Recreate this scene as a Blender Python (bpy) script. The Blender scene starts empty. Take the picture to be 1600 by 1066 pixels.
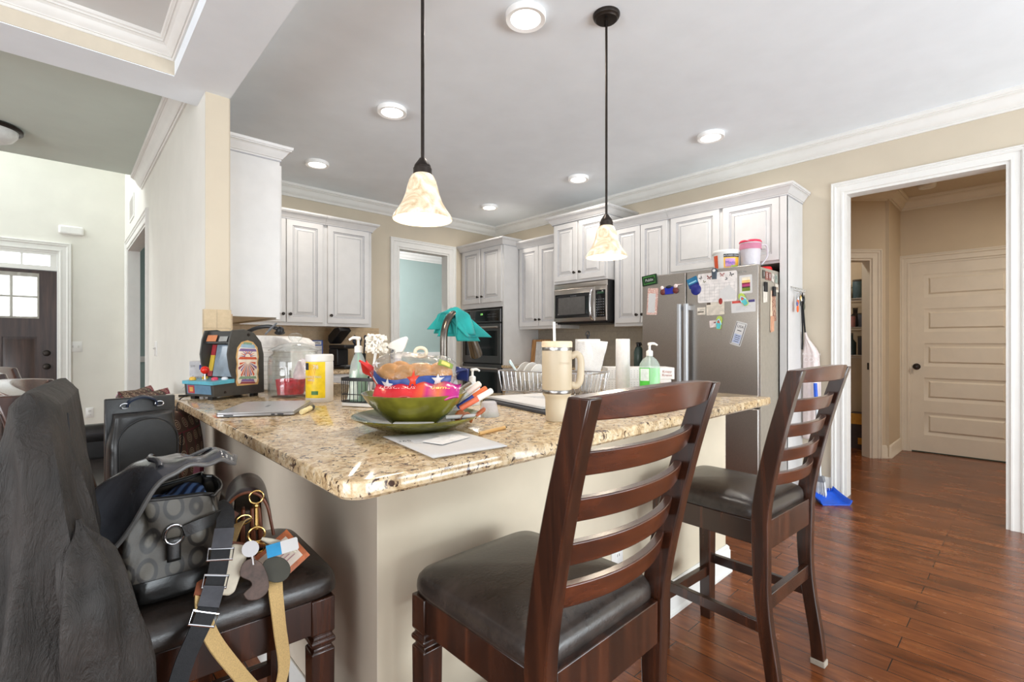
import bpy, bmesh, math, random
from mathutils import Vector, Matrix, noise
random.seed(7)
SC = bpy.context.scene
COL = SC.collection
PI = math.pi
V = Vector

# ---------------------------------------------------------------- camera numbers (level lens, eye at 1.17 m)
FPX, HOR, EYE = 755.6, 536.5, 1.17
YAW = math.radians(47.06)
CB, SB = math.cos(YAW), math.sin(YAW)
def at(px, py, X=None, Y=None, Z=None):
    """point of a known plane (a wall, a worktop) seen along a line of sight"""
    u = (px - 800.0) / FPX
    if Z is not None: d = FPX * (EYE - Z) / (py - HOR)
    elif X is not None: d = X / (CB + u * SB)
    else: d = Y / (SB - u * CB)
    r = u * d
    return V((d * CB + r * SB, d * SB - r * CB, EYE - (py - HOR) / FPX * d))

def lin(c):
    return tuple((x / 255 / 12.92 if x / 255 <= .04045 else ((x / 255 + .055) / 1.055) ** 2.4) for x in c[:3]) + (1.0,)

# ---------------------------------------------------------------- materials
MATS = {}
class Nodes:
    def __init__(s, name):
        s.m = bpy.data.materials.new(name); s.m.use_nodes = True
        s.t = s.m.node_tree; s.n = s.t.nodes; s.l = s.t.links
        s.b = s.n['Principled BSDF']; s.out = s.n['Material Output']
        MATS[name] = s.m
    def add(s, typ, **kw):
        n = s.n.new(typ)
        for k, v in kw.items():
            if k in n.inputs: n.inputs[k].default_value = v
            else: setattr(n, k, v)
        return n
    def link(s, a, b): s.l.new(a, b)
    def coord(s, scale=(1, 1, 1), rot=(0, 0, 0), kind='Object'):
        tc = s.add('ShaderNodeTexCoord'); mp = s.add('ShaderNodeMapping')
        mp.inputs['Scale'].default_value = scale; mp.inputs['Rotation'].default_value = rot
        s.link(tc.outputs[kind], mp.inputs['Vector']); return mp.outputs['Vector']
    def noise(s, vec, scale, detail=3, rough=.55, dist=0):
        n = s.add('ShaderNodeTexNoise'); n.inputs['Scale'].default_value = scale
        n.inputs['Detail'].default_value = detail; n.inputs['Roughness'].default_value = rough
        n.inputs['Distortion'].default_value = dist
        s.link(vec, n.inputs['Vector']); return n.outputs['Fac']
    def ramp(s, fac, stops, interp='LINEAR'):
        r = s.add('ShaderNodeValToRGB'); cr = r.color_ramp; cr.interpolation = interp
        while len(cr.elements) < len(stops): cr.elements.new(.5)
        for e, (p, c) in zip(cr.elements, stops): e.position = p; e.color = lin(c)
        s.link(fac, r.inputs['Fac']); return r.outputs['Color']
    def mix(s, fac, a, b, mode='MIX'):
        m = s.add('ShaderNodeMix'); m.data_type = 'RGBA'; m.blend_type = mode
        ii = [i for i in m.inputs if i.type == 'RGBA']; ff = [i for i in m.inputs if i.name == 'Factor'][0]
        for sock, v in ((ff, fac), (ii[0], a), (ii[1], b)):
            if isinstance(v, bpy.types.NodeSocket): s.link(v, sock)
            else: sock.default_value = v
        return [o for o in m.outputs if o.type == 'RGBA'][0]
    def bump(s, h, strength=.2, dist=.002):
        b = s.add('ShaderNodeBump'); b.inputs['Strength'].default_value = strength; b.inputs['Distance'].default_value = dist
        s.link(h, b.inputs['Height']); s.link(b.outputs['Normal'], s.b.inputs['Normal'])
    def base(s, c):
        if isinstance(c, bpy.types.NodeSocket): s.link(c, s.b.inputs['Base Color'])
        else: s.b.inputs['Base Color'].default_value = c
    def set(s, **kw):
        for k, v in kw.items(): s.b.inputs[k.replace('_', ' ')].default_value = v

def mat(name, c, rough=.5, metal=0., var=.06, scale=30, bump=0., spec=.5, coat=0., sheen=0., trans=0., ior=1.45, emit=None, estr=0., alpha=1.):
    if name in MATS: return MATS[name]
    n = Nodes(name)
    vec = n.coord()
    f = n.noise(vec, scale, 3)
    lo = tuple(max(0, x * (1 - var)) for x in c); hi = tuple(min(255, x * (1 + var)) for x in c)
    n.base(n.ramp(f, [(.3, lo), (.7, hi)]))
    n.set(Roughness=rough, Metallic=metal, Specular_IOR_Level=spec, Coat_Weight=coat, Sheen_Weight=sheen, Transmission_Weight=trans, IOR=ior, Alpha=alpha)
    if coat: n.set(Coat_Roughness=.15)
    if bump: n.bump(n.noise(vec, scale * 3, 4), bump, .003)
    if emit: n.set(Emission_Color=lin(emit), Emission_Strength=estr)
    return n.m

# walls and ceilings
WALL_BEIGE = mat('wall_paint_beige', (200, 188, 168), .75, var=.012, scale=4, bump=.04)
WALL_CREAM = mat('wall_paint_cream', (206, 194, 172), .75, var=.02, scale=5, bump=.04)
WALL_GREIGE = mat('wall_paint_greige', (206, 194, 176), .7, var=.02, scale=4, bump=.04)
WALL_FOYER = mat('wall_paint_foyer', (222, 219, 210), .7, var=.012, scale=4, bump=.03)
WALL_TEAL = mat('wall_paint_teal', (152, 168, 163), .7, var=.012, scale=4, bump=.03)
WALL_HALL = mat('wall_paint_hall', (206, 190, 164), .75, var=.012, scale=4, bump=.03)
CEIL = mat('ceiling_paint', (234, 240, 245), .85, var=.01, scale=5, bump=.03)
CEIL_SAGE = mat('ceiling_paint_sage', (204, 214, 206), .85, var=.015, scale=3, bump=.03)
TRIM = mat('trim_paint', (224, 222, 217), .4, var=.012, scale=8)
TRIM_HALL = mat('trim_paint_hall', (222, 212, 194), .45, var=.012, scale=8)
CAB = mat('cabinet_paint', (208, 206, 204), .42, var=.015, scale=9)
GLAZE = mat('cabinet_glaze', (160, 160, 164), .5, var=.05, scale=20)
DARKGAP = mat('dark_gap', (52, 44, 38), .8)
CHOC = mat('dark_panel', (58, 42, 34), .7)
BRONZE = mat('oil_rubbed_bronze', (52, 46, 42), .38, .75, var=.12, scale=40)
BLACKMETAL = mat('black_metal', (34, 32, 32), .4, .5, var=.1)
CHROME = mat('chrome', (215, 215, 218), .16, 1., var=.02)
NICKEL = mat('brushed_nickel', (150, 146, 142), .28, 1., var=.05)
GOLD = mat('gold_metal', (216, 178, 110), .22, 1., var=.04)
WHITEPL = mat('white_plastic', (228, 226, 222), .35, var=.01)
BLACKPL = mat('black_plastic', (26, 26, 28), .35, var=.1)
GREYPL = mat('grey_plastic', (120, 122, 126), .4)
PAPER = mat('paper_white', (212, 210, 208), .8, var=.01)
INK = mat('ink_dark', (50, 50, 56), .7)
BLACKGLASS = mat('black_glass', (14, 15, 17), .08, var=.05, spec=.6)

def m_floor():
    n = Nodes('hardwood_planks')
    vec = n.coord(rot=(0, 0, PI / 2))
    br = n.add('ShaderNodeTexBrick', offset=.37, offset_frequency=2, squash=1., squash_frequency=1)
    for k, v in {'Scale': 1., 'Mortar Size': .002, 'Mortar Smooth': .3, 'Bias': 0., 'Brick Width': .95, 'Row Height': .098}.items(): br.inputs[k].default_value = v
    br.inputs['Color1'].default_value = (0, 0, 0, 1); br.inputs['Color2'].default_value = (1, 1, 1, 1); br.inputs['Mortar'].default_value = (.5, .5, .5, 1)
    n.link(vec, br.inputs['Vector'])
    # grain: noise stretched along the plank, shifted per plank
    v2 = n.coord(scale=(20, 1.7, 1))
    add = n.add('ShaderNodeVectorMath', operation='ADD'); n.link(v2, add.inputs[0]); n.link(br.outputs['Color'], add.inputs[1])
    g = n.noise(add.outputs[0], 1.6, 6, .62, .6)
    blot = n.noise(n.coord(scale=(5, 1.6, 1)), 2.4, 4, .6, .3)
    grain = n.ramp(g, [(.25, (72, 38, 18)), (.5, (132, 73, 38)), (.75, (172, 102, 56))])
    tone = n.ramp(br.outputs['Color'], [(0, (132, 112, 100)), (.5, (206, 196, 188)), (1, (255, 250, 238))])
    c = n.mix(.8, grain, tone, 'MULTIPLY')
    c = n.mix(.42, c, n.ramp(blot, [(.3, (60, 32, 20)), (.55, (132, 76, 42)), (.8, (176, 110, 64))]), 'MIX')
    c = n.mix(br.outputs['Fac'], c, lin((26, 13, 9)))
    n.base(c)
    n.set(Roughness=.24, Specular_IOR_Level=.4, Coat_Weight=.08, Coat_Roughness=.12)
    rr = n.add('ShaderNodeMapRange'); rr.inputs['To Min'].default_value = .17; rr.inputs['To Max'].default_value = .34
    n.link(blot, rr.inputs['Value']); n.link(rr.outputs['Result'], n.b.inputs['Roughness'])
    hm = n.add('ShaderNodeMath', operation='SUBTRACT'); n.link(blot, hm.inputs[0]); n.link(br.outputs['Fac'], hm.inputs[1])
    n.bump(hm.outputs[0], .22, .002)
    return n.m
FLOOR = m_floor()

def m_granite():
    n = Nodes('granite')
    vec = n.coord()
    a = n.noise(vec, 38, 6, .7, .8)
    b = n.noise(vec, 95, 5, .75, .4)
    big = n.noise(vec, 7, 4, .6, .5)
    c = n.ramp(a, [(.28, (78, 56, 40)), (.40, (160, 126, 88)), (.50, (206, 180, 140)), (.62, (228, 212, 184)), (.78, (202, 164, 114))])
    c = n.mix(.35, c, n.ramp(big, [(.3, (196, 176, 146)), (.7, (226, 196, 146))]), 'MIX')
    vo = n.add('ShaderNodeTexVoronoi', feature='F1'); vo.inputs['Scale'].default_value = 62; n.link(vec, vo.inputs['Vector'])
    sp = n.noise(vec, 46, 4, .7, 1.2)
    dark = n.ramp(sp, [(.565, (0, 0, 0)), (.61, (255, 255, 255))])
    c = n.mix(dark, c, lin((70, 48, 38)))
    dark2 = n.ramp(b, [(.60, (0, 0, 0)), (.65, (255, 255, 255))])
    c = n.mix(dark2, c, lin((86, 66, 56)))
    lite = n.ramp(b, [(.26, (255, 255, 255)), (.33, (0, 0, 0))])
    c = n.mix(lite, c, lin((236, 228, 208)))
    n.base(c); n.set(Roughness=.1, Specular_IOR_Level=.55)
    return n.m
GRANITE = m_granite()

def m_wood(name, dark, mid, light, scale=(3, 3, 30), rough=.3, coat=.3, freq=1.5):
    n = Nodes(name)
    g = n.noise(n.coord(scale=scale), freq, 4, .55, .25)
    n.base(n.ramp(g, [(.3, dark), (.5, mid), (.72, light)]))
    n.set(Roughness=rough, Coat_Weight=coat, Coat_Roughness=.2)
    n.bump(g, .06, .001)
    return n.m
STOOLWOOD = m_wood('cherry_stained_wood', (29, 15, 9), (48, 25, 15), (74, 39, 23), (34, 34, 2), .24, .4, 1.2)
STOOLSLAT = m_wood('cherry_stained_slats', (46, 22, 11), (70, 34, 18), (92, 46, 25), (2, 34, 34), .22, .4, 1.2)
BAMBOO = m_wood('bamboo_board', (150, 104, 60), (188, 138, 86), (210, 166, 112), (40, 40, 2), .5, 0, 1.2)
DOORWOOD = m_wood('dark_door_wood', (40, 27, 24), (58, 40, 34), (76, 54, 46), (22, 22, 1.5), .4, .2, 1.4)
TANWOOD = m_wood('pencil_wood', (196, 150, 88), (216, 172, 108), (232, 192, 130), (5, 5, 60), .45, .1)

def m_leather(name, c, rough=.3, scale=26, bump=.25, var=.3):
    n = Nodes(name); vec = n.coord()
    f = n.noise(vec, scale * .5, 5, .65, .5)
    lo = tuple(x * (1 - var) for x in c); hi = tuple(min(255, x * (1 + var)) for x in c)
    n.base(n.ramp(f, [(.3, lo), (.7, hi)]))
    n.set(Roughness=rough, Specular_IOR_Level=.5)
    n.bump(n.noise(vec, scale * 5, 4, .7), bump, .0015)
    return n.m
SEATLEATHER = m_leather('seat_leather', (47, 40, 36), .27, 26, .35, .3)
BLACKLEATHER = m_leather('black_leather', (29, 28, 27), .3, 30, .2, .25)
GLOSSLEATHER = m_leather('glossy_black_leather', (62, 63, 68), .16, 14, .12, .3)
BROWNLEATHER = m_leather('cognac_leather', (124, 68, 42), .4, 40, .15, .15)
DARKBROWN = m_leather('dark_brown_leather', (52, 42, 44), .3, 60, .25, .2)
TANWEB = mat('tan_webbing', (196, 164, 110), .75, var=.08, scale=500, bump=.2)
BLACKWEB = mat('black_webbing', (34, 34, 36), .75, var=.12, scale=160, bump=.3)

def m_steel(name, c=(176, 170, 164), rough=.3, dirscale=(2, 2, 160)):
    n = Nodes(name)
    f = n.noise(n.coord(scale=dirscale), 2.2, 4, .6)
    n.base(n.ramp(f, [(.3, tuple(x * .92 for x in c)), (.7, tuple(min(255, x * 1.06) for x in c))]))
    n.set(Metallic=1., Roughness=rough, Anisotropic=.4)
    n.bump(f, .03, .0008)
    return n.m
STEEL = m_steel('stainless_steel', (178, 172, 166), .3, (2, 160, 160))
STEELSIDE = mat('fridge_side_paint', (168, 160, 146), .45, .35, var=.03)

def m_tile(name, c1, c2, grout, w, h, sz=.012, rough=.45):
    n = Nodes(name)
    tc = n.add('ShaderNodeTexCoord'); sx = n.add('ShaderNodeSeparateXYZ'); n.link(tc.outputs['Object'], sx.inputs[0])
    ad = n.add('ShaderNodeMath', operation='ADD'); n.link(sx.outputs['X'], ad.inputs[0]); n.link(sx.outputs['Y'], ad.inputs[1])
    cx = n.add('ShaderNodeCombineXYZ'); n.link(ad.outputs[0], cx.inputs['X']); n.link(sx.outputs['Z'], cx.inputs['Y'])
    br = n.add('ShaderNodeTexBrick', offset=.5)
    for k, v in {'Scale': 1., 'Mortar Size': sz * .25, 'Mortar Smooth': .2, 'Brick Width': w, 'Row Height': h}.items(): br.inputs[k].default_value = v
    br.inputs['Color1'].default_value = lin(c1); br.inputs['Color2'].default_value = lin(c2); br.inputs['Mortar'].default_value = lin(grout)
    n.link(cx.outputs[0], br.inputs['Vector'])
    f = n.noise(n.coord(), 40, 5, .7)
    n.base(n.mix(.35, br.outputs['Color'], n.ramp(f, [(.3, tuple(x * .8 for x in c1)), (.7, c2)]), 'MIX'))
    n.set(Roughness=rough); n.bump(br.outputs['Fac'], -.4, .002)
    return n.m
TILE = m_tile('travertine_tile', (186, 156, 118), (206, 180, 142), (176, 156, 128), .2, .1)
TILEBIG = m_tile('travertine_tile_large', (196, 172, 134), (204, 182, 146), (170, 150, 120), .125, .125)
TILEGREY = m_tile('tumbled_tile', (160, 150, 136), (176, 164, 146), (150, 142, 128), .3, .1)

def m_glass(name, c=(250, 252, 252), rough=.0, ior=1.45):
    n = Nodes(name); n.base(lin(c)); n.set(Roughness=rough, Transmission_Weight=1., IOR=ior, Specular_IOR_Level=.5)
    return n.m
GLASS = m_glass('clear_glass')
def m_thin(name, c=(253, 255, 255), rough=.02, wrinkle=0., lo=.06):
    """thin-walled clear glass: reflects by angle, lets the rest straight through"""
    n = Nodes(name); tr = n.add('ShaderNodeBsdfTransparent'); tr.inputs['Color'].default_value = lin(c)
    gl = n.add('ShaderNodeBsdfGlossy'); gl.inputs['Roughness'].default_value = rough
    lw = n.add('ShaderNodeLayerWeight'); lw.inputs['Blend'].default_value = .5; pw = n.add('ShaderNodeMath', operation='POWER'); pw.inputs[1].default_value = 3.5; n.link(lw.outputs['Facing'], pw.inputs[0]); fr = n.add('ShaderNodeMath', operation='MULTIPLY_ADD'); n.link(pw.outputs[0], fr.inputs[0]); fr.inputs[1].default_value = .8; fr.inputs[2].default_value = lo
    if wrinkle:
        bp = n.add('ShaderNodeBump'); bp.inputs['Strength'].default_value = wrinkle; bp.inputs['Distance'].default_value = .012; n.link(n.noise(n.coord(), 38, 5, .6, .8), bp.inputs['Height']); n.link(bp.outputs['Normal'], gl.inputs['Normal'])
    mx = n.add('ShaderNodeMixShader'); n.link(fr.outputs[0], mx.inputs[0]); n.link(tr.outputs[0], mx.inputs[1]); n.link(gl.outputs[0], mx.inputs[2]); n.link(mx.outputs[0], n.out.inputs['Surface'])
    return n.m
THIN = m_thin('jar_glass')
BAGFILM = m_thin('bag_film', (250, 250, 250), .12, 1., .13)
def m_film(name, c=(245, 248, 250), t=.75, rough=.08):
    """thin clear plastic: mostly see-through with a glossy skin"""
    n = Nodes(name)
    tr = n.add('ShaderNodeBsdfTransparent'); tr.inputs['Color'].default_value = lin(c)
    mx = n.add('ShaderNodeMixShader'); mx.inputs[0].default_value = t
    n.base(lin(c)); n.set(Roughness=rough)
    n.link(n.b.outputs[0], mx.inputs[1]); n.link(tr.outputs[0], mx.inputs[2]); n.link(mx.outputs[0], n.out.inputs['Surface'])
    n.bump(n.noise(n.coord(), 45, 4), .9, .006)
    return n.m
FILM = m_film('clear_film', (250, 250, 250), t=.74, rough=.1)
FILMCLEAR = m_film('clear_bottle', (240, 246, 244), t=.72, rough=.05)
FROST = m_film('frosted_plastic', (236, 232, 236), t=.35, rough=.4)

def m_emit(name, c, s):
    n = Nodes(name); n.base(lin(c)); n.set(Emission_Color=lin(c), Emission_Strength=s); return n.m

# ---------------------------------------------------------------- mesh builder
class MB:
    DT = None
    def __init__(s): s.v = []; s.f = []; s.fm = []; s.T = MB.DT; s.m = 0
    def _add(s, vs, fs, m=None):
        o = len(s.v); m = s.m if m is None else m
        for p in vs:
            p = V(p); s.v.append(s.T @ p if s.T is not None else p)
        for f in fs: s.f.append([i + o for i in f]); s.fm.append(m)
        return s
    def box(s, x0, x1, y0, y1, z0, z1, m=None):
        if x0 > x1: x0, x1 = x1, x0
        if y0 > y1: y0, y1 = y1, y0
        if z0 > z1: z0, z1 = z1, z0
        vs = [(x, y, z) for z in (z0, z1) for y in (y0, y1) for x in (x0, x1)]
        return s._add(vs, [(0, 2, 3, 1), (4, 5, 7, 6), (0, 1, 5, 4), (2, 6, 7, 3), (0, 4, 6, 2), (1, 3, 7, 5)], m)
    def cbox(s, c, size, m=None):
        return s.box(c[0] - size[0] / 2, c[0] + size[0] / 2, c[1] - size[1] / 2, c[1] + size[1] / 2, c[2] - size[2] / 2, c[2] + size[2] / 2, m)
    def obox(s, c, size, R, m=None):
        """oriented box"""
        h = [x / 2 for x in size]
        vs = [V(c) + R @ V((x * h[0], y * h[1], z * h[2])) for z in (-1, 1) for y in (-1, 1) for x in (-1, 1)]
        return s._add(vs, [(0, 2, 3, 1), (4, 5, 7, 6), (0, 1, 5, 4), (2, 6, 7, 3), (0, 4, 6, 2), (1, 3, 7, 5)], m)
    def beam(s, a, b, w, t, up=(0, 0, 1), m=None):
        a, b = V(a), V(b); d = (b - a); L = d.length; d.normalize(); up = V(up)
        x = d.cross(up).normalized(); z = x.cross(d).normalized()
        return s.obox((a + b) / 2, (w, L, t), Matrix((x, d, z)).transposed(), m)
    def prism(s, pts, h0, h1, O=(0, 0, 0), A=(1, 0, 0), B=(0, 1, 0), N=(0, 0, 1), m=None):
        O, A, B, N = V(O), V(A), V(B), V(N); n = len(pts)
        vs = [O + A * p[0] + B * p[1] + N * h for h in (h0, h1) for p in pts]
        fs = [list(range(n))[::-1], list(range(n, 2 * n))] + [(i, (i + 1) % n, n + (i + 1) % n, n + i) for i in range(n)]
        return s._add(vs, fs, m)
    def lathe(s, prof, c=(0, 0, 0), seg=32, m=None, R=None, sx=1., sy=1.):
        """profile (r, z) turned about z; r == 0 ends close to a point"""
        c = V(c); vs = []; fs = []; rows = []
        for r, z in prof:
            if r <= 1e-6:
                rows.append([len(vs)]); vs.append(V((0, 0, z)))
            else:
                rows.append(list(range(len(vs), len(vs) + seg)))
                vs += [V((r * math.cos(2 * PI * k / seg) * sx, r * math.sin(2 * PI * k / seg) * sy, z)) for k in range(seg)]
        for a, b in zip(rows, rows[1:]):
            for k in range(seg):
                k2 = (k + 1) % seg
                if len(a) == 1 and len(b) == 1: continue
                if len(a) == 1: fs.append((a[0], b[k2], b[k]))
                elif len(b) == 1: fs.append((a[k], a[k2], b[0]))
                else: fs.append((a[k], a[k2], b[k2], b[k]))
        vs = [c + (R @ p if R is not None else p) for p in vs]
        return s._add(vs, fs, m)
    def tube(s, pts, r, seg=10, closed=False, m=None, flat=1., up=None):
        pts = [V(p) for p in pts]; n = len(pts)
        rs = r if isinstance(r, (list, tuple)) else [r] * n
        tang = []
        for i in range(n):
            a = pts[(i - 1) % n] if (closed or i > 0) else pts[i]; b = pts[(i + 1) % n] if (closed or i < n - 1) else pts[i]
            t = b - a; tang.append(t.normalized() if t.length > 1e-9 else V((0, 0, 1)))
        nrm = V(up) if up is not None else (V((0, 0, 1)) if abs(tang[0].z) < .9 else V((1, 0, 0)))
        vs = []
        for i in range(n):
            t = tang[i]; nrm = (nrm - t * nrm.dot(t))
            if nrm.length < 1e-6: nrm = t.orthogonal()
            nrm.normalize(); bi = t.cross(nrm)
            vs += [pts[i] + (nrm * math.cos(2 * PI * k / seg) * flat + bi * math.sin(2 * PI * k / seg)) * rs[i] for k in range(seg)]
        fs = []
        for i in range(n if closed else n - 1):
            j = (i + 1) % n
            fs += [(i * seg + k, i * seg + (k + 1) % seg, j * seg + (k + 1) % seg, j * seg + k) for k in range(seg)]
        if not closed:
            fs += [list(range(seg))[::-1], list(range((n - 1) * seg, n * seg))]
        return s._add(vs, fs, m)
    def ribbon(s, pts, dirs, w, t=.002, m=None):
        """strap: path pts, per-point (or single) width direction"""
        pts = [V(p) for p in pts]; n = len(pts)
        if not isinstance(dirs, list): dirs = [dirs] * n
        ws = w if isinstance(w, list) else [w] * n
        vs = []
        for i in range(n):
            a = pts[max(0, i - 1)]; b = pts[min(n - 1, i + 1)]; tg = (b - a).normalized()
            d = V(dirs[i]); d = (d - tg * d.dot(tg)).normalized(); nn = tg.cross(d)
            for sd, st in ((-1, -1), (1, -1), (1, 1), (-1, 1)):
                vs.append(pts[i] + d * sd * ws[i] / 2 + nn * st * t / 2)
        fs = [(0, 1, 2, 3)[::-1], tuple(range((n - 1) * 4, n * 4))]
        for i in range(n - 1):
            fs += [(i * 4 + k, i * 4 + (k + 1) % 4, i * 4 + 4 + (k + 1) % 4, i * 4 + 4 + k) for k in range(4)]
        return s._add(vs, fs, m)
    def ball(s, c, r, seg=16, rings=10, m=None, R=None):
        rx, ry, rz = r if isinstance(r, (tuple, list)) else (r, r, r)
        prof = [(math.sin(PI * i / rings), -math.cos(PI * i / rings)) for i in range(rings + 1)]
        prof[0] = (0, -1); prof[-1] = (0, 1)
        o = len(s.v); T, s.T = s.T, None
        s.lathe(prof, (0, 0, 0), seg, m); s.T = T
        for i in range(o, len(s.v)):
            p = V((s.v[i].x * rx, s.v[i].y * ry, s.v[i].z * rz))
            if R is not None: p = R @ p
            p = p + V(c); s.v[i] = T @ p if T is not None else p
        return s
    def grid(s, fn, nu, nv, m=None, cu=False, cv=False, thick=0.):
        """surface fn(u, v) -> point, u and v in 0..1; cu closes the u direction"""
        U = nu if cu else nu + 1; W = nv if cv else nv + 1
        P = [[V(fn(i / nu, j / nv)) for j in range(W)] for i in range(U)]
        vs = [p for row in P for p in row]; fs = []
        for i in range(nu):
            for j in range(nv):
                fs.append((i * W + j, ((i + 1) % U) * W + j, ((i + 1) % U) * W + (j + 1) % W, i * W + (j + 1) % W))
        return s._add(vs, fs, m)
    def sweep(s, path, prof, O=(0, 0, 0), A=(1, 0, 0), B=(0, 1, 0), N=(0, 0, 1), closed=False, m=None, cap=True):
        """profile (out, h) swept along a 2D path of the plane (A, B) with mitred corners; out goes to the left of travel, h along N"""
        O, A, B, N = V(O), V(A), V(B), V(N); n = len(path); rows = []
        P = [V((p[0], p[1])) for p in path]
        for i in range(n):
            d0 = (P[i] - P[i - 1]).normalized() if (closed or i > 0) else None
            d1 = (P[(i + 1) % n] - P[i]).normalized() if (closed or i < n - 1) else None
            if d0 is None: d0 = d1
            if d1 is None: d1 = d0
            n0 = V((-d0.y, d0.x)); n1 = V((-d1.y, d1.x)); k = 1 + n0.dot(n1)
            mi = (n0 + n1) / max(k, .2)
            rows.append([O + A * (P[i].x + mi.x * a) + B * (P[i].y + mi.y * a) + N * h for a, h in prof])
        q = len(prof); vs = [p for r in rows for p in r]; fs = []
        for i in range(n if closed else n - 1):
            j = (i + 1) % n
            fs += [(i * q + k, i * q + (k + 1) % q, j * q + (k + 1) % q, j * q + k) for k in range(q)]
        if cap and not closed: fs += [list(range(q)), list(range((n - 1) * q, n * q))[::-1]]
        return s._add(vs, fs, m)
    def panel(s, O, A, B, N, w, h, steps, m0=0, m1=1, thick=.02):
        """door or drawer front: nested rectangles (inset, height, glaze?) over a slab; O is the lower corner of its back"""
        O, A, B, N = V(O), V(A), V(B), V(N)
        rings = [(0, 0., 0), (0, thick, 0)] + [(i, thick + z, g) for i, z, g in steps]
        vs = []; fs = []; ms = []
        for ins, z, g in rings:
            for a, b in ((ins, ins), (w - ins, ins), (w - ins, h - ins), (ins, h - ins)): vs.append(O + A * a + B * b + N * z)
        for r in range(len(rings) - 1):
            for k in range(4):
                k2 = (k + 1) % 4
                fs.append((r * 4 + k, r * 4 + k2, r * 4 + 4 + k2, r * 4 + 4 + k)); ms.append(m1 if rings[r + 1][2] else m0)
        L = (len(rings) - 1) * 4
        fs.append((L, L + 1, L + 2, L + 3)); ms.append(m0); fs.append((3, 2, 1, 0)); ms.append(m0)
        for f, mm in zip(fs, ms): pass
        o = len(s.v); s._add(vs, fs, 0)
        s.fm[-len(fs):] = ms
        return s
    def text(s, body, size, O, A, B, m=None, align='CENTER', depth=.0006, bend=None):
        """raised lettering on the plane (A, B) at O"""
        cu = bpy.data.curves.new('t', 'FONT'); cu.body = body; cu.size = size; cu.align_x = align; cu.align_y = 'CENTER'; cu.resolution_u = 2
        ob = bpy.data.objects.new('t', cu); COL.objects.link(ob)
        dg = bpy.context.evaluated_depsgraph_get(); me = bpy.data.meshes.new_from_object(ob.evaluated_get(dg))
        A, B, O = V(A).normalized(), V(B).normalized(), V(O); N = A.cross(B)
        pts = []
        for v in me.vertices:
            if bend: pts.append(bend(v.co.x, v.co.y))
            else: pts.append(O + A * v.co.x + B * v.co.y + N * depth)
        s._add(pts, [list(p.vertices) for p in me.polygons], m)
        bpy.data.objects.remove(ob); bpy.data.curves.remove(cu); bpy.data.meshes.remove(me)
        return s

WM = {}                       # world matrices of the Empties
def xf(loc=(0, 0, 0), rz=0., rx=0., ry=0.):
    return Matrix.Translation(V(loc)) @ Matrix.Rotation(rz, 4, 'Z') @ Matrix.Rotation(ry, 4, 'Y') @ Matrix.Rotation(rx, 4, 'X')

def obj(name, mb, mats, parent=None, world=False, smooth=True, angle=38, bevel=0., bseg=2, subd=0, solid=0., at_=None):
    me = bpy.data.meshes.new(name)
    vs = mb.v
    loc = V((0, 0, 0))
    if parent is not None:
        if world:
            inv = WM[parent.name].inverted(); vs = [inv @ p for p in vs]
    else:                      # a single-mesh thing: origin at its base centre
        xs = [p.x for p in vs]; ys = [p.y for p in vs]; zs = [p.z for p in vs]
        loc = V(((min(xs) + max(xs)) / 2, (min(ys) + max(ys)) / 2, min(zs)))
        if at_ is not None: loc = V(at_)
        vs = [p - loc for p in vs]
    me.from_pydata([tuple(p) for p in vs], [], mb.f)
    if not isinstance(mats, (list, tuple)): mats = [mats]
    for m in mats: me.materials.append(m)
    for p, k in zip(me.polygons, mb.fm):
        p.material_index = min(k, len(mats) - 1); p.use_smooth = smooth
    bm = bmesh.new(); bm.from_mesh(me); bmesh.ops.recalc_face_normals(bm, faces=bm.faces[:]); bm.to_mesh(me); bm.free()
    if smooth: me.set_sharp_from_angle(angle=math.radians(angle))
    o = bpy.data.objects.new(name, me); COL.objects.link(o)
    o.location = loc
    if parent is not None:
        o.parent = parent
        WM[o.name] = WM[parent.name].copy()
    else:
        WM[o.name] = Matrix.Translation(loc)
    if solid:
        md = o.modifiers.new('Solidify', 'SOLIDIFY'); md.thickness = solid; md.offset = 0
    if subd:
        md = o.modifiers.new('Subdivision', 'SUBSURF'); md.levels = subd; md.render_levels = subd
    if bevel:
        md = o.modifiers.new('Bevel', 'BEVEL'); md.width = bevel; md.segments = bseg; md.limit_method = 'ANGLE'; md.angle_limit = math.radians(40)
        md.harden_normals = False
    return o

def tag(o, label, cat, group=None):
    o['label'] = label; o['category'] = cat
    if group: o['group'] = group
    return o
def lab(o, label): o['label'] = label; return o
def thing(name, label, cat, loc=(0, 0, 0), rz=0., group=None):
    o = bpy.data.objects.new(name, None); COL.objects.link(o); o.empty_display_size = .05
    o.location = loc; o.rotation_euler = (0, 0, rz)
    WM[o.name] = xf(loc, rz)
    return tag(o, label, cat, group)
def struct(name, mb, mats, parent=None, **kw):
    o = obj(name, mb, mats, parent, at_=(0, 0, 0) if parent is None else None, **kw)
    if parent is None: o['kind'] = 'structure'
    return o
def kids(o): return [c for c in bpy.data.objects if c.parent == o]
def dup(root, loc, rz, label, group=None):
    """a copy of a thing with copies of its parts and their sub-parts"""
    r = root.copy(); COL.objects.link(r); r.location = loc; r.rotation_euler = (0, 0, rz); r['label'] = label
    if group: r['group'] = group
    WM[r.name] = xf(loc, rz)
    for ch in kids(root):
        c = ch.copy(); COL.objects.link(c); c.parent = r; WM[c.name] = WM[r.name]
        for g in kids(ch):
            d = g.copy(); COL.objects.link(d); d.parent = c
    return r
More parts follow.
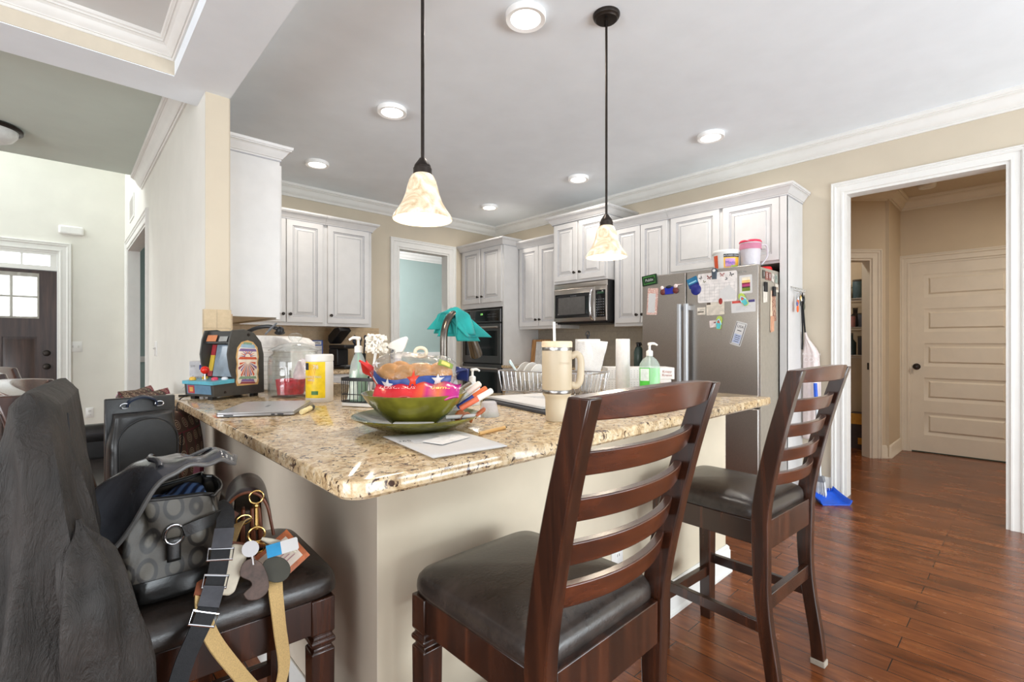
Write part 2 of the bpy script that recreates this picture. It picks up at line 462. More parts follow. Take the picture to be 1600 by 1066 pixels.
def bez(pts, n=8):
    """smooth curve through points (Catmull-Rom)"""
    P = [V(p) for p in pts]; out = []
    for i in range(len(P) - 1):
        p0 = P[max(0, i - 1)]; p1 = P[i]; p2 = P[i + 1]; p3 = P[min(len(P) - 1, i + 2)]
        for k in range(n):
            t = k / n
            out.append(.5 * ((2 * p1) + (p2 - p0) * t + (2 * p0 - 5 * p1 + 4 * p2 - p3) * t * t + (3 * p1 - p0 - 3 * p2 + p3) * t ** 3))
    out.append(P[-1]); return out
def ss(a, b, x):
    t = min(1, max(0, (x - a) / (b - a))); return t * t * (3 - 2 * t)
X_, Y_, Z_ = V((1, 0, 0)), V((0, 1, 0)), V((0, 0, 1))
# ================================================================ THE SETTING
CEILZ, BEAMZ = 2.74, 2.50
XF, YB = 4.35, 5.0           # fridge wall, kitchen back wall
b = MB(); b.box(-5, 8.2, -3.4, 7.6, -.05, 0); struct('floor', b, FLOOR)
b = MB(); b.box(.60, 8.2, -3.4, 5.12, CEILZ, CEILZ + .05); struct('ceiling_kitchen', b, CEIL)
b = MB(); b.box(-5, .62, -3.4, 3.1, 2.655, 2.70); struct('ceiling_tray', b, mat('ceiling_paint_grey', (214, 214, 212), .85, var=.01, scale=5))
# beams that frame the tray
b = MB()
b.box(.41, .67, -3.4, 3.19, BEAMZ, CEILZ + .02); b.box(-5, .41, 2.91, 3.19, BEAMZ, CEILZ + .02)
struct('ceiling_beam', b, CEIL)
CROWN = [(0, 0), (.010, 0), (.013, .004), (.013, .014), (.020, .014), (.020, .020), (.026, .024), (.036, .034), (.044, .048), (.050, .064), (.058, .076), (.068, .083), (.074, .083), (.074, .090), (.084, .092), (.088, .100), (.088, .118), (0, .118)]
def crown(name, path, z, mats, scale=1., up=True):
    m_ = MB(); m_.sweep(path, [(o * scale, h * scale) for o, h in CROWN], O=(0, 0, z)); return struct(name, m_, mats, angle=18)
b = MB()
b.sweep([(.41, -3.4), (.41, 2.91), (-5, 2.91)], [(0, 0), (.008, 0), (.010, .003), (.010, .012), (.016, .012), (.016, .017), (.024, .024), (.032, .036), (.038, .050), (.048, .058), (.054, .058), (.054, .066), (.062, .070), (.064, .085), (0, .085)], O=(0, 0, 2.57))
struct('trim_tray_crown', b, TRIM, angle=18)
b = MB(); b.sweep([(.41, 2.91), (-5, 2.91)], [(0, 0), (.004, 0), (.004, .066), (0, .066)], O=(0, 0, 2.504)); struct('trim_tray_fascia', b, mat('tray_fascia_lit_beige', (204, 194, 176), .7, var=.01))  # beige on this face alone: how light falls is put into its colour
# foyer hall ceiling, header and the tall foyer
b = MB(); b.box(-5, .555, 3.19, 5.73, CEILZ, CEILZ + .05); b.box(-5, .555, 5.63, 5.729, CEILZ + .049, 5.4); struct('ceiling_hall', b, CEIL_SAGE)
b = MB(); b.box(-5, 4.6, 5.73, 7.6, 5.4, 5.45); struct('ceiling_foyer', b, CEIL)
# pillar wall: foyer face, kitchen face, opening to the dining room
b = MB()
b.box(.555, .61, 2.98, 5.361, 0, CEILZ, 0); b.box(.555, .61, 5.361, 7.071, 2.249, CEILZ, 0); b.box(.555, .61, 7.071, 7.45, 0, CEILZ, 0)
b.box(.555, .665, 5.0, 7.45, CEILZ, 5.4, 0)
b.box(.61, .665, 2.98, 5.361, 0, CEILZ, 1); b.box(.61, .665, 5.361, 7.071, 2.249, CEILZ, 1); b.box(.61, .665, 7.071, 7.45, 0, CEILZ, 1)
b.box(.5549, .6651, 2.972, 2.98, 0, BEAMZ, 2)
struct('wall_pillar', b, [WALL_FOYER, WALL_TEAL, WALL_BEIGE])
b = MB(); b.box(.665, .672, 2.98, 5.0, 0, CEILZ); struct('wall_kitchen_left', b, WALL_BEIGE)
# kitchen back wall with the opening to the dining room
OX0, OX1, OZ = 2.85, 3.56, 2.285
b = MB()
b.box(.672, OX0, YB, YB + .06, 0, CEILZ); b.box(OX1, 5.9, YB, YB + .06, 0, CEILZ); b.box(OX0, OX1, YB, YB + .06, OZ, CEILZ)
b.box(.672, OX0, YB + .06, YB + .12, 0, CEILZ, 1); b.box(OX1, 5.9, YB + .06, YB + .12, 0, CEILZ, 1); b.box(OX0, OX1, YB + .06, YB + .12, OZ, CEILZ, 1)
struct('wall_kitchen_back', b, [WALL_BEIGE, WALL_TEAL])
# fridge wall with the cased opening to the hall
HY0, HY1, HZ_ = .092, .972, 2.315
b = MB()
for x0, x1, k in ((XF, XF + .06, 0), (XF + .06, XF + .12, 1)):
    b.box(x0, x1, HY1, YB, 0, CEILZ, k); b.box(x0, x1, -3.4, HY0, 0, CEILZ, k); b.box(x0, x1, HY0, HY1, HZ_, CEILZ, k)
struct('wall_fridge', b, [WALL_BEIGE, WALL_HALL])
# foyer front wall
b = MB()
b.box(-1.13, -.99, 7.45, 7.6, 0, 5.4); b.box(-5, -1.13, 7.45, 7.6, 0, 5.4)
b.box(-.052 + .03, .665, 7.45, 7.6, 0, 5.4); b.box(-.99, -.022, 7.45, 7.6, 2.2, 5.4)
struct('wall_foyer_front', b, WALL_FOYER)
b = MB(); b.box(-5, -4.9, 3.19, 7.45, 0, 5.4); struct('wall_foyer_left', b, WALL_FOYER)
# dining room
b = MB(); b.box(.665, 5.9, 7.40, 7.5, 0, CEILZ); struct('wall_dining_front', b, WALL_TEAL)
b = MB(); b.box(5.8, 5.9, 5.12, 7.4, 0, CEILZ); struct('wall_dining_right', b, WALL_TEAL)
b = MB(); b.box(.665, 5.9, 5.12, 7.4, CEILZ, CEILZ + .05); struct('ceiling_dining', b, CEIL)
crown('trim_dining_crown', [(5.8, 7.40), (.665, 7.40)], CEILZ - .118, TRIM)
b = MB(); b.box(.665, 5.8, 7.38, 7.40, .96, 1.01); b.box(.665, 5.8, 7.385, 7.40, .94, .96); struct('trim_dining_rail', b, TRIM)
# back hall beyond the cased opening
b = MB(); b.box(6.75, 6.87, -1.6, .02, 0, CEILZ); b.box(6.75, 6.87, .905, 3, 0, CEILZ); b.box(6.75, 6.87, .02, .905, 2.035, CEILZ); b.box(6.87, 6.9, -.2, 1.1, 0, 2.2)
struct('wall_hall_far', b, WALL_HALL)
b = MB(); b.box(4.47, 6.75, -1.7, -1.6, 0, CEILZ); struct('wall_hall_right', b, WALL_HALL)
b = MB(); b.box(4.47, 6.9, 2.9, 3.0, 0, CEILZ); struct('wall_hall_left', b, WALL_HALL)
# diagonal pantry wall (runs square to the line of sight) and its short return
DG = V((-.7320, .6813, 0)); DN = V((-.6813, -.7320, 0)); DO = V((6.172, .985, 0))   # along the wall, out of its face, its right corner
b = MB()
def dbox(mb, t0, t1, n0, n1, z0, z1, m=None):
    mb.prism([(t0, n0), (t1, n0), (t1, n1), (t0, n1)], z0, z1, O=DO, A=DG, B=DN, m=m)
PT0, PT1, PH = .187, .90, 2.03
dbox(b, 0, PT0, -.11, 0, 0, CEILZ); dbox(b, PT0, PT1, -.11, 0, PH, CEILZ); dbox(b, PT1, 2.25, -.11, 0, 0, CEILZ)
b.box(6.14, 6.75, .985, 1.07, 0, CEILZ)
struct('wall_pantry', b, WALL_HALL)
HC = mat('hall_ceiling_paint', (206, 194, 174), .85, var=.01)
b = MB(); b.box(4.47, 6.76, -1.6, 2.9, CEILZ - .004, CEILZ); struct('ceiling_back_hall', b, HC)

# crowns of the kitchen and the halls
crown('trim_crown_fridge_wall', [(XF, -3.4), (XF, YB), (.672, YB), (.672, 3.0)], CEILZ - .118, TRIM)
b = MB(); b.sweep([(.555, 3.19), (.555, 5.73)], CROWN, O=(0, 0, CEILZ - .118))
struct('trim_hall_crown', b, TRIM, angle=18)
HC2 = [(6.75, -1.6), (6.75, .985), (DO.x, DO.y), tuple((DO + DG * 2.25).xy)]
b = MB(); b.sweep(HC2, CROWN, O=(0, 0, CEILZ - .122)); struct('trim_back_hall_crown', b, TRIM_HALL, angle=18)

# casings: profile across the width (offset outwards, height off the wall)
CASING = [(0, 0), (0, .012), (.005, .016), (.018, .016), (.020, .012), (.058, .012), (.060, .018), (.070, .022), (.073, .018), (.084, .018), (.086, .025), (.096, .026), (.1, .022), (.1, 0)]
def casing(name, A0, A1, top, O, A, N, mats, w=.1, jamb=.12, base=0., jm=None, legs=True):
    """cased opening from a0 to a1 along A, jamb lining the wall thickness behind"""
    m_ = MB(); s_ = w / .1
    P = [(A0, base), (A0, top), (A1, top), (A1, base)]
    m_.sweep(P, [(o * s_, h) for o, h in CASING], O=O, A=A, B=Z_, N=N)
    O, A, N = V(O), V(A), V(N)
    t = .018
    if jamb:
        for a0, a1 in ((A0 - .002, A0 + t), (A1 - t, A1 + .002)):
            m_.prism([(a0, base), (a1, base), (a1, top), (a0, top)], -jamb, .004, O=O, A=A, B=Z_, N=N)
        m_.prism([(A0 + t, top - t), (A1 - t, top - t), (A1 - t, top + .002), (A0 + t, top + .002)], -jamb, .0039, O=O, A=A, B=Z_, N=N)
    return struct(name, m_, mats, angle=18)
casing('trim_hall_opening', -HY1, -HY0, HZ_, (XF, 0, 0), -Y_, -X_, TRIM, w=.08)
casing('trim_dining_opening', OX0, OX1, OZ, (0, YB, 0), X_, -Y_, TRIM, w=.105)
casing('trim_foyer_doorway', -7.071, -5.361, 2.249, (.555, 0, 0), -Y_, -X_, TRIM, w=.105, jamb=.11)
casing('trim_hall_door', -.905, -.02, 2.035, (6.75, 0, 0), -Y_, -X_, TRIM_HALL, w=.09, jamb=.12)
casing('trim_pantry_door', -PT1, -PT0, PH, DO, -DG, DN, TRIM_HALL, w=.095, jamb=.11)
casing('trim_front_door', -.99, -.022, 2.2, (0, 7.45, 0), X_, -Y_, TRIM, w=.1, jamb=.1)
BASEB = [(0, 0), (.02, 0), (.02, .012), (.014, .02), (.014, .105), (.011, .112), (.011, .122), (.004, .132), (0, .132)]
def baseboard(name, path, mats, flip=False, parent=None):
    m_ = MB(); m_.sweep(path, [((-o if flip else o), h) for o, h in BASEB]); return struct(name, m_, mats, parent)
baseboard('baseboard_fridge_wall', [(XF, HY1 + .08), (XF, 1.24)], TRIM)
baseboard('baseboard_fridge_wall_right', [(XF, -3.3), (XF, HY0 - .08)], TRIM)
baseboard('baseboard_pantry', [(6.75, .985), (DO.x, DO.y), tuple((DO + DG * (PT0 - .095)).xy)], TRIM_HALL)
baseboard('baseboard_hall_far', [(6.75, -1.6), (6.75, .02 - .09)], TRIM_HALL)
baseboard('baseboard_foyer_wall', [(.555, 5.256), (.555, 2.98)], TRIM, flip=True)
baseboard('baseboard_foyer_front', [(.555, 7.45), (.08, 7.45)], TRIM)
baseboard('baseboard_dining', [(5.8, 7.40), (.665, 7.40)], TRIM)

# ---------------------------------------------------------------- half wall under the worktop
b = MB()
b.box(.555, .61, 1.07, 2.972, 0, .875, 0); b.box(.61, .665, 1.18, 2.972, 0, .875, 1)
struct('wall_peninsula_left', b, [WALL_GREIGE, WALL_CREAM])
b = MB(); b.box(.5552, 2.49, 1.069, 1.18, 0, .875, 0)
struct('wall_peninsula_front', b, WALL_CREAM)
b = MB()
b.box(.553, .5552, 1.069, 1.18, 0, .875); struct('wall_peninsula_corner', b, WALL_GREIGE)
baseboard('baseboard_peninsula_left', [(.553, 2.972), (.553, 1.05)], TRIM, flip=True)
b = MB(); b.sweep([(.553, 1.069), (2.49, 1.069), (2.49, 1.18)], [(-o * 1.25, h * 1.05) for o, h in BASEB]); struct('baseboard_peninsula_front', b, TRIM)
# outlet low on the half wall
def plate(name, label, O, A, N, w, h, kind='outlet', parent=None, mats=None):
    t = thing(name, label, 'outlet' if kind == 'outlet' else 'light switch', O)
    O, A, N = V(O), V(A), V(N)
    m_ = MB(); m_.panel(O - A * w / 2 - Z_ * h / 2, A, Z_, N, w, h, [(.004, .003, 0)], thick=.003)
    obj('cover_plate', m_, WHITEPL, t, world=True)
    if kind == 'outlet':
        for dz in (-.021, .021):
            q = MB(); c = O + Z_ * dz + N * .006
            q.panel(c - A * .016 - Z_ * .014, A, Z_, N, .032, .028, [(.003, .001, 0)], thick=.001)
            for da in (-.006, .006): q.prism([(da - .0012, -.005), (da + .0012, -.005), (da + .0012, .005), (da - .0012, .005)], .002, .0026, O=c, A=A, B=Z_, N=N, m=1)
            obj('socket', q, [WHITEPL, INK], t, world=True)
    else:
        k = 2 if w > .1 else 1
        for i in range(k):
            q = MB(); c = O + A * (.046 * (i - (k - 1) / 2))
            q.prism([(-.005, -.012), (.005, -.012), (.005, .012), (-.005, .012)], .004, .009, O=c, A=A, B=Z_, N=N)
            q.prism([(-.003, -.004), (.003, -.004), (.003, .008), (-.003, .008)], .008, .018, O=c, A=A, B=Z_, N=N)
            obj('toggle', q, mat('switch_toggle', (206, 204, 198), .4), t, world=True)
    return t
plate('wall_outlet', 'white outlet low on the cream half wall behind the nearest stool', (1.535, 1.069, .392), X_, -Y_, .072, .115)
plate('wall_outlet', 'white outlet low on the foyer wall right of the front door', (.235, 7.45, .364), X_, -Y_, .072, .115)
plate('light_switch', 'white double light switch plate right of the dark front door', (.113, 7.45, 1.13), X_, -Y_, .118, .118, 'switch')
plate('light_switch', 'white switch plate on the pale wall left of the pillar', (.555, 4.802, 1.126), -Y_, -X_, .118, .118, 'switch')

# ---------------------------------------------------------------- doors
# hall door: five raised panels
d = thing('door_2', 'cream five panel door with a black knob at the end of the hall', 'door', (6.76, .46, 0)); d['kind'] = 'structure'
b = MB(); HD0, HD1 = .026, .899
b.box(6.775, 6.80, HD0, HD1, .012, 2.03, 0)
lw = HD1 - HD0; st = .115; ph = .245; gap = .122
zs = [.19 + i * (ph + gap) for i in range(5)]
edges = [.012] + [z for q in zs for z in (q, q + ph)] + [2.03]
b.box(6.755, 6.775, HD0, HD0 + st, .012, 2.03); b.box(6.755, 6.775, HD1 - st, HD1, .012, 2.03)
for i in range(0, len(edges), 2): b.box(6.755, 6.775, HD0 + st, HD1 - st, edges[i], edges[i + 1])
obj('door_leaf', b, TRIM_HALL, d, world=True)
for z in zs:
    q = MB(); q.panel((6.775, HD1 - st, z), -Y_, Z_, -X_, lw - 2 * st, ph, [(.0, .014, 0), (.022, .004, 0), (.035, .004, 0), (.05, .016, 0)], thick=.003)
    obj('door_panel', q, TRIM_HALL, d, world=True)
def knob(mb, O, N, r=.028, L=.055, rose=.034):
    N = V(N); R = Z_.rotation_difference(N).to_matrix()
    mb.lathe([(0, 0), (rose, 0), (rose, .006), (rose * .7, .01), (.01, .014), (.009, L * .45), (r * .7, L * .6), (r, L * .8), (r * .9, L * .96), (r * .5, L * 1.04), (0, L * 1.05)], O, 20, R=R)
b = MB(); knob(b, (6.755, .846, .918), (-1, 0, 0)); lab(obj('door_knob', b, BRONZE, d, world=True), 'black round door knob')
b = MB(); b.box(6.752, 6.778, HD0, HD1, 0, .011); obj('door_sweep', b, mat('door_sweep_green', (44, 62, 54), .7), d, world=True)
b = MB(); b.prism([(-.002, -.03), (.006, -.03), (.006, -.008), (-.002, -.008)], .90, .97, O=DO + DG * (PT0 + .015), A=DG, B=DN, m=0)
struct('trim_pantry_strike', b, BRONZE)
# front door with a six-light window and a curtain, transom above
d = thing('door_1', 'dark wood front door with a glazed top half in the foyer', 'door', (-.5, 7.5, 0)); d['kind'] = 'structure'
FX0, FX1, FT = -.97, -.042, 1.975
b = MB(); GX0, GX1, GZ0, GZ1 = -.80, -.20, 1.462, 1.90
b.box(FX0, GX0, 7.47, 7.515, .01, FT); b.box(GX1, FX1, 7.47, 7.515, .01, FT); b.box(GX0, GX1, 7.47, 7.515, GZ1, FT); b.box(GX0, GX1, 7.47, 7.515, 1.24, GZ0)
b.box(GX0, GX1, 7.47, 7.515, .01, .16); b.box(-.53, -.47, 7.47, 7.515, .16, 1.24); b.box(GX0, GX1, 7.49, 7.515, .16, 1.24)
obj('door_leaf', b, DOORWOOD, d, world=True)
for x0, x1 in ((GX0, -.53), (-.47, GX1)):
    q = MB(); q.panel((x0, 7.49, .16), X_, Z_, -Y_, x1 - x0, 1.08, [(.02, .002, 0), (.03, .008, 0)], thick=.004); obj('door_panel', q, DOORWOOD, d, world=True)
SKYLIT = mat('bright_overcast_glass', (250, 252, 255), .1, var=0, emit=(236, 244, 255), estr=2.4)
q = MB(); q.box(GX0 - .005, GX1 + .005, 7.495, 7.50, GZ0 - .005, GZ1 + .005); obj('glass', q, SKYLIT, d, world=True)
q = MB()
for fx in (1 / 3, 2 / 3): x = GX0 + (GX1 - GX0) * fx; q.box(x - .011, x + .011, 7.478, 7.496, GZ0, GZ1)
q.box(GX0, GX1, 7.479, 7.496, 1.67, 1.69)
obj('muntin', q, mat('muntin_shade', (120, 124, 128), .5), d, world=True)
CURT = m_film('sheer_curtain', (232, 228, 218), t=.55, rough=.9)
q = MB(); q.grid(lambda u, v: (GX0 - .015 + (GX1 - GX0 + .03) * u, 7.462 + .004 * math.sin(u * 46), GZ0 - .02 + (GZ1 - GZ0 + .06) * v), 60, 4); lab(obj('curtain', q, CURT, d, world=True), 'sheer white curtain over the glass')
for z in (.911, 1.06):
    q = MB(); knob(q, (-.125, 7.47, z), (0, -1, 0), r=.03 if z < 1 else .027, L=.05 if z < 1 else .03); lab(obj('door_knob' if z < 1 else 'deadbolt', q, BRONZE, d, world=True), 'dark bronze knob' if z < 1 else 'dark bronze deadbolt')
d = thing('window_1', 'white transom window of bright panes above the front door', 'window', (-.5, 7.5, 2.0)); d['kind'] = 'structure'
b = MB()
b.box(FX0, FX1, 7.455, 7.53, 1.98, 2.03); b.box(FX0, FX1, 7.455, 7.53, 2.15, 2.19)
for x0, x1 in ((FX0, FX0 + .055), (FX1 - .055, FX1), (-.33, -.31), (-.55, -.53), (-.77, -.75)): b.box(x0, x1, 7.46, 7.53, 2.03, 2.15)
obj('window_frame', b, TRIM, d, world=True)
q = MB(); q.box(FX0, FX1, 7.50, 7.505, 2.02, 2.16); obj('glass', q, SKYLIT, d, world=True)

# return air vent, chime, smoke detector
d = thing('air_vent', 'small white return air vent high on the foyer wall', 'air vent', (.555, 6.6, 2.62))
q = MB(); q.panel((.555, 6.82, 2.50), -Y_, Z_, -X_, .42, .25, [(.003, .003, 0), (.022, .004, 0), (.026, -.002, 0)], thick=.006); obj('frame', q, TRIM, d, world=True)
q = MB()
for i in range(9): q.obox((.549, 6.61, 2.535 + i * .0225), (.012, .36, .003), Matrix.Rotation(.7, 3, 'Y'))
obj('louvres', q, TRIM, d, world=True)
b = MB(); b.cbox((.077, 7.427, 2.45), (.215, .048, .10)); tag(obj('door_chime', b, WHITEPL, bevel=.02, bseg=3), 'white door chime box on the foyer wall above the door casing', 'door chime')
d = thing('smoke_detector', 'white round smoke detector on the back hall ceiling', 'smoke detector', (6.22, .70, 2.69))
q = MB(); q.lathe([(0, -.004), (.062, -.004), (.07, .008), (.072, .036), (0, .036)], (6.22, .70, 2.70), 28); obj('housing', q, WHITEPL, d, world=True)
q = MB(); q.lathe([(0, 0), (.026, 0), (.03, .008), (0, .008)], (6.22, .70, 2.69), 20); obj('cover', q, WHITEPL, d, world=True)
# foyer hall flush light
d = thing('ceiling_light', 'flush ceiling light with a dark bronze ring in the foyer hall', 'ceiling light', (-.385, 5.09, 2.74 - .13))
q = MB(); q.lathe([(.06, 0), (.165, 0), (.178, -.012), (.178, -.032), (.165, -.036), (.150, -.030), (.06, -.02)], (-.385, 5.09, 2.739), 40); obj('ring', q, BRONZE, d, world=True)
q = MB(); q.lathe([(.155, 0), (.150, -.03), (.125, -.065), (.08, -.088), (.02, -.096), (0, -.097)], (-.385, 5.09, 2.709), 40); lab(obj('glass_bowl', q, mat('alabaster_glass', (206, 208, 206), .3, var=.1, scale=12), d, world=True), 'frosted white glass bowl')

# foyer rug
b = MB(); b.box(-1.1, -.06, 6.2, 7.2, .001, .012)
n = Nodes('rug_weave'); v_ = n.coord(); f_ = n.noise(v_, 26, 6, .75, 1.2)
n.base(n.ramp(f_, [(.38, (96, 92, 84)), (.47, (206, 202, 188)), (.56, (120, 116, 104)), (.66, (222, 218, 204))])); n.set(Roughness=.95)
tag(obj('rug', b, n.m), 'pale patterned rug on the floor before the front door', 'rug')
# ================================================================ CABINETS AND APPLIANCES
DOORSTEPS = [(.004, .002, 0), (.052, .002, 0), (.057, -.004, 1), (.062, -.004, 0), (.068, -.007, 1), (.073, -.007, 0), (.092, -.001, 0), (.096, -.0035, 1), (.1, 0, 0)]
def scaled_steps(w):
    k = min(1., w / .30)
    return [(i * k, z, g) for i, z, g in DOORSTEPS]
def cab_door(parent, O, A, N, w, h, knob_side=None, knob_top=False, kn=True):
    """raised panel door; O the lower corner (world) of its back, A along its width"""
    O, A, N = V(O), V(A).normalized(), V(N).normalized()
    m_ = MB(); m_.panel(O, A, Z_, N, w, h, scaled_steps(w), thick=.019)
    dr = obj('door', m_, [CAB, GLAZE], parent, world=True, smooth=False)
    if knob_side:
        a = .027 if knob_side == 'L' else w - .027
        z = h - .075 if knob_top else .075
        q = MB(); R = Z_.rotation_difference(N).to_matrix()
        q.lathe([(0, 0), (.008, 0), (.008, .003), (.0045, .006), (.0045, .012), (.011, .016), (.0145, .021), (.0135, .027), (.008, .03), (0, .0305)], O + A * a + Z_ * z + N * .021, 16, R=R)
        lab(obj('knob', q, BRONZE, dr, world=True), 'round dark bronze knob')
    return dr
CCROWN = [(0, 0), (.006, 0), (.006, .009), (.012, .010), (.016, .018), (.028, .032), (.036, .046), (.044, .052), (.052, .054), (.052, .060), (.058, .062), (.060, .078), (0, .078)]
def cab_crown(parent, path, z):
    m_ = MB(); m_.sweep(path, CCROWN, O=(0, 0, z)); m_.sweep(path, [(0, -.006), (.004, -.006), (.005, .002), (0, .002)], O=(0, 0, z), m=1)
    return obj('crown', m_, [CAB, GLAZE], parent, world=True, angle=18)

UB = 1.335                       # underside of the wall cabinets
# --- wall cabinets on the back wall: a double and a single door cabinet
def back_cab(label, x0, x1, doors, crown_path):
    t = thing('wall_cabinet', label, 'cabinet', ((x0 + x1) / 2, 4.85, UB))
    q = MB(); q.box(x0, x1, 4.672, 4.999, UB, 2.33); obj('body', q, CAB, t, world=True)
    for a0, a1, ks in doors: cab_door(t, (a0, 4.672, UB + .03), X_, -Y_, a1 - a0, 2.335 - UB - .05, ks)
    cab_crown(t, crown_path, 2.318)
    return t
back_cab('white glazed wall cabinet with one wide door, left of the dining room opening', 1.862, 2.352, [(1.889, 2.318, 'L')], [(2.352, 4.999), (2.352, 4.653), (1.863, 4.653)])
back_cab('white glazed double door wall cabinet over the glass jar on the back wall', 1.13, 1.861, [(1.155, 1.50, 'R'), (1.508, 1.842, 'L')], [(1.861, 4.653), (1.131, 4.653)])
# --- end cabinet on the pillar wall, plain side towards the room
t = thing('wall_cabinet', 'white wall cabinet with a plain end panel hung beside the beige pillar', 'cabinet', (.83, 3.6, 1.325))
q = MB(); q.box(.673, .945, 3.10, 4.60, 1.325, 2.28); obj('body', q, CAB, t, world=True)
q = MB(); q.box(.945, .965, 3.10, 4.60, 1.315, 2.29); obj('face_frame', q, CAB, t, world=True)
for y in (3.13, 3.62, 4.11): cab_door(t, (.965, y, 1.355), Y_, X_, .45, .90, 'R')
cab_crown(t, [(.966, 4.60), (.966, 3.10), (.673, 3.10)], 2.272)

# --- fridge wall, from the corner: oven tower, double wall cabinet, microwave cabinet, double wall cabinet, fridge surround
t = thing('oven_cabinet', 'tall white cabinet tower built around the wall oven in the corner', 'cabinet', (4.05, 4.59, 0))
q = MB(); q.box(3.76, 4.345, 4.18, 4.20, .10, 2.33); q.box(3.76, 4.345, 4.965, 4.995, .10, 2.33); q.box(3.76, 4.345, 4.20, 4.965, 1.60, 2.33); q.box(3.76, 4.345, 4.20, 4.965, .10, .35); q.box(4.33, 4.345, 4.20, 4.965, .35, 1.60); q.box(3.82, 4.345, 4.18, 4.995, 0, .10)
obj('body', q, CAB, t, world=True)
cab_door(t, (3.76, 4.945, 1.66), -Y_, -X_, .345, .665, 'R')
cab_door(t, (3.76, 4.572, 1.66), -Y_, -X_, .365, .665, 'L')
cab_crown(t, [(4.345, 4.18), (3.74, 4.18), (3.74, 4.995)][::1], 2.322)
# wall oven
t = thing('wall_oven', 'black and stainless double wall oven with a green clock display', 'oven', (3.9, 4.58, .36))
q = MB(); q.box(3.765, 4.25, 4.21, 4.955, .36, 1.585); obj('body', q, BLACKPL, t, world=True)
q = MB(); q.panel((3.765, 4.95, 1.42), -Y_, Z_, -X_, .735, .16, [(.004, .004, 0)], thick=.018, m0=0)
pn = obj('control_panel', q, m_steel('dark_stainless', (104, 102, 102), .32, (2, 160, 160)), t, world=True)
q = MB(); q.panel((3.742, 4.92, 1.435), -Y_, Z_, -X_, .675, .128, [(.002, .001, 0)], thick=.002); obj('touch_glass', q, BLACKGLASS, pn, world=True)
q = MB(); q.text('2:35', .026, (3.7385, 4.56, 1.52), -Y_, Z_)
lab(obj('clock_digits', q, m_emit('green_display', (150, 230, 120), 2.), pn, world=True), 'green lit clock digits')
q = MB()
for i in range(6):
    for j in range(2): q.cbox((3.7388, 4.44 - i * .028, 1.485 + j * .03), (.001, .012, .004))
for i in range(5): q.cbox((3.7388, 4.82 - i * .03, 1.47), (.001, .014, .004))
obj('key_marks', q, GREYPL, pn, world=True)
def oven_door(z0, z1):
    q = MB(); q.panel((3.765, 4.95, z0), -Y_, Z_, -X_, .735, z1 - z0, [(.004, .004, 0)], thick=.02)
    dr = obj('oven_door', q, MATS['dark_stainless'], t, world=True)
    q = MB(); q.panel((3.741, 4.89, z0 + .09), -Y_, Z_, -X_, .615, z1 - z0 - .175, [(.01, .0015, 0)], thick=.001); obj('window', q, BLACKGLASS, dr, world=True)
    q = MB(); hz = z1 - .045
    q.tube([(3.70, 4.93, hz), (3.70, 4.23, hz)], .012, 12)
    for y in (4.90, 4.26): q.tube([(3.742, y, hz), (3.70, y, hz)], .008, 8)
    lab(obj('handle', q, STEEL, dr, world=True), 'brushed steel bar handle')
oven_door(.93, 1.405); oven_door(.42, .915)

def fr_cab(label, y0, y1, x0, z0, z1, doors, path, kn=True, stile=0):
    t = thing('wall_cabinet', label, 'cabinet', (4.2, (y0 + y1) / 2, z0))
    q = MB(); q.box(x0 + .02, 4.345, y0, y1, z0, z1); obj('body', q, CAB, t, world=True)
    for yl, yr, dz0, dz1, ks in doors: cab_door(t, (x0 + .02, yl, dz0), -Y_, -X_, yl - yr, dz1 - dz0, ks)
    if path: cab_crown(t, path, z1 - .012)
    return t
XU = 3.985
fr_cab('white double door wall cabinet between the oven tower and the microwave', 3.525, 4.178, XU, UB, 2.30, [(4.155, 3.845, UB + .03, 2.285, 'R'), (3.838, 3.535, UB + .03, 2.285, 'L')], [(XU, 3.527), (XU, 4.178)][::1])
XM = 3.875
fr_cab('taller white double door cabinet standing proud above the microwave', 2.815, 3.523, XM, 1.80, 2.45, [(3.50, 3.185, 1.825, 2.425, 'R'), (3.165, 2.84, 1.825, 2.425, 'L')], [(4.345, 2.815), (XM, 2.815), (XM, 3.523), (4.345, 3.523)])
fr_cab('white double door wall cabinet between the microwave and the fridge', 2.22, 2.813, XU, UB, 2.30, [(2.795, 2.515, UB + .03, 2.285, 'R'), (2.508, 2.235, UB + .03, 2.285, 'L')], [(XU, 2.222), (XU, 2.813)])
# surround of the fridge: cabinet over it and a full height end panel
t = thing('fridge_cabinet', 'white cabinet over the fridge with a full height end panel', 'cabinet', (4.2, 1.73, 0))
q = MB(); q.box(XU + .02, 4.345, 1.272, 2.218, 1.785, 2.30); obj('body', q, CAB, t, world=True)
q = MB(); q.box(XU, 4.349, 1.252, 1.272, 0, 2.30); q.box(XU - .004, XU + .02, 1.252, 1.30, 0, 2.30); lab(obj('end_panel', q, CAB, t, world=True), 'full height white end panel')
q = MB(); q.box(4.33, 4.345, 1.272, 2.218, 0, 1.785); obj('back_panel', q, CHOC, t, world=True)
cab_door(t, (XU + .02, 2.20, 1.805), -Y_, -X_, .435, .485); cab_door(t, (XU + .02, 1.735, 1.805), -Y_, -X_, .43, .485)
cab_crown(t, [(4.345, 1.252), (XU, 1.252), (XU, 2.22)], 2.288)

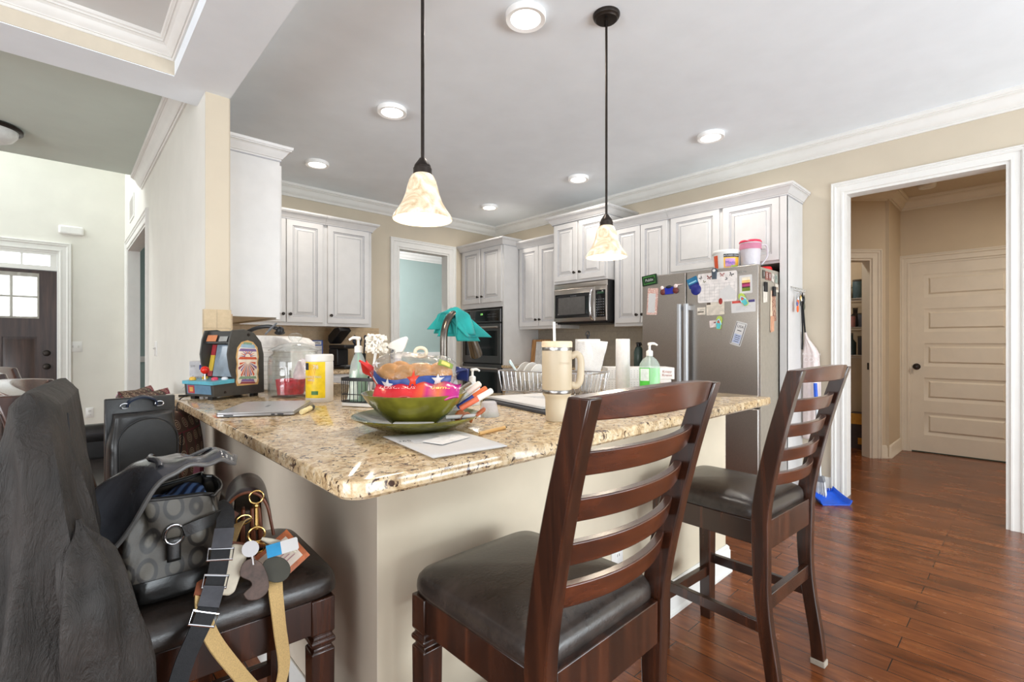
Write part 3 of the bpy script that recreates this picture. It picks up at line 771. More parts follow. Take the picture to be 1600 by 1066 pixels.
# microwave
t = thing('microwave', 'stainless over range microwave with a black glass door', 'microwave', (4.1, 3.17, 1.385))
q = MB(); q.box(3.91, 4.34, 2.825, 3.515, 1.385, 1.795, 0); obj('case', q, BLACKPL, t, world=True)
q = MB(); q.panel((3.91, 3.515, 1.74), -Y_, Z_, -X_, .69, .055, [(.003, .002, 0)], thick=.008); obj('vent_strip', q, STEEL, t, world=True)
q = MB(); q.panel((3.91, 3.515, 1.395), -Y_, Z_, -X_, .545, .343, [(.004, .003, 0)], thick=.018); dr = obj('door', q, STEEL, t, world=True)
q = MB(); q.panel((3.889, 3.495, 1.435), -Y_, Z_, -X_, .475, .25, [(.035, .0005, 0), (.037, -.001, 0)], thick=.002); obj('window', q, BLACKGLASS, dr, world=True)
q = MB(); q.panel((3.8865, 3.45, 1.47), -Y_, Z_, -X_, .36, .18, [(.004, .0004, 0)], thick=.0006); obj('window_screen', q, mat('smoked_screen', (88, 86, 84), .3), dr, world=True)
q = MB(); q.tube(bez([(3.889, 2.995, 1.41), (3.855, 2.995, 1.45), (3.845, 2.995, 1.56), (3.855, 2.995, 1.67), (3.889, 2.995, 1.715)], 6), .012, 12, flat=.9); lab(obj('handle', q, CHROME, dr, world=True), 'curved chrome door handle')
q = MB(); q.panel((3.91, 2.968, 1.395), -Y_, Z_, -X_, .141, .343, [(.003, .002, 0)], thick=.018); cp = obj('control_panel', q, STEEL, t, world=True)
q = MB(); q.panel((3.89, 2.957, 1.43), -Y_, Z_, -X_, .118, .27, [(.002, .001, 0)], thick=.001); obj('keypad', q, BLACKGLASS, cp, world=True)
q = MB()
for i in range(4):
    for j in range(7): q.cbox((3.8875, 2.943 - i * .027, 1.45 + j * .026), (.0008, .014, .006))
obj('key_marks', q, GREYPL, cp, world=True)
q = MB(); q.cbox((3.8875, 2.898, 1.672), (.0008, .08, .022)); obj('display', q, mat('dim_green_display', (40, 70, 50), .2), cp, world=True)
q = MB(); q.text('FRIGIDAIRE', .016, (3.8848, 3.24, 1.66), -Y_, Z_); obj('lettering', q, GREYPL, dr, world=True)
q = MB(); q.box(3.93, 4.32, 2.84, 3.50, 1.372, 1.385); obj('underside_grille', q, BLACKMETAL, t, world=True)

# --- base cabinets and worktops along the walls (mostly hidden behind the peninsula)
def base_cab(label, boxes, doors):
    c = boxes[0]
    t = thing('base_cabinet', label, 'cabinet', ((c[0] + c[1]) / 2, (c[2] + c[3]) / 2, 0))
    q = MB()
    for x0, x1, y0, y1 in boxes: q.box(x0, x1, y0, y1, .1, .882)
    obj('body', q, CAB, t, world=True)
    q = MB()
    for x0, x1, y0, y1 in boxes: q.box(x0 + .02, x1 - .02, y0 + .02, y1 - .02, 0, .1)
    obj('plinth', q, CAB, t, world=True)
    for O, A, N, w in doors: cab_door(t, O, A, N, w, .74, 'R', True)
    return t
base_cab('white base cabinets along the wall between the oven tower and the fridge', [(3.75, 4.345, 2.24, 4.178)], [((3.75, 4.15 - i * .475, .12), -Y_, -X_, .46) for i in range(4)])
base_cab('white base cabinets under the back wall worktop', [(1.30, 2.58, 4.38, 4.998)], [((1.32 + i * .415, 4.38, .12), X_, -Y_, .40) for i in range(3)])
base_cab('white base cabinets behind the pillar under the left worktop', [(.673, 1.27, 2.99, 4.998)], [((1.27, 3.02 + i * .44, .12), Y_, X_, .42) for i in range(3)])
base_cab('white base cabinets inside the peninsula under the sink', [(.666, 1.27, 2.21, 2.985), (1.66, 2.47, 1.182, 1.82)], [])
def slab(name, label, pts, hole=None, parent=None):
    pass
def rounded(pts, r, corners, n=6):
    out = []; N = len(pts)
    for i, p in enumerate(pts):
        rr = corners.get(i, 0)
        if not rr: out.append(tuple(p)); continue
        p = V(p); a = (V(pts[i - 1]) - p).normalized(); c = (V(pts[(i + 1) % N]) - p).normalized()
        half = math.acos(max(-1, min(1, a.dot(c)))) / 2; L = rr / math.tan(half)
        s0, s1 = p + a * L, p + c * L; ctr = p + (a + c).normalized() * rr / math.sin(half)
        a0 = math.atan2((s0 - ctr).y, (s0 - ctr).x); a1 = math.atan2((s1 - ctr).y, (s1 - ctr).x); dA = (a1 - a0 + PI) % (2 * PI) - PI
        out += [tuple(ctr + V((math.cos(a0 + dA * k / n), math.sin(a0 + dA * k / n))) * rr) for k in range(n + 1)]
    return out
CT, CB_ = .915, .877
# peninsula worktop: L shape with a diagonal inner corner and a sink cut out across it
outer = rounded([V((.377, .843)), V((2.482, .843)), V((2.482, 1.85)), V((1.65, 1.85)), V((1.30, 2.2)), V((1.30, 2.97)), V((.377, 2.97))], 0, {0: .05, 1: .03, 2: .02, 6: .02})
SKC = V((1.355, 1.779)); SD = V((.7071, -.7071)); SN = V((.7071, .7071))      # sink centre, along the diagonal, towards the kitchen
hole = rounded([SKC + SD * a + SN * c for a, c in ((-.25, -.105), (.25, -.105), (.25, .105), (-.25, .105))], 0, {0: .05, 1: .05, 2: .05, 3: .05})
def worktop_mesh(outer, hole, z0, z1, inset=.007):
    bm = bmesh.new()
    def loop(pts, z): return [bm.verts.new((p[0], p[1], z)) for p in pts]
    n = len(outer)
    def inset_pts(pts, d):
        res = []
        for i in range(len(pts)):
            p0, p, p1 = V(pts[i - 1]), V(pts[i]), V(pts[(i + 1) % len(pts)])
            d0 = (p - p0).normalized(); d1 = (p1 - p).normalized(); n0 = V((-d0.y, d0.x)); n1 = V((-d1.y, d1.x)); k = 1 + n0.dot(n1)
            res.append(tuple(p + (n0 + n1) / max(k, .3) * d))
        return res
    rings = []
    for ins, z in ((inset, z0), (0, z0 + inset), (0, z1 - inset), (inset * .3, z1 - inset * .3), (inset, z1)):
        rings.append(loop(inset_pts(outer, ins) if ins else outer, z))
    for a, c in zip(rings, rings[1:]):
        for i in range(n): bm.faces.new((a[i], a[(i + 1) % n], c[(i + 1) % n], c[i]))
    h1 = h0 = None
    if hole:
        h1 = loop(hole, z1); h0 = loop(hole, z0)
        for i in range(len(hole)): bm.faces.new((h1[i], h1[(i + 1) % len(hole)], h0[(i + 1) % len(hole)], h0[i]))
    for ring, h in ((rings[-1], h1), (rings[0], h0)):
        es = [e for e in bm.edges if (e.verts[0] in ring and e.verts[1] in ring) or (h and e.verts[0] in h and e.verts[1] in h)]
        bmesh.ops.triangle_fill(bm, use_beauty=True, edges=es)
    bmesh.ops.recalc_face_normals(bm, faces=bm.faces[:])
    m_ = MB(); bm.verts.index_update()
    m_._add([v.co.copy() for v in bm.verts], [[v.index for v in f.verts] for f in bm.faces]); bm.free()
    return m_
tag(obj('peninsula_worktop', worktop_mesh(outer, hole, CB_, CT), GRANITE, angle=30), 'speckled tan granite worktop of the L shaped peninsula', 'worktop')
for lb, pts in (('granite worktop along the back wall under the coffee maker', [(1.302, 4.36), (2.60, 4.36), (2.60, 4.998), (1.302, 4.998)]),
                ('granite worktop behind the pillar under the end cabinet', [(.674, 2.972), (1.30, 2.972), (1.30, 4.998), (.674, 4.998)]),
                ('granite worktop under the microwave on the fridge wall', [(3.72, 2.235), (4.347, 2.235), (4.347, 4.177), (3.72, 4.177)])):
    tag(obj('worktop', worktop_mesh([V(p) for p in pts], None, CB_ + .006, CT), GRANITE, angle=30), lb, 'worktop')
# backsplashes
b = MB(); b.box(.673, 2.60, 4.985, 4.999, CT, UB + .002); struct('trim_backsplash_back', b, TILE)
b = MB(); b.box(.673, .685, 2.985, 4.985, CT, 1.33); struct('trim_backsplash_left', b, TILE)
b = MB(); b.box(.548, .672, 2.958, 2.972, CT, 1.35); b.box(.546, .548, 2.958, 3.0, CT, 1.35); b.box(.548, .5548, 2.972, 3.0, CT, 1.35); struct('trim_backsplash_pillar', b, TILEBIG)
b = MB(); b.box(4.335, 4.349, 2.23, 4.178, CT, UB + .06); struct('trim_backsplash_fridge_wall', b, TILEGREY)
# sink bowl and faucet
t = thing('sink', 'stainless corner sink let into the granite behind the bowl', 'sink', (SKC.x, SKC.y, .70))
q = MB()
def sring(k, z): return [V((*(SKC + (V(p) - SKC) * k), z)) for p in hole]
rows = [sring(1.03, .876), sring(1.0, .874), sring(.96, .74), sring(.88, .715), sring(.1, .708)]
vs = [p for r_ in rows for p in r_]; nH = len(hole); fs = []
for r_ in range(len(rows) - 1):
    for i in range(nH): fs.append((r_ * nH + i, r_ * nH + (i + 1) % nH, (r_ + 1) * nH + (i + 1) % nH, (r_ + 1) * nH + i))
fs.append(list(range((len(rows) - 1) * nH, len(rows) * nH)))
q._add(vs, fs); obj('basin', q, STEEL, t, world=True)
q = MB(); q.lathe([(0, 0), (.02, 0), (.034, .003), (.038, .0)], (SKC.x, SKC.y, .709), 20); obj('drain', q, CHROME, t, world=True)

FNICK = mat('dark_nickel', (96, 90, 84), .24, 1., var=.05)
# faucet: gooseneck with a pull down spray head
FB = V((1.098, 1.574, CT)); FD = V((.93, .36, 0)).normalized()
t = thing('kitchen_faucet', 'tall brushed nickel gooseneck faucet behind the snack bowl', 'faucet', FB)
q = MB(); q.lathe([(0, 0), (.028, 0), (.028, .01), (.022, .016), (.02, .08), (.0165, .09), (0, .09)], FB, 24); obj('base', q, FNICK, t, world=True)
def fpt(a, z): return FB + FD * a + Z_ * z
pth = [fpt(0, .08), fpt(0, .16), fpt(0, .26)] + [fpt(.10 - .10 * math.cos(th), .27 + .11 * math.sin(th)) for th in [PI * k / 14 for k in range(0, 13)]]
q = MB(); q.tube(pth, .0145, 16); obj('neck', q, FNICK, t, world=True)
e1 = pth[-1]; ed = (pth[-1] - pth[-2]).normalized()
q = MB(); q.lathe([(0, 0), (.017, 0), (.018, .03), (.021, .06), (.028, .125), (.027, .135), (0, .136)], e1, 24, R=Z_.rotation_difference(ed).to_matrix())
hd = obj('spray_head', q, FNICK, t, world=True)
FHEAD = (e1, ed)
q = MB(); q.tube(bez([FB + V((.02, -.01, .06)), FB + V((.05, -.03, .07)), FB + V((.09, -.06, .1))], 5), [.011] * 6 + [.008] * 5, 10); obj('lever', q, NICKEL, t, world=True)
# ================================================================ COUNTER STOOLS
SLEATHER = SEATLEATHER
def post_y(z):      # rear post centre line: kicks back at the foot, leans back above the seat
    return -.195 - .045 * ss(.45, 0, z) ** 1.3 - .110 * max(0, (z - .60) / .48) ** 1.35
def post_x(z): return .186 + .026 * max(0, (z - .45) / .63)
def make_stool(label, loc, rz):
    t = thing('counter_stool', label, 'stool', loc, rz, 'counter stools round the peninsula')
    # seat cushion: crowned, rounded corners
    def cush(u, v):
        a = 2 * PI * u; c, s_ = math.cos(a), math.sin(a); e = .22
        hx = .196 + .010 * (1 if s_ < 0 else 0) * abs(s_)
        x = math.copysign(abs(c) ** e, c) * hx; y = .012 + math.copysign(abs(s_) ** e, s_) * .212
        k, z = PROF[int(round(v * (len(PROF) - 1)))]
        return (x * k[0], .012 + (y - .012) * k[1], z)
    PROF = [((.975, .975), .592), ((.997, .997), .598), ((1.0, 1.0), .606), ((.996, .996), .618), ((.982, .982), .629), ((.945, .945), .639), ((.86, .86), .648), ((.66, .66), .656), ((.4, .4), .660), ((.02, .02), .662)]
    q = MB(); q.grid(cush, 64, len(PROF) - 1, cu=True); nP = len(PROF); q.f += [[i * nP + nP - 1 for i in range(64)], [i * nP for i in range(64)]]; q.fm += [0, 0]; lab(obj('seat', q, SLEATHER, t, angle=60), 'dark brown leather seat cushion')
    # apron
    q = MB()
    q.box(-.16, .16, .176, .196, .515, .592); q.box(-.17, .17, -.214, -.194, .505, .60)
    q.box(-.192, -.172, -.18, .17, .515, .592); q.box(.172, .192, -.18, .17, .515, .592)
    obj('seat_rail', q, STOOLWOOD, t, bevel=.002)
    for sx in (-1, 1):
        # front leg: square block, turned collar, square taper
        q = MB(); x = sx * .172; y = .180
        prof = [(.021, .0), (.0225, .05), (.0245, .35), (.0255, .468), (.0255, .474), (.020, .478), (.020, .484), (.026, .488), (.027, .494), (.026, .500), (.021, .504), (.021, .509), (.0255, .514), (.0255, .592)]
        vs = [V((x + a * r, y + b_ * r, z)) for r, z in prof for a, b_ in ((-1, -1), (1, -1), (1, 1), (-1, 1))]
        fs = [(3, 2, 1, 0), tuple(range(len(vs) - 4, len(vs)))] + [(i * 4 + k, i * 4 + (k + 1) % 4, i * 4 + 4 + (k + 1) % 4, i * 4 + 4 + k) for i in range(len(prof) - 1) for k in range(4)]
        q._add(vs, fs); lg = obj('front_leg', q, STOOLWOOD, t, bevel=.0025, angle=30)
        q = MB(); q.lathe([(0, 0), (.013, 0), (.015, .003), (.013, .006)], (x, y, -.001), 14); lab(obj('glide', q, WHITEPL, lg), 'white floor glide')
        # rear post
        q = MB(); N_ = 22; vs = []
        for i in range(N_ + 1):
            z = 1.088 * i / N_; yc = post_y(z)
            w = .0165; dpt = .021 + .005 * ss(.2, .6, z) - .004 * ss(.75, 1.08, z)
            for a, b_ in ((-1, -1), (1, -1), (1, 1), (-1, 1)): vs.append(V((sx * post_x(z) + a * w, yc + b_ * dpt, z)))
        fs = [(3, 2, 1, 0), tuple(range(len(vs) - 4, len(vs)))] + [(i * 4 + k, i * 4 + (k + 1) % 4, i * 4 + 4 + (k + 1) % 4, i * 4 + 4 + k) for i in range(N_) for k in range(4)]
        q._add(vs, fs); bp = obj('back_post', q, STOOLWOOD, t, bevel=.003, angle=30)
        q = MB(); q.box(sx * .186 - .0185, sx * .186 + .0185, post_y(0) - .024, post_y(0) + .024, 0, .022); lab(obj('foot_pad', q, mat('felt_pad', (150, 140, 126), .9), bp, bevel=.003), 'pale felt foot pad')
    # top rail and four slats, bowed backwards
    def slat(zc, h, name, ends=.178, th=.019, bow=.04, m_=STOOLSLAT):
        q = MB(); n = 14; vs = []
        for i in range(n + 1):
            a = -1 + 2 * i / n; x = a * ends; yb = post_y(zc) - bow * (1 - a * a) + .008
            tilt = (post_y(zc + .05) - post_y(zc - .05)) / .1
            for b_, c in ((-1, -1), (1, -1), (1, 1), (-1, 1)): vs.append(V((x, yb + b_ * th / 2 + c * h / 2 * tilt, zc + c * h / 2 + (.012 * (1 - a * a) if name == 'top_rail' and c > 0 else 0))))
        fs = [(3, 2, 1, 0), tuple(range(n * 4, n * 4 + 4))] + [(i * 4 + k, i * 4 + (k + 1) % 4, i * 4 + 4 + (k + 1) % 4, i * 4 + 4 + k) for i in range(n) for k in range(4)]
        q._add(vs, fs); return obj(name, q, m_, t, bevel=.0025, angle=30)
    slat(1.069, .038, 'top_rail', post_x(1.06) + .012, .030, .045)
    for zc in (.975, .893, .812, .732): slat(zc, .042, 'slat', post_x(zc) - .008)
    # stretchers
    for nm, a, c_, w, h in (('stretcher', (-.17, .18, .20), (.17, .18, .20), .022, .042), ('stretcher', (-.176, .175, .255), (-.186, -.19, .255), .02, .036), ('stretcher', (.176, .175, .255), (.186, -.19, .255), .02, .036), ('stretcher', (-.18, -.2, .33), (.18, -.2, .33), .022, .05)):
        q = MB(); q.beam(a, c_, w, h); obj(nm, q, STOOLWOOD, t, bevel=.002)
    return t
stool1 = make_stool('nearest brown ladder back counter stool before the front of the peninsula', (.793, .775, 0), math.radians(.8))
dup(stool1, (1.848, .778, 0), math.radians(-3), 'brown ladder back counter stool at the right end of the peninsula, by the fridge')
dup(stool1, (.262, 1.295, 0), math.radians(-92.5), 'counter stool under the dark jacket with the brown bags on its seat')
dup(stool1, (.175, 2.09, 0), math.radians(-90), 'counter stool behind the dark jacket with a black backpack on its seat')

# ================================================================ LEFT SIDE: jacket, bags, bench
# dark jacket draped over the back of the bag stool
def jn(u, v): return noise.noise(V((u * 7, v * 2.2, 3.1)))
def jacket(u, v):
    """u runs once round the drape, v from the top edge (0) to the hem (1)"""
    a = 2 * PI * u; c, s_ = math.cos(a), math.sin(a)
    z = 1.094 - .80 * v
    near = ss(.1, -.7, s_)
    hx = .008 + .022 * ss(0, .03, v) ** .6 + .105 * v
    hy = .205 + .030 * ss(0, .12, v) + .05 * v
    e = .55
    ps = 9 * a + 2.4 * math.sin(2 * a) + 1.2 * v
    crease = 1 - 2 * abs(math.sin(ps / 2)) ** .7
    fold = (.010 + .058 * v) * ss(0, .2, v) * (crease * .6 + jn(u * 2 if u < .5 else (1 - u) * 2, v) * .9 + .12 * math.sin(31 * v + 7 * a) * noise.noise(V((4 * c, 4 * s_, 9 * v))))
    x = math.copysign(abs(c) ** e, c) * (hx + fold)
    y = math.copysign(abs(s_) ** e, s_) * (hy + fold * .6)
    cx = -.020 - .040 * v + near * .075 * v ** .8; cy = 1.235 - .01 * v
    if c > 0: x *= 1 - .62 * ss(.3, .55, v) * ss(-.75, -.35, s_)      # tucked in over the seat
    cx += .10 * (y + .02) * (1 - .5 * v)
    return (cx + x, cy + y, z + .004 * math.sin(5 * a) * ss(0, .05, v) - .010 * ss(.03, 0, v) * 0)
q = MB(); q.grid(jacket, 200, 70, cu=True)
n_ = 200; W_ = 71
top = [i * W_ for i in range(n_)]; q.f.append(top); q.fm.append(0)
n = Nodes('jacket_fabric'); v_ = n.coord(scale=(26, 26, 7)); f_ = n.noise(v_, 1.6, 6, .68, .5)
n.base(n.ramp(n.noise(n.coord(), 14, 4), [(.3, (28, 25, 22)), (.7, (46, 40, 36))])); n.set(Roughness=.62, Specular_IOR_Level=.4); n.bump(f_, .9, .014)
JACKET = n.m
jk = thing('jacket', 'dark grey brown jacket draped over the back of the stool at the left', 'jacket', (-.05, 1.25, .30))
obj('body', q, JACKET, jk, world=True, angle=70)
# a sleeve hanging down the near corner
def sleeve(u, v):
    a = 2 * PI * u; z = .90 - .46 * v
    r = .022 + .026 * ss(0, .3, v) + .008 * v + .008 * math.sin(5 * a + 7 * v) + .005 * math.sin(17 * v + 2 * a)
    k = 1 - .85 * ss(.12, 0, v)
    return (.018 + .075 * v + r * k * .85 * math.cos(a), .995 - .045 * ss(0, .3, v) + .45 * r * k * math.sin(a), z + .018 * math.cos(a) * v)
q = MB(); q.grid(sleeve, 40, 34, cu=True); q.f.append([i * 35 + 34 for i in range(40)]); q.fm.append(0); obj('sleeve', q, JACKET, jk, world=True, angle=180)
def on_j(u, v, k=1.02):
    p = V(jacket(u, v)); return V((-.02 + (p.x + .02) * k, p.y, p.z))
q = MB(); q.tube([on_j(.955 - .012 * i / 10, .05 + .028 * i, 1.03) for i in range(11)], .0014, 6); obj('seam', q, BLACKWEB, jk, world=True)

# satchel: patterned canvas body, glossy leather flap thrown open, side strap with buckles
def m_ovals():
    n = Nodes('oval_jacquard'); vec = n.coord(scale=(24, 24, 17))
    vo = n.add('ShaderNodeTexVoronoi', feature='F1'); vo.inputs['Scale'].default_value = 1.; vo.inputs['Randomness'].default_value = .12
    n.link(vec, vo.inputs['Vector'])
    n.base(n.mix(.25, n.ramp(vo.outputs['Distance'], [(.30, (100, 94, 84)), (.34, (50, 46, 42)), (.44, (46, 42, 39)), (.48, (84, 78, 70))]), n.ramp(n.noise(n.coord(), 9, 3), [(.3, (60, 56, 50)), (.7, (130, 122, 108))]), 'MULTIPLY'))
    n.set(Roughness=.5); n.bump(n.noise(n.coord(), 240, 2), .2, .001); return n.m
OVALS = m_ovals()
SB_ = V((.163, 1.245, .662))
t = thing('satchel', 'black satchel with oval patterned sides slumped open on the stool seat', 'bag', SB_)
def sat(u, v):
    a = 2 * PI * u; c, s_ = math.cos(a), math.sin(a); e = .5
    bul = 1 + .10 * math.sin(PI * min(1, v * 1.1)) - .06 * v
    x = math.copysign(abs(c) ** e, c) * .083 * bul; y = math.copysign(abs(s_) ** e, s_) * .070 * bul
    f = .007 * math.sin(5 * a + 8 * v) + .006 * noise.noise(V((4 * c, 4 * s_, 6 * v)))
    return (x + f + .012 * v, y + f - .005 * v, .002 + .195 * v + .012 * math.sin(2 * a) * v)
q = MB(); q.grid(sat, 72, 18, cu=True); q.f.append([i * 19 for i in range(72)]); q.fm.append(0); obj('body', q, OVALS, t, angle=180)
q = MB(); q.grid(lambda u, v: tuple(V(sat(u, v * .22)) * 1.0 + V((V(sat(u, v * .22)).x, V(sat(u, v * .22)).y, 0)).normalized() * .004), 72, 5, cu=True); q.f.append([i * 6 for i in range(72)]); q.fm.append(0); obj('leather_base', q, BLACKLEATHER, t, angle=180)
q = MB(); q.tube([sat(k / 40, 1.0) for k in range(40)], .004, 8, closed=True); obj('rim_piping', q, BLACKLEATHER, t)
q = MB(); q.grid(lambda u, v: (-.055 + .125 * u, -.05 + .10 * v, .182 + .012 * math.sin(6 * u) * math.sin(5 * v)), 12, 8)
n = Nodes('blue_plaid'); wv = n.add('ShaderNodeTexWave'); wv.inputs['Scale'].default_value = 18; wv.inputs['Distortion'].default_value = 1.; n.link(n.coord(rot=(0, 0, .6)), wv.inputs['Vector'])
n.base(n.ramp(wv.outputs['Fac'], [(.2, (22, 30, 58)), (.5, (52, 84, 142)), (.8, (96, 126, 176))])); n.set(Roughness=.9)
lab(obj('lining', q, n.m, t, solid=.004), 'blue plaid lining in the open mouth')
# flap: a broad glossy sheet over the top, lip curling down towards the viewer and the left
def flap(u, v):
    x = -.128 + .232 * u; y = .095 - .185 * v
    z = .205 + .055 * math.sin(PI * min(1, .12 + v * .7)) + .012 * (1 - v) - .075 * ss(.45, 0, u) * ss(.2, 1, v) - .05 * ss(.30, 0, u) - .010 * ss(.85, 1, u) + .030 * ss(.5, 1, v) * ss(.2, .6, u)
    z += .005 * math.sin(14 * u + 3 * v) * math.sin(PI * v) + .003 * math.sin(23 * u)
    k = 1 - .1 * ss(.8, 1, v) - .05 * ss(.2, 0, v)
    return (x * k + .012, y - .022 * math.sin(PI * u) * v + .03 * ss(.3, 0, u) * v, z)
q = MB(); q.grid(flap, 44, 26); lab(obj('flap', q, GLOSSLEATHER, t, solid=.005, angle=180), 'glossy black leather flap')
fl = bpy.data.objects[[o.name for o in kids(t) if o.name.startswith('flap')][0]]
q = MB(); q.tube([flap(k / 30, 1.) for k in range(31)] + [flap(1., 1 - k / 14) for k in range(1, 15)], .0045, 8); obj('flap_piping', q, mat('piping_grey', (92, 90, 88), .4), fl)
def on_flap(u, v, du, dv, h=.006):
    p = V(flap(u, v)); a = (V(flap(u + .01, v)) - p).normalized(); b_ = (V(flap(u, v - .01)) - p).normalized(); nn = a.cross(b_).normalized()
    if nn.z < 0: nn = -nn
    return p + nn * h, a, nn.cross(a).normalized(), nn
p, A, B, N = on_flap(.76, .42, 0, 0)
q = MB(); q.panel(p - A * .024 - B * .02, A, B, N, .048, .04, [(.002, .001, 0), (.004, .0004, 0)], thick=.002)
for i in range(4): q.prism([(-.016, -.014 + i * .009), (.016, -.014 + i * .009), (.016, -.012 + i * .009), (-.016, -.012 + i * .009)], .0024, .0034, O=p, A=A, B=B, N=N, m=1)
lab(obj('badge', q, [GLOSSLEATHER, mat('badge_line', (120, 120, 122), .4)], fl), 'square embossed leather patch')
q = MB(); q.grid(lambda u, v: tuple(V(flap(.36 + .05 * u + .02 * math.sin(9 * v), .12 + .75 * v)) + V((0, 0, .006 + .004 * math.sin(PI * u)))), 6, 26); obj('flap_fold', q, GLOSSLEATHER, fl, angle=180)
# D ring tab and side strap end
q = MB(); q.tube([(.0 + .016 * math.cos(a), -.084, .128 + .019 * math.sin(a)) for a in [2 * PI * k / 20 for k in range(20)]], .0028, 8, closed=True); lab(obj('ring', q, CHROME, t), 'chrome ring on the front')
q = MB(); q.grid(lambda u, v: (-.011 + .022 * u, -.082 - .002 * math.sin(PI * u), .075 + .045 * v), 6, 8); obj('tab', q, BLACKLEATHER, t, solid=.005)
q = MB(); q.ribbon(bez([(.016, -.086, .130), (.045, -.088, .138), (.075, -.076, .140), (.095, -.04, .135)], 5), (0, 0, 1), .024, .005); obj('closure_strap', q, BLACKLEATHER, t)
# shoulder strap: from the bag's end down over the seat edge
sp = bez([(.085, -.02, .155), (.092, -.075, .145), (.075, -.125, .10), (.055, -.165, .045), (.030, -.196, -.005), (-.002, -.205, -.07), (-.022, -.205, -.16), (-.02, -.2, -.28), (.02, -.19, -.42), (.06, -.2, -.55)], 7)
q = MB(); q.ribbon(sp, [(.9, .1, .25)] * len(sp), .033, .0025); obj('shoulder_strap', q, BLACKWEB, t)
for z, w in ((.085, .044), (.045, .041), (-.002, .044)):
    i = min(range(len(sp)), key=lambda k: abs(sp[k].z - z)); c = sp[i]; tg = (sp[i + 1] - sp[i - 1]).normalized(); a = V((.9, .1, .25)); a = (a - tg * a.dot(tg)).normalized()
    q = MB(); q.tube([c + a * (w / 2) * sx + tg * .011 * sy for sx, sy in ((-1, -1), (1, -1), (1, 1), (-1, 1))], .0026, 8, closed=True); lab(obj('buckle', q, CHROME, t), 'chrome strap buckle')
for z in (.108, .022):
    q = MB(); i = min(range(len(sp)), key=lambda k: abs(sp[k].z - z)); q.ribbon([p + V((0, -.002, .002)) for p in sp[i - 2:i + 3]], (.9, .1, .25), .036, .006); obj('keeper', q, GLOSSLEATHER, t)

# brown purse with a rolled flap
PB = V((.352, 1.385, .662))
t = thing('purse', 'small brown leather purse with a rolled dark flap standing on the stool seat', 'purse', PB, math.radians(-14))
q = MB(); q.prism([(-.036, 0), (.036, 0), (.03, .10), (-.03, .10)], -.085, .085, A=X_, B=Z_, N=Y_); obj('body', q, m_leather('monogram_canvas', (74, 58, 46), .5, 60, .15, .25), t, bevel=.004)
for sx in (-.012, .012, .03):
    q = MB(); q.prism([(sx - .007, .004), (sx + .007, .004), (sx * .8 + .004, .105), (sx * .8 - .004, .105)], -.09, -.06, A=X_, B=Z_, N=Y_); obj('gusset', q, BROWNLEATHER, t, bevel=.003)
fp = [(-.046, .055), (-.05, .09), (-.042, .122), (-.02, .143), (.006, .147), (.028, .134), (.042, .108), (.050, .07), (.056, .035)]
fp = [(p.x, p.y) for p in bez([(a, b_, 0) for a, b_ in fp], 4)]
q = MB(); q.grid(lambda u, v: (fp[int(round(u * (len(fp) - 1)))][0], -.098 + .19 * v, fp[int(round(u * (len(fp) - 1)))][1]), len(fp) - 1, 4); pf = obj('flap', q, DARKBROWN, t, solid=.005, angle=180); lab(pf, 'dark rolled leather flap')
q = MB(); q.tube([(a, -.099, z) for a, z in fp], .0035, 8); obj('flap_edge', q, BROWNLEATHER, pf)
q = MB(); q.ribbon(bez([(-.03, -.085, .105), (-.045, -.097, .085), (-.05, -.105, .045), (-.056, -.12, .005), (-.075, -.15, -.02)], 5), (1, .2, .1), .03, .005); obj('strap_tab', q, BROWNLEATHER, t)
# tan web strap looping over the seat edge to the floor
sp = bez([(.325, 1.285, .745), (.295, 1.25, .75), (.268, 1.20, .735), (.235, 1.14, .705), (.205, 1.09, .70), (.195, 1.066, .675), (.205, 1.052, .62), (.24, 1.045, .55), (.285, 1.04, .475), (.312, 1.042, .450), (.335, 1.050, .50), (.330, 1.060, .58), (.328, 1.076, .638), (.330, 1.10, .6655), (.330, 1.16, .6655)], 7)
dirs = [V((1, .15 + .5 * math.sin(PI * k / len(sp)), .05 + .35 * math.sin(2.4 * PI * k / len(sp)))) for k in range(len(sp))]
q = MB(); q.ribbon(sp, dirs, .030, .003); lab(obj('shoulder_strap', q, TANWEB, t, world=True), 'tan webbing shoulder strap')
q = MB(); q.ribbon([V((.216, 1.105, .704)), V((.206, 1.088, .704)), V((.198, 1.07, .690))], (1, .2, .1), .036, .006); obj('strap_keeper', q, BROWNLEATHER, t, world=True)
for c in ((.315, 1.27, .752), (.198, 1.064, .668)):
    q = MB(); q.tube([V(c) + V((.016 * math.cos(a), .0, .011 * math.sin(a))) for a in [2 * PI * k / 16 for k in range(16)]], .002, 7, closed=True); obj('strap_ring', q, GOLD, t, world=True)
# gold clasp chain carrying the keys: clipped to the purse, hangs in front of it
KB = V((.302, 1.118, .712))
t = thing('key_bundle', 'gold clip with car keys and leather tags spilling off the purse', 'keys', KB, math.radians(-14))
def hoop(c, r, th, R=None, n_=20):
    q = MB(); pts = [V((r * math.cos(a), 0, r * math.sin(a))) for a in [2 * PI * k / n_ for k in range(n_)]]
    q.tube([V(c) + (R @ p if R else p) for p in pts], th, 8, closed=True); return q
q = hoop((0, .05, .118), .014, .002); q.v += []; obj('clip_ring', q, GOLD, t)
q = MB(); q.tube([(0, .048, .104), (0, .04, .085), (0, .03, .058)], .0045, 10); q.ball((0, .044, .101), .006); q.ball((0, .03, .058), .006); obj('clip', q, GOLD, t)
q = hoop((0, .026, .044), .016, .0025); obj('split_ring', q, GOLD, t)
q = hoop((.0, .01, .02), .017, .002, Matrix.Rotation(.6, 3, 'X')); obj('key_ring', q, GOLD, t)
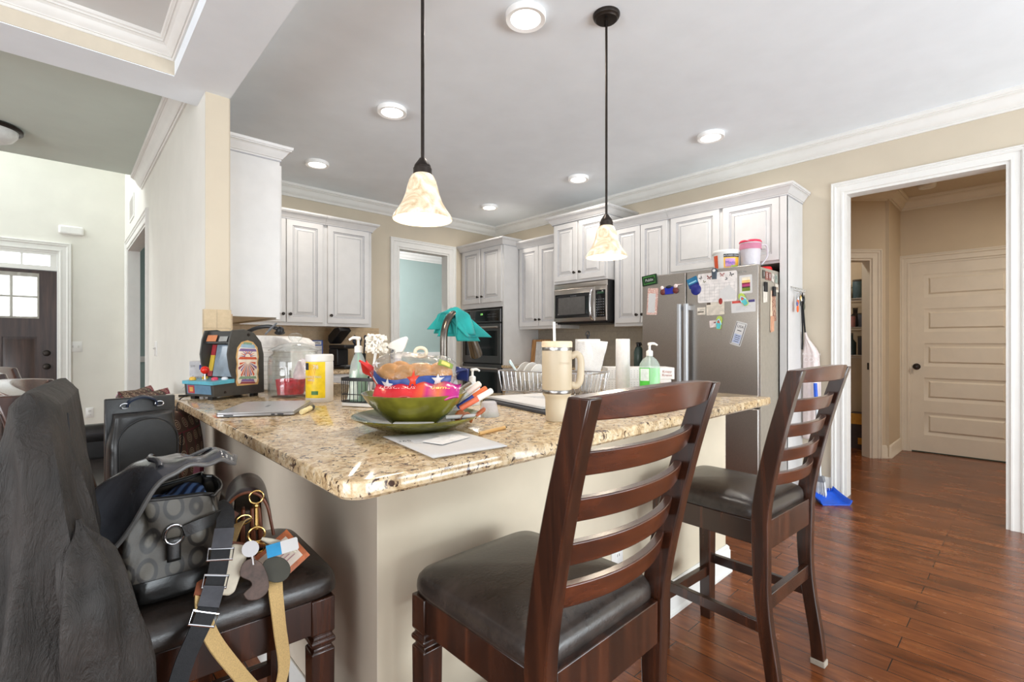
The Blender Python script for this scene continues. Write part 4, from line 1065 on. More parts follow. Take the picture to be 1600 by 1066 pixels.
def tilted(c, ry, rx, rz=0): return Matrix.Translation(V(c)) @ Matrix.Rotation(rz, 4, 'Z') @ Matrix.Rotation(rx, 4, 'X') @ Matrix.Rotation(ry, 4, 'Y')
def blob(pts, th, T, bevel=True):
    q = MB(); q.T = T; q.prism(pts, -th / 2, th / 2, A=X_, B=Z_, N=-Y_); return q
fob = [(-.021, -.03), (-.016, -.045), (.004, -.052), (.022, -.044), (.028, -.02), (.024, .012), (.008, .028), (-.008, .026), (-.018, .006), (-.004, -.012), (-.004, -.022), (-.014, -.026)]
q = blob([(p.x, p.y) for p in bez([(a, b_, 0) for a, b_ in fob + fob[:1]], 3)][:-1], .006, tilted((-.012, -.03, -.016), -.25, -.35)); lab(obj('leather_tag', q, m_leather('tag_leather', (78, 60, 52), .5, 60, .15), t, bevel=.0012), 'brown leather key tag')
q = blob([(.024 * math.cos(a), .03 * math.sin(a)) for a in [2 * PI * k / 28 for k in range(28)]], .004, tilted((.036, -.018, -.022), -.9, -.45)); lab(obj('round_tag', q, mat('olive_leather', (60, 58, 48), .5), t, bevel=.001), 'oval olive leather tag')
rr = [(p.x, p.y) for p in rounded([V((-.021, -.05)), V((.021, -.05)), V((.021, .045)), V((-.021, .045))], 0, {0: .012, 1: .012, 2: .02, 3: .02})] if False else [(-.012, -.05), (.012, -.05), (.02, -.042), (.021, .03), (.012, .045), (-.012, .045), (-.021, .03), (-.02, -.042)]
q = blob(rr, .016, tilted((-.046, -.004, -.006), .32, -.35)); obj('card_case', q, mat('cream_leather', (226, 214, 192), .45), t, bevel=.004)
q = blob([(a * 1.08, b_ * 1.06) for a, b_ in rr], .010, tilted((-.05, .004, -.005), .32, -.35)); obj('case_edge', q, BROWNLEATHER, t, bevel=.003)
q = MB(); q.lathe([(0, -.002), (.016, -.002), (.016, .002), (0, .002)], (-.012, -.014, .03), 20, R=Matrix.Rotation(1.1, 3, 'X')); q.tube([(-.008, -.016, .018), (-.006, -.026, .0)], .0035, 8); obj('ring_cap', q, CHROME, t)
BLUETAG = mat('blue_card', (40, 140, 190), .4)
q = blob([(-.028, -.013), (.0, -.013), (.0, .013), (-.028, .013)], .0016, tilted((.046, -.008, .018), -.12, -.5)); q2 = q
q.T = tilted((.046, -.008, .018), -.12, -.5); q.m = 1
q.prism([(.0, -.013), (.032, -.013), (.034, -.010), (.034, .010), (.032, .013), (.0, .013)], -.0008, .0008, A=X_, B=Z_, N=-Y_, m=1)
lab(obj('loyalty_tag', q, [BLUETAG, PAPER], t), 'blue and white plastic key tag')
q = MB(); 
for i in range(4): q.T = None; q.tube(bez([(.01, .02, .035), (.03 + .006 * i, .012, .022), (.05 + .009 * i, .01, .005 - .003 * i)], 5), .0035, 8)
obj('tassel', q, mat('cream_tassel', (216, 206, 186), .7), t)
# card holder hanging over the seat edge
CH = V((.352, 1.150, .694))
t = thing('card_holder', 'cognac leather card holder with an identity card, lying on the seat edge', 'card holder', CH, math.radians(-14))
T = tilted((0, 0, -.012), -.62, -.52)
q = MB(); q.T = T; q.panel((-.055, 0, -.04), X_, Z_, -Y_, .11, .08, [(.002, .001, 0)], thick=.005); obj('holder', q, m_leather('tan_leather', (176, 98, 58), .45, 40, .1), t)
q = MB(); q.T = T; q.panel((-.044, -.006, -.029), X_, Z_, -Y_, .088, .058, [(.001, .0004, 0)], thick=.0008)
q.prism([(-.036, -.02), (-.016, -.02), (-.016, .006), (-.036, .006)], .0074, .008, A=X_, B=Z_, N=-Y_, m=1)
for i in range(5): q.prism([(-.008, -.016 + i * .008), (.034 - (i % 3) * .008, -.016 + i * .008), (.034 - (i % 3) * .008, -.0135 + i * .008), (-.008, -.0135 + i * .008)], .0074, .0079, A=X_, B=Z_, N=-Y_, m=2)
lab(obj('card', q, [mat('card_cream', (222, 206, 190), .4), mat('card_photo', (120, 112, 100), .5), mat('card_print', (190, 150, 150), .5)], t), 'printed identity card')

# backpack on the far stool
t = thing('backpack', 'black leather backpack with a silver ringed handle on the far stool', 'backpack', (.20, 2.03, .662), math.radians(8))
MB.DT = Matrix.Diagonal((.82, .82, .92, 1))
def bp(u, v):
    a = 2 * PI * u; c, s_ = math.cos(a), math.sin(a); e = .45
    zz = v; taper = 1 - .16 * ss(.6, 1., v) - .02 * v; tapd = 1 - .5 * ss(.55, 1., v)
    return (math.copysign(abs(c) ** e, c) * .118 * taper, math.copysign(abs(s_) ** e, s_) * .062 * tapd, .002 + .30 * v)
q = MB(); q.grid(bp, 56, 20, cu=True); q.f.append([i * 21 + 20 for i in range(56)]); q.f.append([i * 21 for i in range(56)]); q.fm += [0, 0]; obj('body', q, BLACKLEATHER, t, angle=180)
arch = [(-.098, .0), (-.10, .16)] + [(-.1 * math.cos(a), .19 + .085 * math.sin(a)) for a in [PI * k / 16 for k in range(17)]] + [(.10, .16), (.098, .0)]
q = MB(); q.prism(arch, 0, .016, O=(0, -.060, .012), A=X_, B=Z_, N=-Y_); obj('front_pocket', q, m_leather('matte_black_leather', (30, 29, 28), .34, 30, .2), t, bevel=.007, bseg=3)
q = MB(); q.tube([(a, -.0765, .012 + z) for a, z in arch], .002, 6); obj('pocket_piping', q, BLACKPL, t)
q = MB(); q.panel((-.118, .045, .03), X_, Z_, -Y_, .236, .325, [(.004, .002, 0)], thick=.02); obj('back_panel', q, BLACKLEATHER, t, bevel=.015)
q = MB(); q.ribbon(bez([(-.05, .02, .325), (-.04, .012, .345), (0, .008, .357), (.04, .012, .345), (.05, .02, .325)], 6), (0, 1, .2), .022, .006); hd = obj('handle', q, mat('navy_leather', (40, 48, 66), .35), t); lab(hd, 'dark blue leather carry handle')
for sx in (-1, 1):
    q = MB(); q.tube([(sx * .058 + .015 * math.cos(a), .012, .327 + .009 * math.sin(a)) for a in [2 * PI * k / 16 for k in range(16)]], .0024, 7, closed=True); lab(obj('handle_ring', q, CHROME, hd), 'silver ring at the end of the handle')
for sx in (-1, 1):
    q = MB(); q.ribbon(bez([(sx * .06, .068, .31), (sx * .07, .10, .2), (sx * .085, .085, .05)], 6), (1, 0, 0), .035, .008); obj('strap', q, BLACKWEB, t)

MB.DT = None
# dark bench along the half wall, with cushions
t = thing('bench', 'dark bench with a rolled arm against the half wall behind the bags', 'bench', (.31, 3.1, 0))
q = MB(); q.box(.06, .53, 2.40, 4.0, .12, .40); obj('base', q, BLACKLEATHER, t, world=True, bevel=.012)
q = MB(); q.box(.05, .535, 2.39, 3.93, .40, .46); obj('seat', q, SEATLEATHER, t, world=True, bevel=.02, bseg=3)
q = MB(); q.tube([(.04, 4.0, .60), (.54, 4.0, .60)], .065, 20); q.box(.05, .535, 3.95, 4.05, .40, .6); obj('arm', q, BLACKLEATHER, t, world=True)
for x, y in ((.09, 2.44), (.5, 2.44), (.09, 3.95), (.5, 3.95)):
    q = MB(); q.lathe([(0, 0), (.02, 0), (.028, .12), (0, .12)], (x, y, 0), 14); obj('foot', q, STOOLWOOD, t, world=True)

# throw cushions: patchwork of burgundy, brown and pink with spirals
def m_cushion():
    n = Nodes('patchwork_cushion'); tc = n.add('ShaderNodeTexCoord'); mp = n.add('ShaderNodeMapping'); n.link(tc.outputs['Object'], mp.inputs['Vector'])
    mp.inputs['Location'].default_value = (.21, .0, .02)
    ck = n.add('ShaderNodeTexBrick', offset=.5); 
    for k, v in {'Scale': 1., 'Mortar Size': .002, 'Brick Width': .085, 'Row Height': .13, 'Bias': .0}.items(): ck.inputs[k].default_value = v
    ck.inputs['Color1'].default_value = (0, 0, 0, 1); ck.inputs['Color2'].default_value = (1, 1, 1, 1); ck.inputs['Mortar'].default_value = (.4, .4, .4, 1)
    sx = n.add('ShaderNodeSeparateXYZ'); n.link(mp.outputs[0], sx.inputs[0]); cx = n.add('ShaderNodeCombineXYZ'); n.link(sx.outputs['X'], cx.inputs['X']); n.link(sx.outputs['Z'], cx.inputs['Y'])
    n.link(cx.outputs[0], ck.inputs['Vector'])
    c = n.ramp(ck.outputs['Color'], [(0, (92, 70, 60)), (.3, (140, 48, 70)), (.5, (84, 70, 64)), (.68, (206, 130, 160)), (.84, (112, 92, 80))], 'CONSTANT')
    # spirals: a ring wave inside each cell
    fr = n.add('ShaderNodeVectorMath', operation='FRACTION'); sc = n.add('ShaderNodeVectorMath', operation='SCALE'); sc.inputs['Scale'].default_value = 15.
    n.link(cx.outputs[0], sc.inputs[0]); n.link(sc.outputs[0], fr.inputs[0])
    sb = n.add('ShaderNodeVectorMath', operation='SUBTRACT'); n.link(fr.outputs[0], sb.inputs[0]); sb.inputs[1].default_value = (.5, .5, 0)
    ln = n.add('ShaderNodeVectorMath', operation='LENGTH'); n.link(sb.outputs[0], ln.inputs[0])
    mu = n.add('ShaderNodeMath', operation='MULTIPLY'); n.link(ln.outputs['Value'], mu.inputs[0]); mu.inputs[1].default_value = 48
    sn = n.add('ShaderNodeMath', operation='SINE'); n.link(mu.outputs[0], sn.inputs[0])
    lt = n.add('ShaderNodeMath', operation='LESS_THAN'); n.link(ln.outputs['Value'], lt.inputs[0]); lt.inputs[1].default_value = .40
    gt = n.add('ShaderNodeMath', operation='GREATER_THAN'); n.link(sn.outputs[0], gt.inputs[0]); gt.inputs[1].default_value = .55
    m2 = n.add('ShaderNodeMath', operation='MULTIPLY'); n.link(lt.outputs[0], m2.inputs[0]); n.link(gt.outputs[0], m2.inputs[1])
    n.base(n.mix(m2.outputs[0], c, lin((196, 176, 150)))); n.set(Roughness=.85); n.bump(n.noise(n.coord(), 200, 2), .2, .001); return n.m
CUSH = m_cushion()
STRIPE = None
def m_stripe():
    n = Nodes('striped_cushion_side'); w = n.add('ShaderNodeTexWave', wave_type='BANDS'); w.inputs['Scale'].default_value = 9; w.inputs['Distortion'].default_value = 1.2
    n.link(n.coord(rot=(0, .3, .4)), w.inputs['Vector'])
    n.base(n.ramp(w.outputs['Fac'], [(.15, (92, 78, 74)), (.35, (206, 172, 190)), (.55, (150, 70, 104)), (.75, (214, 204, 208)), (.92, (110, 92, 100))])); n.set(Roughness=.85); return n.m
STRIPE = m_stripe()
def cushion(label, loc, rz, rx, s, lean_mat=0):
    q = MB()
    T = Matrix.Translation(V(loc)) @ Matrix.Rotation(rz, 4, 'Z') @ Matrix.Rotation(rx, 4, 'X') @ Matrix.Translation(V((0, 0, s / 2)))
    q.T = None
    for side in (-1, 1):
        def f(u, v, side=side):
            a, b_ = 2 * u - 1, 2 * v - 1
            pin = 1 - .05 * (1 - abs(a)) * abs(b_) ** 4; pin2 = 1 - .05 * (1 - abs(b_)) * abs(a) ** 4
            bul = ((1 - a ** 2) * (1 - b_ ** 2)) ** .42
            return (a * s / 2 * pin2, side * .075 * bul, b_ * s / 2 * pin)
        q.grid(f, 24, 24, m=0 if side < 0 else 1)
    me_o = obj('cushion', q, [CUSH, STRIPE], None, angle=180, at_=(0, 0, 0))
    me_o.matrix_world = T
    tag(me_o, label, 'cushion', 'patchwork throw cushions on the bench')
    return me_o
cushion('burgundy and brown spiral patterned cushion nearest the satchel, leaning on the half wall', (.385, 2.56, .462), math.radians(62), math.radians(-4), .43)
cushion('patterned cushion behind the near cushion, half hidden by the black backpack', (.375, 2.98, .462), math.radians(62), math.radians(-4), .43)
cushion('pink topped patterned cushion peeking over the right corner of the backpack', (.37, 3.38, .462), math.radians(55), math.radians(-4), .44)
cushion('patterned cushion with pointed pink corner farthest along the bench', (.365, 3.66, .462), math.radians(64), math.radians(-6), .44)
# ================================================================ ON THE PENINSULA
def cyl_text(body, size, c, r, ang, z, m=None, mb=None):
    """lettering wrapped round an upright cylinder, centred at the angle ang"""
    mb = mb or MB()
    mb.text(body, size, (0, 0, 0), X_, Z_, m, bend=lambda x, y: V((c[0] + r * math.cos(ang + x / r), c[1] + r * math.sin(ang + x / r), z + y)))
    return mb
def facing(p): return math.atan2(-p[1], -p[0])          # heading from a point back to the middle of the room's near end

# lens wipe boxes
WB = V((.535, 2.885, CT))
t = thing('wipes_box', 'white and grey box of lens wipes at the far left corner of the worktop', 'box', WB, math.radians(-14))
q = MB(); q.box(-.062, .062, -.045, .045, 0, .165); obj('carton', q, [mat('box_grey', (206, 206, 208), .6)], t, bevel=.0015)
q = MB(); q.box(-.062, .0625, -.0455, .045, .163, .1655); q.box(.0622, .0626, -.045, .045, 0, .165); obj('white_side', q, PAPER, t)
ZBLUE = mat('logo_blue', (30, 44, 130), .5)
q = MB(); q.prism([(-.016, -.012), (.016, -.012), (.016, .012), (-.016, .012)], 0, .0006, O=(-.004, -.0455, .134), A=X_, B=Z_, N=-Y_); q.prism([(-.016, -.012), (.016, -.012), (.016, .012), (-.016, .012)], 0, .0006, O=(.0625, .0, .134), A=Y_, B=Z_, N=X_)
lg = obj('logo', q, ZBLUE, t)
q = MB(); q.text('ZEISS', .0095, (-.004, -.0463, .134), X_, Z_); obj('logo_lettering', q, PAPER, lg); q = MB(); q.text('ZEISS', .0095, (.0633, 0, .134), Y_, Z_); obj('logo_lettering', q, PAPER, lg)
q = MB(); q.text('210', .013, (-.048, -.0457, .14), X_, Z_); obj('count_lettering', q, GREYPL, t); q = MB(); q.text('Lens Wipes', .021, (-.0, -.0457, .085), X_, Z_); obj('lettering', q, GREYPL, t)
t = thing('plastic_sheet', 'clear plastic sheet with dark clips beside the arcade machine', 'plastic sheet', (.475, 2.76, CT), math.radians(-14))
q = MB(); q.grid(lambda u, v: (-.06 + .12 * u, -.02 + .05 * v + .01 * math.sin(5 * u), .03 + .06 * math.sin(PI * u) * (1 - .3 * v) - .028 * u), 14, 8); obj('sheet', q, FILM, t)
q = MB(); q.tube([(-.02, 0, .004), (.0, 0, .075), (.012, 0, .083)], .004, 8); q.tube([(.03, .005, .004), (.02, .0, .07), (.05, -.01, .055)], .004, 8); q.tube([(-.07, 0, .004), (.06, 0, .004)], .004, 8); obj('clip', q, BLACKPL, t)

# tabletop arcade cabinet
AB = V((.588, 2.615, CT))
t = thing('arcade_machine', 'small tabletop arcade machine with a red ball joystick on the worktop', 'arcade machine', AB, math.radians(22))
MB.DT = Matrix.Diagonal((1.15, 1.55, 1.27, 1))
# local: the machine faces -x? side art faces -y ; width across y
CASEG = mat('arcade_case', (62, 60, 56), .42, var=.08)
W2 = .066
side = [(-.125, .012), (-.13, .06), (-.045, .065), (-.062, .11), (-.07, .16), (-.062, .215), (-.05, .248), (.0, .252), (.045, .24), (.078, .205), (.09, .16), (.092, .012)]
for sy, nm in ((-1, 0), (1, 1)):
    q = MB(); q.prism(side, sy * W2, sy * (W2 - .006), A=X_, B=Z_, N=Y_); obj('side_panel', q, CASEG, t, bevel=.001)
q = MB(); q.prism([(-.124, .012), (-.128, .056), (-.035, .058), (-.045, .06), (-.045, .075), (.02, .085), (.045, .235), (.075, .2), (.088, .16), (.09, .012)], -W2 + .006, W2 - .006, A=X_, B=Z_, N=Y_); obj('case', q, CASEG, t)
q = MB(); q.box(-.118, -.10, -.05, -.03, 0, .012); q.box(-.118, -.10, .03, .05, 0, .012); q.box(.06, .08, -.05, -.03, 0, .012); q.box(.06, .08, .03, .05, 0, .012); obj('foot', q, BLACKPL, t)
q = MB(); q.prism([(-.135, .054), (-.135, .066), (-.045, .072), (-.045, .058)], -W2 - .004, W2 + .004, A=X_, B=Z_, N=Y_); cp = obj('control_deck', q, mat('arcade_teal', (92, 172, 192), .35), t, bevel=.0012)
q = MB(); q.tube([(-.10, .004, .066), (-.10, .004, .093)], .0025, 10); q.lathe([(0, .067), (.01, .067), (.008, .071), (0, .071)], (-.10, .004, 0), 16); obj('joystick_shaft', q, CHROME, cp)
q = MB(); q.ball((-.10, .004, .104), (.0158, .0118, .0143), 20, 14); lab(obj('joystick_ball', q, mat('red_ball', (220, 40, 24), .2), cp), 'red joystick ball')
for c_, x, y in (((232, 186, 70), -.118, .04), ((232, 186, 70), -.07, .038), ((226, 70, 100), -.09, -.03), ((226, 226, 230), -.068, -.05)):
    q = MB(); q.lathe([(0, .066), (.012, .066), (.012, .073), (.008, .077), (0, .078)], (x, y, .002), 16, sy=.75); obj('button', q, mat('button_%d_%d' % (c_[0], c_[2]), c_, .3), cp)
q = MB(); q.prism([(-.0545, .20), (-.0375, .2455), (-.0345, .2445), (-.051, .199)], -W2 + .007, W2 - .007, A=X_, B=Z_, N=Y_); mq = obj('marquee', q, mat('marquee_dark', (46, 44, 44), .4), t)
q = MB(); q.prism([(-.0535, .208), (-.045, .231), (-.0445, .2308), (-.0527, .2075)], .005, .05, O=(-.0022, 0, 0), A=X_, B=Z_, N=Y_); q.prism([(-.0535, .208), (-.047, .226), (-.0465, .2255), (-.0527, .2075)], -.045, -.008, O=(-.0022, 0, 0), A=X_, B=Z_, N=Y_, m=1); obj('marquee_art', q, [mat('marquee_orange', (196, 120, 74), .5), mat('marquee_grey', (150, 150, 146), .5)], mq)
q = MB(); q.prism([(-.052, .078), (-.03, .195), (-.026, .194), (-.048, .077)], -W2 + .012, W2 - .03, O=(.01, 0, 0), A=X_, B=Z_, N=Y_); lab(obj('screen', q, mat('screen_glass', (128, 142, 154), .12), t), 'grey blank screen')
q = MB()
for k in range(6): q.prism([(-.052 + .0037 * k, .078 + .0195 * k), (-.052 + .0037 * (k + 1), .078 + .0195 * (k + 1)), (-.048 + .0037 * (k + 1), .077 + .0195 * (k + 1)), (-.048 + .0037 * k, .077 + .0195 * k)], W2 - .028, W2 - .008, O=(.008, 0, 0), A=X_, B=Z_, N=Y_, m=(0, 1, 1, 1, 0, 0)[k])
obj('bezel_strip', q, [mat('bezel_red', (160, 50, 56), .5), mat('bezel_yellow', (206, 176, 66), .5)], t)
# front art below the deck
q = MB(); q.prism([(-.1262, .02), (-.1292, .052), (-.1285, .052), (-.1255, .02)], -.055, .055, A=X_, B=Z_, N=Y_); q.prism([(-.1268, .022), (-.1298, .05), (-.129, .05), (-.126, .022)], .02, .05, A=X_, B=Z_, N=Y_, m=1); q.prism([(-.1275, .028), (-.129, .044), (-.1288, .044), (-.1273, .028)], .026, .042, O=(-.0004, 0, 0), A=X_, B=Z_, N=Y_, m=2)
obj('front_art', q, [mat('art_blue', (96, 132, 158), .4), mat('art_red', (176, 60, 70), .4), mat('art_gold', (206, 160, 80), .4)], t)
# side art: a plain burst of colours in a rounded frame
fr_ = [(-.032, .045), (.062, .045), (.066, .06), (.063, .08), (.066, .10), (.062, .125), (.066, .15), (.06, .185), (.04, .205), (.015, .212), (-.012, .205), (-.03, .185), (-.036, .15), (-.032, .125), (-.036, .10), (-.033, .08), (-.036, .06)]
q = MB(); q.prism(fr_, 0, .0006, O=(0, -W2, 0), A=X_, B=Z_, N=-Y_, m=0)
q.prism([(.015 + (a - .015) * .88, .128 + (z - .128) * .9) for a, z in fr_], 0, .0009, O=(0, -W2, 0), A=X_, B=Z_, N=-Y_, m=1)
for k in range(13):
    a = PI + PI * (k + .5) / 13; a0, a1 = a - .075, a + .075; L = .06 if k % 2 else .05
    q.prism([(.015 + .008 * math.cos(a), .132 + .008 * math.sin(a)), (.015 + L * .72 * math.cos(a0), .132 + L * 1.15 * math.sin(a0)), (.015 + L * .72 * math.cos(a1), .132 + L * 1.15 * math.sin(a1))], 0, .0013, O=(0, -W2, 0), A=X_, B=Z_, N=-Y_, m=(2, 4, 3)[k % 3])
for k in range(9):
    a = PI * (k + .5) / 9; q.prism([(.015 + .012 * math.cos(a - .2), .15 + .012 * math.sin(a - .2)), (.015 + .038 * math.cos(a), .15 + .03 * math.sin(a)), (.015 + .012 * math.cos(a + .2), .15 + .012 * math.sin(a + .2))], 0, .0014, O=(0, -W2, 0), A=X_, B=Z_, N=-Y_, m=(3, 2)[k % 2])
for z0, hh, w_, k in ((.185, .010, .033, 5), (.172, .007, .04, 3), (.142, .006, .042, 2), (.07, .006, .04, 6), (.06, .006, .03, 3), (.052, .004, .035, 4), (.196, .006, .02, 6)):
    q.prism([(.015 - w_, z0), (.015 + w_, z0 - .003), (.015 + w_ * .9, z0 + hh), (.015 - w_ * .8, z0 + hh + .003)], 0, .0016, O=(0, -W2, 0), A=X_, B=Z_, N=-Y_, m=k)
obj('side_art', q, [mat('art_tan', (206, 166, 108), .5), mat('art_cream', (236, 224, 206), .5), mat('art_orange', (206, 92, 60), .5), mat('art_purple', (130, 104, 150), .5), mat('art_wine', (146, 70, 80), .5), mat('art_sky', (150, 178, 196), .5), mat('art_green', (128, 158, 128), .5)], t)
q = MB(); q.lathe([(0, 0), (.006, 0), (.005, .003), (0, .0035)], (.02, -W2 - .0, .232), 14, R=Matrix.Rotation(PI / 2, 3, 'X')); obj('screw_cap', q, BRONZE, t)
q = MB(); q.lathe([(0, 0), (.005, 0), (.004, .002), (0, .003)], (-.08, -W2, .026), 12, R=Matrix.Rotation(PI / 2, 3, 'X')); obj('screw_cap', q, BRONZE, t)
MB.DT = None
# power cord over the worktop edge
q = MB(); q.tube(bez([(.47, 2.66, .925), (.44, 2.67, .928), (.40, 2.64, .922), (.374, 2.58, .90), (.366, 2.52, .85), (.372, 2.45, .78), (.36, 2.40, .72), (.345, 2.38, .66)], 6), .0028, 8)
tag(obj('power_cord', q, BLACKPL), 'thin dark cord running from the arcade machine over the worktop edge', 'cord')

# white ridged bread box behind the arcade machine with dark tools on top
t = thing('bread_box', 'white ridged countertop box behind the arcade machine and jar', 'box', (.85, 2.905, CT), math.radians(-60))
MB.DT = Matrix.Diagonal((1, 1, 1.12, 1))
q = MB(); q.prism([(-.10, 0), (.21, 0), (.21, .23), (.17, .252), (.10, .262), (-.10, .268)], -.07, .12, A=X_, B=Z_, N=Y_)
obj('body', q, mat('ridged_white', (232, 228, 222), .5), t, bevel=.006)
q = MB()
for i in range(9): q.box(-.098, .208, -.0725, -.0695, .028 + i * .022, .031 + i * .022)
obj('ridges', q, mat('ridge_shade', (208, 202, 194), .55), t)
MB.DT = None
t = thing('kitchen_tool', 'black tool with a grey lever lying on top of the white ridged box', 'tool', (.835, 2.925, CT + .30), math.radians(-50))
q = MB(); q.tube(bez([(-.09, -.02, .02), (-.03, -.03, .04), (.04, -.03, .048), (.09, -.02, .035)], 6), [.014] * 19, 10, flat=.8); obj('case', q, BLACKPL, t)
q = MB(); q.tube([(.03, -.045, .005), (.06, -.05, .03), (.10, -.052, .065)], [.007, .009, .006], 10, flat=.6); obj('lever', q, GREYPL, t)
q = MB(); q.ball((.10, -.02, .025), (.022, .018, .024)); q.ball((.085, .0, .014), (.03, .02, .014)); obj('head', q, BLACKPL, t)

# glass jar with a knobbed lid and its red scoop
JB = V((.828, 2.432, CT))
t = thing('glass_jar', 'big clear glass jar with a knobbed glass lid', 'jar', JB)
jp = [(0, 0), (.108, 0), (.118, .006), (.12, .02), (.12, .165), (.116, .19), (.10, .205), (.098, .212), (.104, .218)]
ji = [(.100, .218), (.094, .212), (.096, .205), (.112, .188), (.116, .165), (.116, .022), (.112, .012), (0, .010)]
q = MB(); q.lathe(jp + ji, (0, 0, 0), 48); obj('body', q, THIN, t, angle=50)
q = MB(); q.lathe([(.0, .246), (.06, .236), (.104, .221), (.118, .219), (.119, .224), (.104, .230), (.07, .246), (.03, .257), (.018, .258), (.016, .266), (.026, .272), (.032, .284), (.029, .296), (.016, .303), (0, .305)], (0, 0, 0), 48); lab(obj('lid', q, THIN, t, angle=50), 'clear glass lid with round knob')
t2 = thing('plastic_tub', 'red plastic tub standing inside the glass jar', 'tub', JB + V((-.025, -.01, .013)))
q = MB(); q.lathe([(0, 0), (.058, 0), (.066, .07), (.062, .07), (.055, .006), (0, .006)], (0, 0, 0), 28); obj('cup', q, mat('red_plastic', (188, 32, 48), .4, var=.15, scale=60), t2)
q = MB(); q.lathe([(0, .005), (.05, .02), (.055, .05), (.03, .062), (0, .066)], (0, 0, .006), 20); obj('contents', q, mat('red_treats', (206, 70, 80), .8, var=.3, scale=90), t2)
t2 = thing('snack_bag', 'crumpled white and pink bag inside the glass jar', 'bag', JB + V((.045, .01, .013)))
q = MB(); q.grid(lambda u, v: ((.026 + .02 * math.sin(PI * v)) * math.cos(2 * PI * u) * .9 + .008 * math.sin(6 * PI * u + 5 * v), (.03 + .02 * math.sin(PI * v)) * math.sin(2 * PI * u), .001 + .16 * v + .008 * math.sin(4 * PI * u)), 28, 12, cu=True); obj('wrapper', q, mat('pink_white_wrap', (226, 206, 204), .35, var=.12, scale=24), t2)

# disinfecting wipes canister
C0 = V((.828, 2.13, CT))
t = thing('wipes_canister', 'white wipes canister with a yellow label before the glass jar', 'canister', C0)
CR = .057
q = MB(); q.lathe([(0, 0), (CR - .003, 0), (CR, .004), (CR, .172), (CR - .002, .176), (CR + .001, .178), (CR + .001, .202), (CR - .004, .207), (0, .208)], (0, 0, 0), 48); obj('body', q, WHITEPL, t)
a0 = facing(C0)
q = MB(); r = CR + .0006
q.grid(lambda u, v: (r * math.cos(a0 - 1.35 + 1.75 * u), r * math.sin(a0 - 1.35 + 1.75 * u), .02 + .155 * v), 28, 2); lb = obj('label_band', q, mat('label_yellow', (240, 206, 34), .4), t)
q = MB(); r2 = CR + .0012
q.grid(lambda u, v: (r2 * math.cos(a0 - 1.3 + .45 * u), r2 * math.sin(a0 - 1.3 + .45 * u), .14 + .03 * v), 10, 2); obj('label_block', q, INK, lb)
q = MB()
for k in range(5):
    q.grid(lambda u, v, k=k: (r2 * math.cos(a0 - 1.1 + .13 * k + .35 * v + .05 * u), r2 * math.sin(a0 - 1.1 + .13 * k + .35 * v + .05 * u), .08 + .085 * v), 2, 8)
obj('label_stripes', q, mat('label_orange', (226, 150, 30), .4), lb)
q = cyl_text('78', .024, (0, 0), r2 + .0006, a0 - .28, .152); obj('count_lettering', q, PAPER, lb); q = cyl_text('WIPES', .0135, (0, 0), r2 + .0006, a0 - .66, .096); obj('lettering', q, PAPER, lb); q = MB(); cyl_text('DISINFECTING', .0135, (0, 0), r2 + .0006, a0 - .62, .11, mb=q); obj('lettering', q, PAPER, lb)
q = MB(); q.grid(lambda u, v: (r2 * math.cos(a0 - .6 + .5 * u), r2 * math.sin(a0 - .6 + .5 * u), .034 + .016 * v), 10, 2); obj('label_green', q, mat('label_green', (70, 120, 60), .4), lb)

# laptop, closed
Lp = [at(342, 653, Z=CT), at(460, 651, Z=CT), at(478, 626, Z=CT), at(395, 627, Z=CT)]
lc = V((.573, 1.975, CT)); la = math.radians(-30)
t = thing('laptop', 'closed silver laptop lying on the left arm of the worktop', 'laptop', lc, la)
SILV = mat('laptop_silver', (188, 188, 190), .35, .7, var=.01)
q = MB(); q.prism(rounded([V((-.125, -.165)), V((.125, -.165)), V((.125, .165)), V((-.125, .165))], 0, {0: .012, 1: .012, 2: .012, 3: .012}), .003, .011); obj('base', q, SILV, t, bevel=.0015)
q = MB(); q.prism(rounded([V((-.125, -.165)), V((.125, -.165)), V((.125, .165)), V((-.125, .165))], 0, {0: .012, 1: .012, 2: .012, 3: .012}), .0116, .017); ld = obj('lid', q, SILV, t, bevel=.0015)
q = MB(); q.prism([(p[0] * .9, p[1] * .94) for p in rounded([V((-.125, -.165)), V((.125, -.165)), V((.125, .165)), V((-.125, .165))], 0, {0: .012, 1: .012, 2: .012, 3: .012})], 0, .003); obj('foot', q, BLACKPL, t)
q = MB(); q.prism([(-.03, -.004), (.03, -.008), (.03, .004), (-.03, .008)], .0168, .0173, A=Y_, B=X_); obj('lid_mark', q, GREYPL, ld)
q = MB(); q.box(-.1255, -.124, -.13, -.10, .005, .009); q.box(-.1255, -.124, .08, .095, .005, .009); q.box(-.10, -.07, -.1655, -.164, .005, .009); q.box(.05, .062, -.1655, -.164, .005, .009); q.box(.07, .09, -.1655, -.164, .005, .009); obj('port', q, BLACKPL, t)
def pen(name, label, cat, a, c_, r, mats, cap=.25, capr=1.08, tip=True):
    a, c_ = V(a), V(c_); d = (c_ - a); L = d.length; R = Z_.rotation_difference(d.normalized()).to_matrix()
    t = thing(name, label, cat, a)
    q = MB(); q.lathe([(0, 0), (r * .8, 0), (r, L * .02), (r, L * (1 - cap)), (0, L * (1 - cap))], (0, 0, 0), 16, R=R); obj('barrel', q, mats[0], t)
    q = MB(); q.lathe([(0, L * (1 - cap)), (r * capr, L * (1 - cap)), (r * capr, L * .96), (r * .6, L), (0, L)], (0, 0, 0), 16, R=R); obj('cap', q, mats[1], t)
    return t
pen('marker', 'cream marker pen with a black cap beside the laptop corner', 'pen', (.624, 1.770, CT + .0095), (.708, 1.888, CT + .0095), .0095, [mat('marker_cream', (236, 222, 170), .4), BLACKPL])
